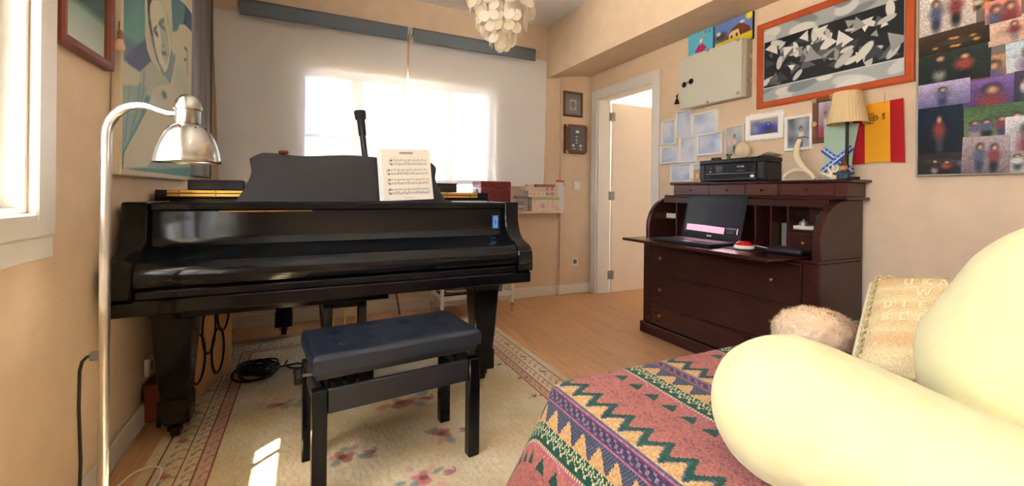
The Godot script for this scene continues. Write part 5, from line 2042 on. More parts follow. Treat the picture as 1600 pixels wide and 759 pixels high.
	tm.font_size = 32
	tm.pixel_size = 0.0005
	tm.depth = 0.0008
	inst("lettering", tm, mat(hexc(214, 214, 216), 0.3), cp, Transform3D(Basis(), Vector3(0.085, 0.099, 0.0905)))
	g = Geo.new()
	g.box(Vector3(0.06, 0.07, 0.0902), Vector3(0.11, 0.075, 0.091), 0.0)
	part("model_print", g, M.gray, cp)
	g = Geo.new()
	g.box(Vector3(-0.19, 0.054, 0.0785), Vector3(0.19, 0.059, 0.092), 0.001)
	part("silver_line", g, M.steel, pr)
	g = Geo.new()
	g.box(Vector3(-0.17, 0.026, 0.0783), Vector3(0.15, 0.053, 0.08), 0.0)
	part("paper_slot", g, M.rubber, pr)
	g = Geo.new()
	g.box(Vector3(-0.2, 0.01, 0.0785), Vector3(0.2, 0.025, 0.1), 0.004)
	part("paper_tray", g, K2, pr)
	for s in [-1.0, 1.0]:
		g = Geo.new()
		g.box(Vector3(s * 0.222 - 0.02, 0.02, 0.0785), Vector3(s * 0.222 + 0.02, 0.124, 0.088), 0.004)
		part("side_panel", g, K2, pr)
	g = Geo.new()
	g.xf = Transform3D(Basis(Vector3.RIGHT, PI / 2).scaled(Vector3(1.6, 1, 1)), Vector3(0.175, 0.034, 0.1005))
	g.cyl(Vector3(0, 0, 0), 0.009, 0.001, 16)
	part("sticker", g, M.white, pr)
	var top := 1.2965
	# on the printer
	g = Geo.new()
	g.grid(12, 8, func(u: float, v: float) -> Vector3: return Vector3(lerpf(-0.07, 0.085, v), 0.004 + 0.025 * maxf(0.0, u - 0.75) * 4.0 * (1.0 - 0.5 * v), lerpf(-0.16, 0.14, u)), 1.0)
	g.grid(12, 8, func(u: float, v: float) -> Vector3: return Vector3(lerpf(-0.07, 0.085, v), 0.0005 + 0.025 * maxf(0.0, u - 0.75) * 4.0 * (1.0 - 0.5 * v), lerpf(-0.16, 0.14, u)), -1.0)
	solo("curled_paper", g, M.paper, "white paper with a curled end lying on the printer", "paper", Vector3(2.66, top - 0.001, -1.88))
	var egg := Geo.new()
	var prof := []
	for k in 13:
		var a := PI * k / 12.0
		prof.append(Vector2(0.048 * sin(a) * (1.0 - 0.12 * cos(a - PI)), 0.055 - 0.055 * cos(a)))
	prof[0].x = 0.0
	prof[12].x = 0.0
	egg.lathe(prof, 24)
	solo("egg", egg, mat(hexc(226, 204, 172), 0.5), "smooth cream stone egg standing on the printer", "egg", Vector3(2.645, top + 0.0045, -1.955))
	var pt := thing("tiny_plant", "tiny green plant sprig beside the egg on the printer", "plant", Vector3(2.62, top, -2.04))
	g = Geo.new()
	g.lathe([Vector2(0, 0), Vector2(0.011, 0), Vector2(0.014, 0.014), Vector2(0, 0.014)], 12)
	part("pot", g, mat(hexc(90, 60, 40), 0.7), pt)
	for k in 9:
		g = Geo.new()
		var a := TAU * k / 9.0
		g.xf = Transform3D(Basis(Vector3.UP, a) * Basis(Vector3(0, 0, 1), 0.6), Vector3(cos(a) * 0.01, 0.024 + 0.004 * (k % 3), -sin(a) * 0.01))
		g.ball(Vector3.ZERO, Vector3(0.014, 0.005, 0.008), 8, 5)
		part("leaf", g, mat(hexc(66, 130, 54), 0.6), pt)
	g = Geo.new()
	g.box(Vector3(-0.02, 0, -0.03), Vector3(0.02, 0.018, 0.03), 0.005)
	solo("black_gadget", g, M.rubber, "small black gadget at the printer's left end", "gadget", Vector3(2.62, top, -2.14))
	g = Geo.new()
	g.box(Vector3(-0.018, 0, -0.03), Vector3(0.018, 0.008, 0.03), 0.002)
	solo("pink_tin", g, mat(hexc(222, 180, 170), 0.6), "flat pink tin on the printer's left corner", "tin", Vector3(2.62, top, -2.205))
	# little gilt frame left of the printer
	var gp := Pic.new(32, 64, hexc(214, 150, 110))
	gp.ell(16, 30, 8, 14, hexc(236, 206, 170), 0.5)
	framed("framed_photo", "small upright gilt frame standing at the printer's left end", Vector3(2.6, 1.19, -2.285), deg_to_rad(-75.0), 0.055, 0.097, 0.008, 0.012, mat(hexc(206, 180, 128), 0.4), print_mat(gp.tex(), 0.5))
	# cream curled ornament
	var cr := thing("curled_ornament", "cream bent-wood ornament of looping bands on the desk's right part", "ornament", Vector3(2.62, 1.1405, -1.53), deg_to_rad(-80.0))
	var band := func(pth: Array, wd: float, th: float) -> Geo:
		var q := Geo.new()
		q.grid(pth.size() - 1, 4, func(u: float, v: float) -> Vector3:
			var f := u * (pth.size() - 1)
			var i := mini(int(f), pth.size() - 2)
			var pq: Vector3 = pth[i].lerp(pth[i + 1], f - i)
			var a := v * PI * 2.0
			return pq + Vector3(0, sin(a) * th * 0.5, cos(a) * wd * 0.5), 1.0)
		return q
	var up := []
	for k in 15:
		var f := k / 14.0
		up.append(Vector3(0.045 - 0.11 * sin(f * PI * 0.62) - 0.0 * f, 0.008 + 0.235 * f, 0.0) if f < 0.5 else Vector3(0.045 - 0.11 * sin(f * PI * 0.62) + 0.05 * (f - 0.5), 0.008 + 0.235 * f, 0.0))
	var g2 := Geo.new()
	var rads := []
	for k in 15:
		rads.append(0.019 - 0.006 * absf(k - 7) / 7.0)
	g2.tube(up, rads, 12)
	part("upright_band", g2, M.cream, cr)
	var arch := []
	for k in 15:
		var a := PI * k / 14.0
		arch.append(Vector3(-0.035 + 0.075 * -cos(a), 0.012 + 0.05 * sin(a), 0.012))
	g2 = Geo.new()
	g2.tube(arch, 0.0115, 10)
	part("base_loop", g2, M.cream, cr)
	var hook := []
	for k in 10:
		var a := PI * k / 9.0
		hook.append(Vector3(-0.02 - 0.03 * cos(a), 0.243 + 0.012 * sin(a), 0.0))
	g2 = Geo.new()
	g2.tube(hook, 0.0035, 8)
	part("dark_hook", g2, mat(hexc(90, 84, 74), 0.5), cr)
	# pale green card with blue ribbon cross
	var cd := thing("gift_card", "pale green card with a blue and white ribbon tied in a cross", "card", Vector3(2.7, 1.1405, -1.4), deg_to_rad(-88.0))
	var lean := Basis(Vector3.RIGHT, deg_to_rad(-2.0))
	g = Geo.new()
	g.xf = Transform3D(lean, Vector3.ZERO)
	g.prism(PackedVector2Array([Vector2(-0.075, 0.0), Vector2(0.055, 0.0), Vector2(0.065, 0.15), Vector2(0.09, 0.31), Vector2(-0.085, 0.325)]), -0.003, 0.0, 0.0008)
	part("card", g, mat(hexc(176, 204, 184), 0.7), cd)
	var rp := Pic.new(128, 24, hexc(52, 84, 176))
	rp.rect(0, 9, 128, 15, hexc(214, 222, 240))
	for k in 8:
		rp.rect(k * 16, 3, k * 16 + 9, 7, hexc(190, 204, 236))
	var rm := print_mat(rp.tex(), 0.4)
	for s in [-1.0, 1.0]:
		g = sheet(0.2, 0.032, 0.004 + 0.0012 * s)
		var o := part("ribbon", g, rm, cd)
		o.transform = Transform3D(lean * Basis(Vector3(0, 0, 1), s * 0.72), lean * Vector3(-0.01, 0.115, 0.001))
	# cream hand-shaped ornament
	var hg := Geo.new()
	var fing := [[Vector3(-0.02, 0.02, 0), Vector3(-0.047, 0.035, 0), 0.0075], [Vector3(-0.012, 0.035, 0), Vector3(-0.026, 0.066, 0), 0.0065], [Vector3(0.0, 0.038, 0), Vector3(-0.002, 0.076, 0), 0.0065], [Vector3(0.011, 0.037, 0), Vector3(0.02, 0.07, 0), 0.0065], [Vector3(0.02, 0.03, 0), Vector3(0.041, 0.052, 0), 0.006]]
	hg.sdf(func(q: Vector3) -> float:
		var d := Vector3(q.x / 1.0, q.y - 0.022, q.z * 2.0).length() - 0.024
		for f in fing:
			var ab: Vector3 = f[1] - f[0]
			var h: float = clampf((q - f[0]).dot(ab) / ab.length_squared(), 0.0, 1.0)
			var e: float = (q - f[0] - ab * h).length() - f[2]
			var k := clampf(0.5 + 0.5 * (e - d) / 0.006, 0.0, 1.0)
			d = lerpf(e, d, k) - 0.006 * k * (1.0 - k)
		return d, Vector3(-0.062, -0.006, -0.02), Vector3(0.056, 0.09, 0.02), 0.003)
	solo("hand_ornament", hg, mat(hexc(240, 228, 190), 0.5), "small cream open-hand ornament standing before the pale green card", "ornament", Vector3(2.6, 1.1415, -1.375), deg_to_rad(-65.0))
	# gnome figurine
	var gn := thing("gnome_figurine", "small gnome figurine in blue with pointed brown cap by the lamp", "figurine", Vector3(2.585, 1.1405, -1.318), deg_to_rad(-70.0))
	g = Geo.new()
	g.lathe([Vector2(0, 0), Vector2(0.026, 0), Vector2(0.03, 0.012), Vector2(0.026, 0.034), Vector2(0.016, 0.046), Vector2(0, 0.048)], 16)
	part("body", g, mat(hexc(58, 74, 92), 0.7), gn)
	g = Geo.new()
	g.ball(Vector3(0, 0.062, 0), Vector3(0.019, 0.02, 0.018), 14, 9)
	part("head", g, mat(hexc(198, 150, 96), 0.6), gn)
	g = Geo.new()
	g.ball(Vector3(0, 0.056, 0.015), Vector3(0.007, 0.006, 0.006), 8, 6)
	part("nose", g, mat(hexc(226, 190, 140), 0.6), gn)
	g = Geo.new()
	g.lathe([Vector2(0.018, 0.072), Vector2(0.014, 0.084), Vector2(0.007, 0.102), Vector2(0.002, 0.12), Vector2(0, 0.122)], 14)
	part("cap", g, mat(hexc(112, 58, 40), 0.7), gn)
	for s in [-1.0, 1.0]:
		g = Geo.new()
		g.tube([Vector3(s * 0.018, 0.04, 0), Vector3(s * 0.034, 0.028, 0.008), Vector3(s * 0.044, 0.034, 0.012)], [0.008, 0.007, 0.006], 8)
		part("arm", g, mat(hexc(58, 74, 92), 0.7), gn)
	# little black tray at the end
	g = Geo.new()
	g.box(Vector3(-0.03, 0, -0.04), Vector3(0.03, 0.004, 0.022), 0.001)
	g.box(Vector3(-0.03, 0.004, -0.04), Vector3(-0.027, 0.014, 0.022), 0.001)
	g.box(Vector3(0.027, 0.004, -0.04), Vector3(0.03, 0.014, 0.022), 0.001)
	solo("pen_tray", g, M.rubber, "little black tray at the right end of the desk top", "tray", Vector3(2.6, 1.1405, -1.285))
	# table lamp
	var tl := thing("table_lamp", "table lamp with cream pleated shade and dark stem on the desk", "lamp", Vector3(2.652, 1.1405, -1.337))
	g = Geo.new()
	g.lathe([Vector2(0, 0), Vector2(0.045, 0), Vector2(0.046, 0.006), Vector2(0.03, 0.014), Vector2(0.012, 0.02), Vector2(0, 0.02)], 24)
	part("base", g, M.dark_wood, tl)
	g = Geo.new()
	g.lathe([Vector2(0.009, 0.018), Vector2(0.0085, 0.14), Vector2(0.011, 0.15), Vector2(0.008, 0.16), Vector2(0.0075, 0.36), Vector2(0, 0.361)], 14)
	part("stem", g, M.dark_wood, tl)
	var shade := mat(hexc(236, 210, 160), 0.8)
	shade.backlight_enabled = true
	shade.backlight = Color(0.5, 0.42, 0.3)
	g = Geo.new()
	for side in [0.0, -0.0025]:
		g.grid(144, 6, func(u: float, v: float) -> Vector3:
			var a := u * TAU
			var r: float = lerpf(0.092, 0.062, v) + 0.0013 * cos(a * 36.0) + side
			return Vector3(cos(a) * r, 0.305 + 0.172 * v, sin(a) * r), 1.0 if side == 0.0 else -1.0)
	part("pleated_shade", g, shade, tl)
	g = Geo.new()
	for k in 3:
		var a := TAU * k / 3.0
		g.tube([Vector3(0, 0.36, 0), Vector3(cos(a) * 0.085, 0.4, sin(a) * 0.085)], 0.0015, 6)
	part("shade_holder", g, M.steel, tl)

func photo(sd: int, pal: Array, figure := true) -> StandardMaterial3D:
	var p := Pic.new(64, 64, pal[0])
	p.grad(0, 0, 64, 64, pal[0], pal[1])
	var r := RandomNumberGenerator.new()
	r.seed = sd
	for k in 6:
		p.ell(r.randf() * 64, r.randf() * 64, r.randf_range(6, 20), r.randf_range(6, 20), pal[r.randi() % pal.size()], 0.8, r.randf() * 3, 0.6)
	if figure:
		p.person(22 + r.randf() * 20, 62, 44, hexc(214, 176, 150), pal[pal.size() - 1], pal[pal.size() - 2], hexc(70, 50, 40))
	return print_mat(p.tex(), 0.06)

func right_wall_things() -> void:
	var g: Geo
	var th := -PI / 2
	# joined white photo frames
	var mf := thing("photo_frame_cluster", "cluster of eight joined white photo frames on the wall left of the printer", "picture frame", Vector3(RW, 1.45, -2.48), th)
	var rc := [[-2.784, 1.675, -2.625, 1.462], [-2.622, 1.73, -2.463, 1.512], [-2.459, 1.685, -2.225, 1.503], [-2.408, 1.52, -2.183, 1.35], [-2.586, 1.521, -2.417, 1.306], [-2.796, 1.458, -2.596, 1.31], [-2.675, 1.302, -2.462, 1.152], [-2.46, 1.3, -2.33, 1.18]]
	var pal := [[hexc(206, 216, 232), hexc(170, 186, 214), hexc(226, 230, 236), hexc(120, 140, 180)], [hexc(196, 206, 224), hexc(214, 220, 232), hexc(150, 166, 200)], [hexc(222, 226, 234), hexc(186, 200, 226), hexc(136, 150, 186)]]
	for i in rc.size():
		var r = rc[i]
		var w: float = r[2] - r[0]
		var h: float = r[1] - r[3]
		var c := Vector2((r[0] + r[2]) / 2 + 2.48, (r[1] + r[3]) / 2 - 1.45)
		var fr := part("frame", moulding(w, h, 0.015, 0.026, c), M.white_frame, mf)
		g = Geo.new()
		g.box(Vector3(c.x - w / 2 + 0.002, c.y - h / 2 + 0.002, 0), Vector3(c.x + w / 2 - 0.002, c.y + h / 2 - 0.002, 0.01), 0.0)
		part("backing", g, M.card, fr)
		part("photo", sheet(w - 0.028, h - 0.028, 0.0115, Vector2(0, 0), Vector2(1, 1), c), photo(60 + i, pal[i % 3], false), fr)
	# single frames
	framed("framed_photo", "plain pale framed wedding photo on the wall behind the egg", Vector3(RW, 1.443, -2.092), th, 0.152, 0.21, 0.014, 0.014, mat(hexc(224, 214, 196), 0.5), photo(71, [hexc(196, 200, 196), hexc(140, 150, 140), hexc(90, 80, 70), hexc(222, 190, 190)]))
	# carved wavy white frame
	var wf := framed("framed_photo", "white frame with wavy carved edge and a blue photo above the printer", Vector3(RW, 1.51, -1.872), th, 0.262, 0.172, 0.036, 0.02, M.white_frame, photo(72, [hexc(190, 180, 176), hexc(70, 90, 176), hexc(120, 84, 76), hexc(52, 76, 170)]))
	for s in [-1.0, 1.0]:
		for k in 9:
			g = Geo.new()
			g.ball(Vector3(-0.112 + 0.028 * k, s * 0.083, 0.01), Vector3(0.018, 0.009 + 0.003 * (k % 2), 0.009), 10, 6)
			part("carved_lobe", g, M.white_frame, wf)
	framed("framed_photo", "upright white frame with a grey-blue family photo left of the lamp", Vector3(RW, 1.44, -1.648), th, 0.166, 0.218, 0.018, 0.02, M.white_frame, photo(73, [hexc(120, 134, 150), hexc(190, 196, 200), hexc(70, 72, 76), hexc(226, 226, 222)]))
	var bf := framed("framed_photo", "brown frame with carved cream flowers partly behind the lamp shade", Vector3(RW, 1.5, -1.5), th, 0.13, 0.27, 0.03, 0.018, mat(hexc(116, 74, 50), 0.6), photo(74, [hexc(200, 190, 196), hexc(150, 120, 140), hexc(180, 60, 80), hexc(220, 214, 206)]))
	for q in [[-0.05, 0.118], [0.045, 0.125], [-0.05, -0.02]]:
		for k in 5:
			g = Geo.new()
			var a := TAU * k / 5.0
			g.ball(Vector3(q[0] + cos(a) * 0.009, q[1] + sin(a) * 0.009, 0.022), Vector3(0.008, 0.008, 0.006), 8, 6)
			part("carved_petal", g, mat(hexc(196, 160, 116), 0.6), bf)
	# metal wall cabinet
	var mb := thing("metal_cabinet", "flat greenish white metal wall cabinet with hinged front", "cabinet", Vector3(RW, 1.925, -2.24), th)
	var cm := mat(hexc(206, 204, 188), 0.45)
	var cs := mat(hexc(168, 158, 138), 0.5)
	g = Geo.new()
	g.box(Vector3(-0.275, -0.2, 0), Vector3(0.275, 0.195, 0.055), 0.004)
	part("body", g, cs, mb)
	g = Geo.new()
	g.box(Vector3(-0.28, -0.205, 0.0555), Vector3(0.28, 0.198, 0.082), 0.006)
	part("rim", g, mat(hexc(188, 180, 160), 0.5), mb)
	g = Geo.new()
	g.box(Vector3(-0.278, -0.202, 0.0822), Vector3(0.262, 0.196, 0.094), 0.004)
	var fd := part("front", g, cm, mb)
	for q in [[0.235, -0.175, 0.013], [-0.01, 0.19, 0.01], [0.235, 0.19, 0.01], [-0.01, -0.19, 0.01]]:
		g = Geo.new()
		g.xf = Transform3D(Basis(Vector3.RIGHT, PI / 2), Vector3(q[0], q[1], 0.094))
		g.lathe([Vector2(0, 0.004), Vector2(q[2] * 0.6, 0.004), Vector2(q[2] * 0.65, 0.006), Vector2(q[2], 0.005), Vector2(q[2], 0)], 16)
		part("latch", g, cs, fd)
	for y in [-0.09, 0.075]:
		g = Geo.new()
		g.box(Vector3(0.2755, y - 0.012, 0.012), Vector3(0.283, y + 0.012, 0.035), 0.003)
		part("hinge", g, cm, mb)
	# sunglasses stuck on the front
	var sg := thing("sunglasses", "pair of small black sunglasses hung on the metal cabinet front", "sunglasses", Vector3(RW - 0.0945, 1.915, -2.435), th)
	for s in [-1.0, 1.0]:
		g = Geo.new()
		g.xf = Transform3D(Basis(Vector3.RIGHT, PI / 2), Vector3(s * 0.033, s * 0.006, 0.0))
		g.lathe([Vector2(0, 0), Vector2(0.021, 0), Vector2(0.022, 0.004), Vector2(0.018, 0.008), Vector2(0, 0.009)], 18)
		part("lens", g, mat(hexc(14, 14, 15), 0.15), sg)
		g = Geo.new()
		g.tube([Vector3(s * 0.03, s * 0.006 + 0.02, 0.004), Vector3(s * 0.032, s * 0.006 + 0.042, 0.006)], 0.008, 8)
		part("pad", g, mat(hexc(236, 228, 206), 0.6), sg)
	g = Geo.new()
	g.tube([Vector3(-0.014, -0.002, 0.004), Vector3(0, 0.004, 0.006), Vector3(0.014, 0.004, 0.004)], 0.003, 8)
	part("bridge", g, mat(hexc(14, 14, 15), 0.2), sg)
	# paintings on the cabinet
	var p := Pic.new(128, 112, hexc(96, 190, 216))
	p.speckle(0.03, 4, 2)
	p.poly([Vector2(56, 60), Vector2(76, 58), Vector2(98, 80), Vector2(86, 92), Vector2(60, 96), Vector2(34, 88)], hexc(206, 36, 110))
	p.line([Vector2(64, 60), Vector2(70, 38), Vector2(90, 14)], 6.0, hexc(226, 170, 130))
	p.ell(68, 42, 8, 10, hexc(236, 222, 206), 0.2)
	p.ell(66, 30, 5, 6, hexc(214, 150, 110), 0.2)
	p.line([Vector2(62, 94), Vector2(60, 110)], 5.0, hexc(206, 150, 130))
	p.line([Vector2(90, 14), Vector2(92, 6)], 4.0, hexc(60, 60, 90))
	p.ell(112, 12, 5, 5, hexc(46, 120, 150), 0.3)
	var c1 := thing("dancer_painting", "small turquoise canvas of a dancer in a pink skirt atop the cabinet", "painting", Vector3(RW - 0.002, 2.1205, -2.383), th)
	g = Geo.new()
	g.box(Vector3(-0.115, 0, 0.0), Vector3(0.115, 0.19, 0.022), 0.002)
	part("canvas", g, mat(hexc(60, 140, 168), 0.7), c1)
	part("print", sheet(0.228, 0.188, 0.0224, Vector2(0, 0), Vector2(1, 1), Vector2(0, 0.095)), print_mat(p.tex(), 0.6), c1)
	p = Pic.new(160, 110, hexc(104, 132, 196))
	p.ell(148, 10, 16, 16, hexc(236, 214, 60), 0.3)
	p.poly([Vector2(44, 80), Vector2(80, 40), Vector2(112, 24), Vector2(150, 56), Vector2(156, 84)], hexc(116, 64, 48))
	p.ell(26, 60, 26, 20, hexc(86, 70, 50), 0.4)
	p.ell(16, 44, 10, 8, hexc(230, 230, 236), 0.5)
	p.ell(118, 26, 10, 6, hexc(226, 222, 226), 0.5)
	p.poly([Vector2(62, 62), Vector2(76, 52), Vector2(104, 50), Vector2(112, 84), Vector2(64, 88)], hexc(226, 196, 140))
	p.ell(74, 76, 5, 8, hexc(90, 60, 40), 0.2)
	p.ell(96, 72, 5, 8, hexc(90, 60, 40), 0.2)
	p.poly([Vector2(0, 84), Vector2(60, 82), Vector2(160, 76), Vector2(160, 110), Vector2(0, 110)], hexc(214, 196, 40))
	for k in 20:
		p.ell(rng.randf() * 160, 92 + rng.randf() * 16, 3, 1.5, hexc(120, 130, 40), 0.4)
	var c2 := thing("house_painting", "bright canvas of a country house in a yellow field atop the cabinet", "painting", Vector3(RW - 0.002, 2.1205, -2.1), th)
	g = Geo.new()
	g.box(Vector3(-0.15, 0, 0.0), Vector3(0.15, 0.188, 0.022), 0.002)
	part("canvas", g, mat(hexc(44, 38, 36), 0.7), c2)
	part("print", sheet(0.298, 0.186, 0.0224, Vector2(0, 0), Vector2(1, 1), Vector2(0, 0.094)), print_mat(p.tex(), 0.6), c2)
	# bell on the wall
	var be := thing("hanging_bell", "tiny dark hand bell hanging on the wall beside the door", "bell", Vector3(RW - 0.025, 1.83, -2.61))
	g = Geo.new()
	g.lathe([Vector2(0.022, -0.035), Vector2(0.019, -0.03), Vector2(0.013, -0.012), Vector2(0.01, 0.0), Vector2(0, 0.004)], 18)
	part("skirt", g, mat(hexc(60, 56, 50), 0.3, 0.8), be)
	g = Geo.new()
	g.lathe([Vector2(0.005, 0.0), Vector2(0.005, 0.02), Vector2(0.009, 0.026), Vector2(0.004, 0.036), Vector2(0, 0.037)], 12)
	part("handle", g, M.rubber, be)
	g = Geo.new()
	g.tube([Vector3(0, 0.035, 0), Vector3(0.02, 0.05, 0)], 0.002, 6)
	part("nail", g, M.steel, be)
	# large framed abstract print: a generic stand-in in black, white and grey
	p = Pic.new(400, 280, hexc(168, 176, 176))
	var r2 := RandomNumberGenerator.new()
	r2.seed = 19
	for k in 16:
		var x := r2.randf() * 400
		var y := r2.randf() * 50 + (0.0 if k % 2 else 228.0)
		p.ell(x, y, r2.randf_range(14, 60), r2.randf_range(8, 24), [hexc(206, 210, 206), hexc(132, 142, 146), hexc(220, 220, 212)][k % 3], 0.1, r2.randf_range(-0.5, 0.5))
	p.rect(4, 52, 396, 226, hexc(38, 40, 44))
	var gry := [hexc(214, 214, 206), hexc(150, 152, 152), hexc(96, 98, 102), hexc(190, 192, 188), hexc(66, 68, 74), hexc(226, 226, 218)]
	for k in 70:
		var x := 20 + fmod(k * 0.618034, 1.0) * 360
		var y := 66 + r2.randf() * 146
		var s := r2.randf_range(10, 34)
		var a := r2.randf() * TAU
		if k % 3 == 0:
			p.ell(x, y, s, s * 0.4, gry[k % 6], 0.08, a)
		else:
			p.poly([Vector2(x + cos(a) * s, clampf(y + sin(a) * s, 54, 225)), Vector2(x + cos(a + 2.2) * s, clampf(y + sin(a + 2.2) * s, 54, 225)), Vector2(x + cos(a + 3.9) * s * 1.2, clampf(y + sin(a + 3.9) * s * 1.2, 54, 225))], gry[k % 6])
	p.rect(0, 226, 400, 230, hexc(206, 208, 204))
	framed("abstract_print", "large abstract black white and grey print in a wide orange wooden frame", Vector3(RW, 1.912, -1.502), th, 0.835, 0.562, 0.04, 0.025, M.orange_frame, print_mat(p.tex(), 0.35))
	collage()
	# hanging cloth flag
	p = Pic.new(128, 176, hexc(232, 164, 34))
	p.rect(0, 0, 32, 176, hexc(176, 26, 36))
	p.rect(96, 0, 128, 176, hexc(176, 26, 36))
	p.ell(54, 44, 12, 9, hexc(120, 84, 30), 0.2)
	p.ell(54, 44, 9, 6, hexc(196, 150, 60), 0.2)
	p.line([Vector2(49, 44), Vector2(59, 44)], 2.0, hexc(90, 60, 26))
	p.line([Vector2(54, 39), Vector2(54, 49)], 2.0, hexc(90, 60, 26))
	for s in [-1.0, 1.0]:
		p.line([Vector2(36, 44), Vector2(38, 44 + s * 8), Vector2(45, 44 + s * 14), Vector2(54, 44 + s * 15)], 2.4, hexc(96, 64, 26))
	var fl := thing("cloth_flag", "small red and yellow striped cloth flag with dark emblem hanging on the wall", "flag", Vector3(RW - 0.012, 1.23, -1.235), th)
	g = Geo.new()
	var shape := func(u: float, v: float) -> Vector3:
		return Vector3(lerpf(-0.112, 0.112, u) * (1.0 + 0.04 * v) - 0.004 * (1 - v), lerpf(0.318 - 0.03 * maxf(0.0, 0.35 - u) * 2.8 + 0.006 * u, 0.0, v) - 0.004 * cos(u * 6.0) * v, 0.003 + 0.004 * sin(u * 9.0 + v * 2.0) * v)
	g.grid(30, 24, shape, -1.0)
	part("cloth", g, print_mat(p.tex(), 0.85), fl)
	var tm := TextMesh.new()
	tm.text = "GAR"
	var fnt := SystemFont.new()
	fnt.font_names = PackedStringArray(["Droid Sans"])
	fnt.font_weight = 700
	tm.font = fnt
	tm.font_size = 32
	tm.pixel_size = 0.00055
	tm.depth = 0.0006
	inst("lettering", tm, mat(hexc(90, 60, 26), 0.8), fl, Transform3D(Basis(Vector3(0, 0, 1), PI / 2), Vector3(0.027, 0.243, 0.0075)))
	g = Geo.new()
	g.tube([Vector3(0.03, 0.312, 0.004), Vector3(0.028, 0.37, 0.0)], 0.0012, 6)
	part("thread", g, M.steel, fl)

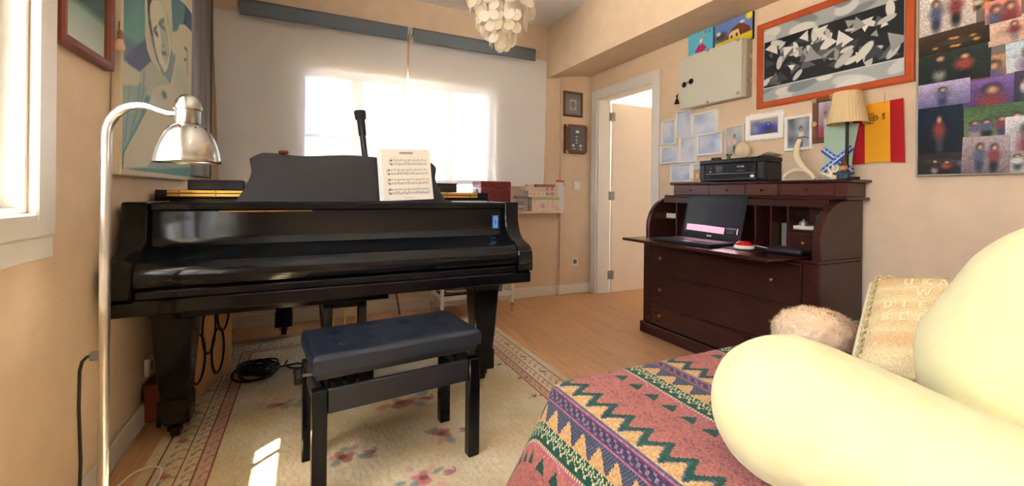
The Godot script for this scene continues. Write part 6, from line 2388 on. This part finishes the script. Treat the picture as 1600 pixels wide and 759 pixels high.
func collage() -> void:
	var A := Pic.new(600, 500, hexc(90, 80, 76))
	# atlas of 30 small snapshots, 100 x 100 each
	var sk := hexc(206, 160, 130)
	var bgs := [[hexc(226, 220, 214), hexc(196, 186, 178)], [hexc(120, 120, 124), hexc(90, 84, 80)], [hexc(150, 84, 36), hexc(206, 130, 60)], [hexc(110, 70, 60), hexc(70, 50, 50)], [hexc(196, 110, 106), hexc(140, 70, 66)], [hexc(74, 56, 40), hexc(46, 36, 30)], [hexc(226, 150, 140), hexc(206, 130, 120)], [hexc(222, 190, 170), hexc(206, 170, 150)], [hexc(226, 216, 186), hexc(206, 196, 170)], [hexc(40, 60, 50), hexc(30, 40, 34)], [hexc(196, 150, 110), hexc(150, 110, 80)], [hexc(190, 210, 220), hexc(214, 222, 220)], [hexc(190, 180, 214), hexc(110, 104, 150)], [hexc(130, 100, 170), hexc(80, 60, 110)], [hexc(70, 56, 84), hexc(46, 40, 56)], [hexc(196, 80, 70), hexc(110, 150, 90)], [hexc(28, 44, 66), hexc(22, 26, 34)], [hexc(70, 110, 60), hexc(120, 130, 90)], [hexc(176, 160, 164), hexc(120, 104, 104)], [hexc(216, 214, 214), hexc(180, 182, 186)], [hexc(140, 136, 120), hexc(170, 160, 140)], [hexc(64, 52, 50), hexc(40, 36, 38)], [hexc(196, 160, 70), hexc(140, 110, 50)], [hexc(176, 200, 216), hexc(150, 176, 196)], [hexc(60, 90, 130), hexc(140, 160, 180)], [hexc(170, 120, 100), hexc(110, 80, 70)], [hexc(90, 120, 90), hexc(60, 80, 60)], [hexc(206, 190, 170), hexc(160, 140, 120)], [hexc(150, 60, 60), hexc(90, 40, 40)], [hexc(120, 150, 170), hexc(190, 180, 160)]]
	var tops := [hexc(84, 94, 124), hexc(132, 58, 62), hexc(204, 200, 192), hexc(46, 46, 50), hexc(150, 66, 56), hexc(112, 92, 128)]
	for i in 30:
		var x0 := (i % 6) * 100
		var y0 := int(i / 6) * 100
		A.clip = Rect2i(x0, y0, 100, 100)
		A.grad(x0, y0, x0 + 100, y0 + 100, bgs[i][0], bgs[i][1])
		var r := RandomNumberGenerator.new()
		r.seed = 200 + i
		for k in 5:
			var ex := r.randf_range(14, 30)
			var ey := r.randf_range(8, 16)
			A.ell(x0 + r.randf_range(34, 66), y0 + r.randf_range(34, 66), ex, ey, bgs[i][k % 2].lightened(r.randf_range(-0.0, 0.3)) if k % 2 else bgs[i][0].darkened(0.25), 0.5, 0.0, 0.6)
		var np: int = [2, 1, 5, 2, 1, 0, 2, 1, 1, 2, 2, 1, 1, 1, 2, 4, 1, 6, 2, 1, 3, 3, 1, 2, 2, 3, 2, 1, 4, 2][i]
		for k in np:
			var hh := 74.0 if np < 3 else 52.0
			var foot := y0 + 92.0 + r.randf_range(-6, 6)
			if i in [4, 6, 8, 10, 11, 13, 19, 27]:
				hh = 150.0
				foot = y0 + 172.0
			A.person(x0 + 100.0 * (k + 1) / (np + 1) + r.randf_range(-7, 7), foot, hh, sk, tops[(i + k) % 6], tops[[0, 3, 2, 3][(i * 2 + k) % 4]].darkened(0.3), hexc(50, 36, 30))
		if i == 5:
			for k in 8:
				A.ell(x0 + r.randf_range(10, 90), y0 + r.randf_range(30, 80), 4, 5, hexc(206, 150, 70), 0.6)
	A.im.resize(300, 250, Image.INTERPOLATE_LANCZOS)
	A.im.resize(600, 500, Image.INTERPOLATE_CUBIC)
	A.speckle(0.12, 12, 3)
	var t := thing("photo_collage", "large collage board of overlapping family snapshots at the right edge", "collage", Vector3(RW - 0.003, 1.72, -0.66), -PI / 2)
	var g := Geo.new()
	g.box(Vector3(-0.412, -0.567, 0), Vector3(0.41, 0.5, 0.015), 0.003)
	part("board", g, mat(hexc(120, 112, 104), 0.6), t)
	var atlas := print_mat(A.tex(), 0.3)
	# rows of snapshots from the bottom left; [x, y, w, h, cell] measured on the wall
	var ph := [[-0.405, -0.56, 0.2, 0.12, 21], [-0.405, -0.46, 0.165, 0.24, 16], [-0.405, -0.235, 0.185, 0.115, 12], [-0.405, -0.13, 0.25, 0.16, 9], [-0.405, 0.02, 0.245, 0.1, 5], [-0.405, 0.11, 0.2, 0.2, 0], [-0.405, 0.3, 0.22, 0.18, 24],
		[-0.245, -0.56, 0.15, 0.165, 18], [-0.25, -0.405, 0.27, 0.15, 17], [-0.24, -0.26, 0.17, 0.12, 13], [-0.235, -0.15, 0.13, 0.11, 10], [-0.165, 0.0, 0.14, 0.11, 7], [-0.175, 0.1, 0.11, 0.1, 6], [-0.215, 0.175, 0.18, 0.11, 2], [-0.22, 0.28, 0.1, 0.17, 1],
		[-0.115, -0.56, 0.19, 0.12, 20], [-0.11, -0.47, 0.14, 0.15, 19], [-0.085, -0.26, 0.09, 0.13, 14], [-0.11, -0.13, 0.16, 0.13, 11], [-0.03, 0.0, 0.12, 0.1, 8], [-0.055, 0.08, 0.15, 0.12, 4], [-0.04, 0.19, 0.16, 0.12, 3], [-0.12, 0.3, 0.14, 0.12, 23],
		[0.0, -0.3, 0.13, 0.15, 15], [0.03, -0.46, 0.14, 0.19, 23], [0.06, -0.15, 0.16, 0.16, 25], [0.09, 0.01, 0.15, 0.17, 26], [0.11, 0.17, 0.17, 0.16, 27], [0.03, 0.31, 0.2, 0.17, 28],
		[0.08, -0.56, 0.19, 0.12, 29], [0.17, -0.45, 0.18, 0.16, 24], [0.14, -0.31, 0.2, 0.17, 12], [0.22, -0.15, 0.18, 0.15, 2], [0.24, 0.0, 0.16, 0.2, 16], [0.27, 0.19, 0.13, 0.14, 18], [0.22, 0.33, 0.18, 0.15, 9]]
	for i in ph.size():
		var q = ph[i]
		var cx: float = q[4] % 6
		var cy: int = q[4] / 6
		var z := 0.0155 + 0.0011 * ((i * 7) % 5)
		g = Geo.new()
		g.xf = Transform3D(Basis(Vector3(0, 0, 1), 0.03 * (((i * 5) % 7) - 3) / 3.0), Vector3(q[0] + q[2] / 2, q[1] + q[3] / 2, z))
		g.quad(Vector3(-q[2] / 2, q[3] / 2, 0.0008), Vector3(q[2] / 2, q[3] / 2, 0.0008), Vector3(q[2] / 2, -q[3] / 2, 0.0008), Vector3(-q[2] / 2, -q[3] / 2, 0.0008), Vector3(0, 0, 1), Vector2((cx + 0.02) / 6.0, (cy + 0.02) / 5.0), Vector2((cx + 0.98) / 6.0, (cy + 0.98) / 5.0))
		g.box(Vector3(-q[2] / 2, -q[3] / 2, -0.0003), Vector3(q[2] / 2, q[3] / 2, 0.0006), 0.0)
		part("snapshot", g, atlas, t)
	var rim := mat(hexc(150, 146, 128), 0.4)
	part("rim", moulding(0.826, 1.07, 0.01, 0.022, Vector2(-0.001, -0.0335)), rim, t)

func chandelier() -> void:
	var b := Vector3(1.165, CH, -2.64)
	var t := thing("shell_chandelier", "cream capiz shell chandelier hanging in tiers from the ceiling", "chandelier", b)
	var g := Geo.new()
	g.lathe([Vector2(0, -0.04), Vector2(0.03, -0.038), Vector2(0.05, -0.015), Vector2(0.052, 0), Vector2(0, 0)], 24)
	part("canopy", g, M.chrome, t)
	g = Geo.new()
	g.tube([Vector3(0, -0.03, 0), Vector3(0, -0.34, 0)], 0.006, 8)
	part("rod", g, M.chrome, t)
	var disc := Geo.new()
	disc.lathe([Vector2(0, -0.0016), Vector2(0.03, -0.0004), Vector2(0.036, 0.0008), Vector2(0.036, 0.0018), Vector2(0.03, 0.0014), Vector2(0, 0.0002)], 18, Vector3.ZERO, 0.5)
	var dm := disc.mesh()
	var shells := []
	for c in [hexc(255, 251, 242), hexc(252, 244, 226), hexc(255, 253, 248)]:
		var m: StandardMaterial3D = M.shell.duplicate()
		m.albedo_color = c
		shells.append(m)
	var r := RandomNumberGenerator.new()
	r.seed = 77
	# ring radius, string count, top, discs per string
	var tiers := [[0.215, 19, -0.36, 3], [0.17, 15, -0.40, 4], [0.125, 12, -0.45, 4], [0.08, 8, -0.52, 4], [0.035, 4, -0.6, 3]]
	for q in tiers:
		g = Geo.new()
		var ring := []
		for k in 33:
			ring.append(Vector3(cos(TAU * k / 32.0) * q[0], q[2] + 0.035, sin(TAU * k / 32.0) * q[0]))
		g.tube(ring, 0.003, 6, false)
		g.tube([Vector3(0, -0.335, 0), Vector3(q[0], q[2] + 0.035, 0)], 0.003, 6)
		part("ring", g, M.chrome, t)
		for s in q[1]:
			var a: float = TAU * (s + 0.5 * r.randf()) / q[1]
			for d in q[3]:
				var y: float = q[2] - d * 0.056 - r.randf() * 0.01
				var pos := Vector3(cos(a) * q[0], y, sin(a) * q[0])
				var bs := Basis(Vector3.UP, -a + r.randf_range(-0.7, 0.7)) * Basis(Vector3(0, 0, 1), PI / 2 + r.randf_range(-0.22, 0.22))
				inst("shell_disc", dm, shells[r.randi() % 3], t, Transform3D(bs, pos))

func bed() -> void:
	var m := bedspread_mat()
	var Y := 0.5
	var X0 := 0.68
	var X1 := RW - 0.03
	var Z0 := -1.06
	var Z1 := 1.5
	var t := thing("bed", "low bed under a knitted bedspread of pink green and purple zigzag bands", "bed", Vector3(1.7, 0, 0.2))
	var o := Vector3(1.7, 0, 0.2)
	var g := G(o)
	g.box(Vector3(X0 + 0.02, 0.12, Z0 + 0.03), Vector3(X1 - 0.01, 0.46, Z1), 0.02)
	part("mattress", g, mat(hexc(226, 220, 208), 0.9), t)
	for q in [[X0 + 0.1, Z0 + 0.1], [X1 - 0.1, Z0 + 0.1], [X0 + 0.1, Z1 - 0.1], [X1 - 0.1, Z1 - 0.1]]:
		g = G(o)
		g.box(Vector3(q[0] - 0.03, 0.0125, q[1] - 0.03), Vector3(q[0] + 0.03, 0.12, q[1] + 0.03), 0.004)
		part("leg", g, M.dark_wood, t)
	var uvw := func(x: float, z: float) -> Vector2: return Vector2((x - 0.63) / 0.41, z / 0.128)
	g = G(o)
	var lump := func(x: float, z: float) -> float: return 0.006 * sin(x * 9.0 + z * 4.0) * sin(z * 7.0 + 1.0)
	g.grid(70, 70, func(u: float, v: float) -> Vector3:
		var x := lerpf(X0, X1, u)
		var z := lerpf(Z0, Z1, v)
		return Vector3(x, Y + lump.call(x, z) * minf(1.0, minf(u, v) * 8.0), z), -1.0,
		func(u: float, v: float) -> Vector2: return uvw.call(lerpf(X0, X1, u), lerpf(Z0, Z1, v)))
	# hanging sides: perimeter from the near left end round the far left corner to the wall
	var per := []
	for k in 41:
		per.append([Vector3(X0, Y, lerpf(Z1, Z0, k / 40.0)), Vector3(-1, 0, 0)])
	for k in range(1, 12):
		var a := PI / 2 * k / 12.0
		per.append([Vector3(X0, Y, Z0), Vector3(-cos(a), 0, -sin(a))])
	for k in 31:
		per.append([Vector3(lerpf(X0, X1, k / 30.0), Y, Z0), Vector3(0, 0, -1)])
	var np := per.size() - 1
	var corner := Vector3(X0, Y, Z0)
	var pick := func(u: float) -> Array:
		var f := u * np
		var i := mini(int(f), np - 1)
		var a: Array = per[i]
		var b: Array = per[i + 1]
		return [a[0].lerp(b[0], f - i), a[1].lerp(b[1], f - i).normalized()]
	var D := 0.485
	g.grid(np, 26, func(u: float, v: float) -> Vector3:
		var e: Array = pick.call(u)
		var s := v * D
		var near := exp(-pow(e[0].distance_to(corner) / 0.3, 2.0))
		var r := 0.045
		var off := 0.0
		var drop := 0.0
		if s < r * PI / 2:
			off = r * sin(s / r)
			drop = r * (1.0 - cos(s / r))
		else:
			var q := s - r * PI / 2
			var slope: float = 0.06 + 0.28 * near + 0.1 * absf(e[1].z)
			off = r + q * slope
			drop = r + q * sqrt(maxf(0.05, 1.0 - slope * slope))
		var ph: float = (e[0].x - e[0].z) * 16.0
		off += 0.014 * sin(ph) * v * (1.0 - near)
		return e[0] + e[1] * off + Vector3(0, -drop, 0), 1.0,
		func(u: float, v: float) -> Vector2:
			var e: Array = pick.call(u)
			var q: Vector3 = e[0] + e[1] * v * D
			return uvw.call(q.x, q.z))
	part("bedspread", g, m, t)

func bedspread_mat() -> StandardMaterial3D:
	var W := 512
	var H := 160
	var p := Pic.new(W, H, hexc(200, 110, 110))
	var pink := hexc(186, 112, 100)
	var pink2 := hexc(184, 100, 112)
	var green := hexc(34, 84, 66)
	var tan := hexc(210, 164, 106)
	var grey := hexc(96, 100, 116)
	var purple := hexc(104, 66, 90)
	var cream := hexc(214, 204, 150)
	var r := RandomNumberGenerator.new()
	r.seed = 31
	var tri := func(f: float) -> float: return 2.0 * absf(f - floorf(f + 0.5))
	var nx := 82
	var ny := 28
	for j in ny:
		for i in nx:
			var x := (i + 0.5) * 0.41 / nx
			var z := (j + 0.5) * 0.128 / ny
			var q: float = tri.call(z / 0.064)
			var c := pink
			var par := (i + j) % 2
			if x < 0.018 or x > 0.392:
				var d := minf(x, 0.41 - x)
				c = purple if d > 0.012 else (hexc(70, 66, 84) if (j / 2 + i) % 3 else hexc(140, 112, 130))
				if d > 0.014:
					c = hexc(178, 104, 124)
			elif x < 0.115:
				# tan stepped triangles, grey between them, a broad green zigzag, pink beyond
				var k := (x - 0.018) / 0.097
				var ed := 0.16 + 0.58 * (1.0 - q)
				if k > 0.05 and k < ed - 0.1:
					c = tan
				elif k < 0.2 or k < ed - 0.03:
					c = grey
				elif k < ed + 0.26:
					c = green
				else:
					c = pink
			elif x < 0.213:
				c = pink
				if r.randf() < 0.2:
					c = pink.darkened(0.18)
			elif x < 0.256:
				var k := (x - 0.213) / 0.043
				c = green if q < 0.9 * (1.0 - k) * 0.75 else pink
				if absf(x - 0.213) < 0.004:
					c = hexc(150, 130, 90)
			elif x < 0.272:
				c = pink2
				if r.randf() < 0.15:
					c = hexc(214, 160, 120)
			elif x < 0.279:
				c = hexc(176, 104, 100) if j % 2 else cream
			elif x < 0.33:
				var k := (x - 0.279) / 0.051
				var zz: float = absf(tri.call(z / 0.032) - k * 2.0 + 0.5)
				var zy: float = absf(tri.call(z / 0.032) - k * 2.0 + 1.2)
				c = cream if zz < 0.14 or zy < 0.12 else green
			elif x < 0.392:
				var k := (x - 0.33) / 0.062
				c = tan if k < 0.9 * (1.0 - q) else (grey if par else hexc(60, 64, 76))
			var n := r.randf_range(0.9, 1.08)
			c = Color(c.r * n, c.g * n, c.b * n).clamp()
			p.rect(float(i) * W / nx, float(j) * H / ny, float(i + 1) * W / nx, float(j + 1) * H / ny, c)
	var m := print_mat(p.tex(), 0.95)
	m.metallic_specular = 0.1
	m.rim_enabled = true
	m.rim = 0.25
	bump(m, 41, 0.25, 0.9, 2)
	return m

func cap(q: Vector3, a: Vector3, b: Vector3, ra: float, rb: float) -> float:
	var ab := b - a
	var h := clampf((q - a).dot(ab) / ab.length_squared(), 0.0, 1.0)
	return (q - a - ab * h).length() - lerpf(ra, rb, h)

func smin(a: float, b: float, k: float) -> float:
	var h := clampf(0.5 + 0.5 * (b - a) / k, 0.0, 1.0)
	return lerpf(b, a, h) - k * h * (1.0 - h)

func cushions() -> void:
	# big yellow reading pillow: a tall back with a fat arm
	var b := Vector3(1.2, 0.5, -0.42)
	var ym := tri_mat(noise_tex(51, 0.03, [hexc(227, 216, 158), hexc(232, 222, 168)]), Vector3(2, 2, 2), 0.9, 0.15)
	ym.rim_enabled = true
	ym.rim = 0.35
	bump(ym, 52, 0.02, 0.6)
	var g := Geo.new()
	var wr := FastNoiseLite.new()
	wr.seed = 9
	wr.frequency = 5.0
	g.sdf(func(q: Vector3) -> float:
		var w := q + b
		var arm := cap(w, Vector3(0.885, 0.618, -0.56), Vector3(1.1, 0.535, -0.32), 0.126, 0.098)
		arm = smin(arm, cap(w, Vector3(0.885, 0.612, -0.5), Vector3(0.93, 0.585, -0.18), 0.128, 0.13), 0.1)
		var back := cap(w, Vector3(1.31, 0.7, -0.275), Vector3(1.315, 0.8, -0.225), 0.225, 0.224)
		back = smin(back, cap(w, Vector3(1.27, 0.62, -0.18), Vector3(1.28, 0.62, 0.0), 0.175, 0.19), 0.05)
		var d := smin(arm, back, 0.02)
		d = maxf(d, 0.512 - w.y + 0.0)
		return d + 0.0045 * wr.get_noise_3dv(w * 0.8) + 0.0025 * wr.get_noise_3dv(w * Vector3(2.2, 2.6, 2.2) + Vector3(3, 0, 1)) , Vector3(-0.5, -0.05, -0.32), Vector3(0.45, 0.57, 0.66), 0.015)
	solo("reading_pillow", g, ym, "big pale yellow reading pillow with fat arm in the right foreground", "pillow", b)
	# cushion with raised lettering and rope piping
	var cu := thing("lettered_cushion", "cream square cushion with raised lettering and rope piping behind the yellow pillow", "cushion", Vector3(1.62, 0.5, -0.53))
	var ax := Vector3(0.23, 0.1, 0.97).normalized()
	var ay := Vector3(0.38, 0.25, -0.09)
	ay = (ay - ax * ay.dot(ax)).normalized()
	var xf := Transform3D(Basis(ax, ay, ax.cross(ay)), Vector3(0.0, 0.165, 0.0))
	var S := 0.2
	var T := 0.05
	var cp := Pic.new(256, 256, hexc(232, 212, 160))
	var r := RandomNumberGenerator.new()
	r.seed = 4
	for row in 6:
		for k in 9:
			cp.ell(r.randf() * 256, 24 + row * 42 + r.randf_range(-6, 6), r.randf_range(18, 40), r.randf_range(9, 15), hexc(222, 184, 132), 0.7, 0.0, 0.7)
	cp.speckle(0.05, 2, 2)
	var cm := print_mat(cp.tex(), 0.9)
	bump(cm, 61, 0.15, 0.5)
	var puff := func(u: float, v: float) -> float: return T * pow(maxf(0.0, (1.0 - pow(absf(u * 2 - 1), 3.0)) * (1.0 - pow(absf(v * 2 - 1), 3.0))), 0.5)
	g = Geo.new()
	g.xf = xf
	g.grid(30, 30, func(u: float, v: float) -> Vector3: return Vector3((u * 2 - 1) * S, (1 - v * 2) * S, 0.03 + puff.call(u, v)), -1.0)
	part("front", g, cm, cu)
	g = Geo.new()
	g.xf = xf
	g.grid(20, 20, func(u: float, v: float) -> Vector3: return Vector3((u * 2 - 1) * S, (1 - v * 2) * S, -0.03 - puff.call(u, v)), 1.0)
	for e in 4:
		var rot := Basis(Vector3(0, 0, 1), PI / 2 * e)
		g.grid(20, 6, func(u: float, v: float) -> Vector3: return rot * Vector3((u * 2 - 1) * S, S + 0.03 * sin(v * PI), lerpf(0.03, -0.03, v)), 1.0)
	part("back", g, mat(hexc(236, 222, 182), 0.9), cu)
	# rope piping: a wound strand along the seam
	g = Geo.new()
	g.xf = xf
	var loop := []
	var cnt := 420
	for k in cnt + 1:
		var f := 4.0 * k / cnt
		var e := int(f) % 4
		var s := (f - floorf(f)) * 2 - 1
		var base := Basis(Vector3(0, 0, 1), -PI / 2 * e) * Vector3(s * S, S + 0.004, 0.034)
		var a := TAU * 60.0 * k / cnt
		loop.append(base + Vector3(0, 0, sin(a) * 0.004) + (Basis(Vector3(0, 0, 1), -PI / 2 * e) * Vector3(0, cos(a) * 0.004, 0)))
	g.tube(loop, 0.0042, 5, false)
	part("rope_piping", g, mat(hexc(196, 176, 120), 0.7), cu)
	var fnt := SystemFont.new()
	fnt.font_names = PackedStringArray(["Droid Sans"])
	fnt.font_weight = 700
	var lm := mat(hexc(236, 219, 172), 0.9)
	var rows := [[" UKAL", 0.145], ["  W V", 0.09], ["DIEI*", 0.035], ["BELL", -0.02]]
	for q in rows:
		var chars: String = q[0]
		for k in chars.length():
			if chars[k] == " ":
				continue
			var tm := TextMesh.new()
			tm.text = chars[k]
			tm.font = fnt
			tm.font_size = 40
			tm.pixel_size = 0.00095
			tm.depth = 0.005
			var x := -0.15 + 0.038 * k
			var u := x / S * 0.5 + 0.5
			var v: float = 0.5 - q[1] / S * 0.5
			var e := 0.02
			var sx: float = (puff.call(u + e, v) - puff.call(u - e, v)) / (4 * e * S)
			var tilt := Basis(Vector3.UP, -atan(sx))
			inst("raised_letter", tm, lm, cu, xf * Transform3D(tilt, Vector3(x, q[1], 0.0305 + puff.call(u, v))))
	# peach plush
	var pm := mat(hexc(252, 220, 180), 0.95, 0.0, 0.1)
	pm.rim_enabled = true
	pm.rim = 0.5
	var pl := thing("plush_cushion", "fluffy peach plush cushion lying on the bed behind the yellow pillow", "cushion", Vector3(1.65, 0.505, -0.93))
	var ns := FastNoiseLite.new()
	ns.seed = 3
	ns.frequency = 14.0
	var R3 := Vector3(0.14, 0.085, 0.12)
	g = Geo.new()
	var surf := func(th2: float, ph2: float) -> Vector3:
		var d := Vector3(sin(th2) * cos(ph2), cos(th2), sin(th2) * sin(ph2))
		var p := d * R3 * (1.0 + 0.1 * ns.get_noise_3dv(d * 0.12) + 0.09 * ns.get_noise_3dv(d * 0.35))
		return Vector3(p.x, maxf(p.y + 0.055, 0.0), p.z)
	g.grid(72, 40, func(u: float, v: float) -> Vector3: return surf.call(PI * v, TAU * u), 1.0)
	part("body", g, pm, pl)
	var fur := Geo.new()
	var rf := RandomNumberGenerator.new()
	rf.seed = 15
	for k in 9000:
		var th2 := acos(rf.randf_range(-0.5, 1.0))
		var ph2 := rf.randf() * TAU
		var p: Vector3 = surf.call(th2, ph2)
		var d := (p - Vector3(0, 0.06, 0)).normalized()
		var side := d.cross(Vector3(rf.randf_range(-1, 1), rf.randf_range(-1, 1), rf.randf_range(-1, 1))).normalized()
		var tip := p + d * rf.randf_range(0.004, 0.011) + side.cross(d) * rf.randf_range(-0.012, 0.012) + Vector3(0, -0.003, 0)
		fur.tri(p + side * 0.0014, p - side * 0.0014, tip, d, d, d)
	var fo := part("fur", fur, pm, pl)
	fo.set_meta("kind", "stuff")
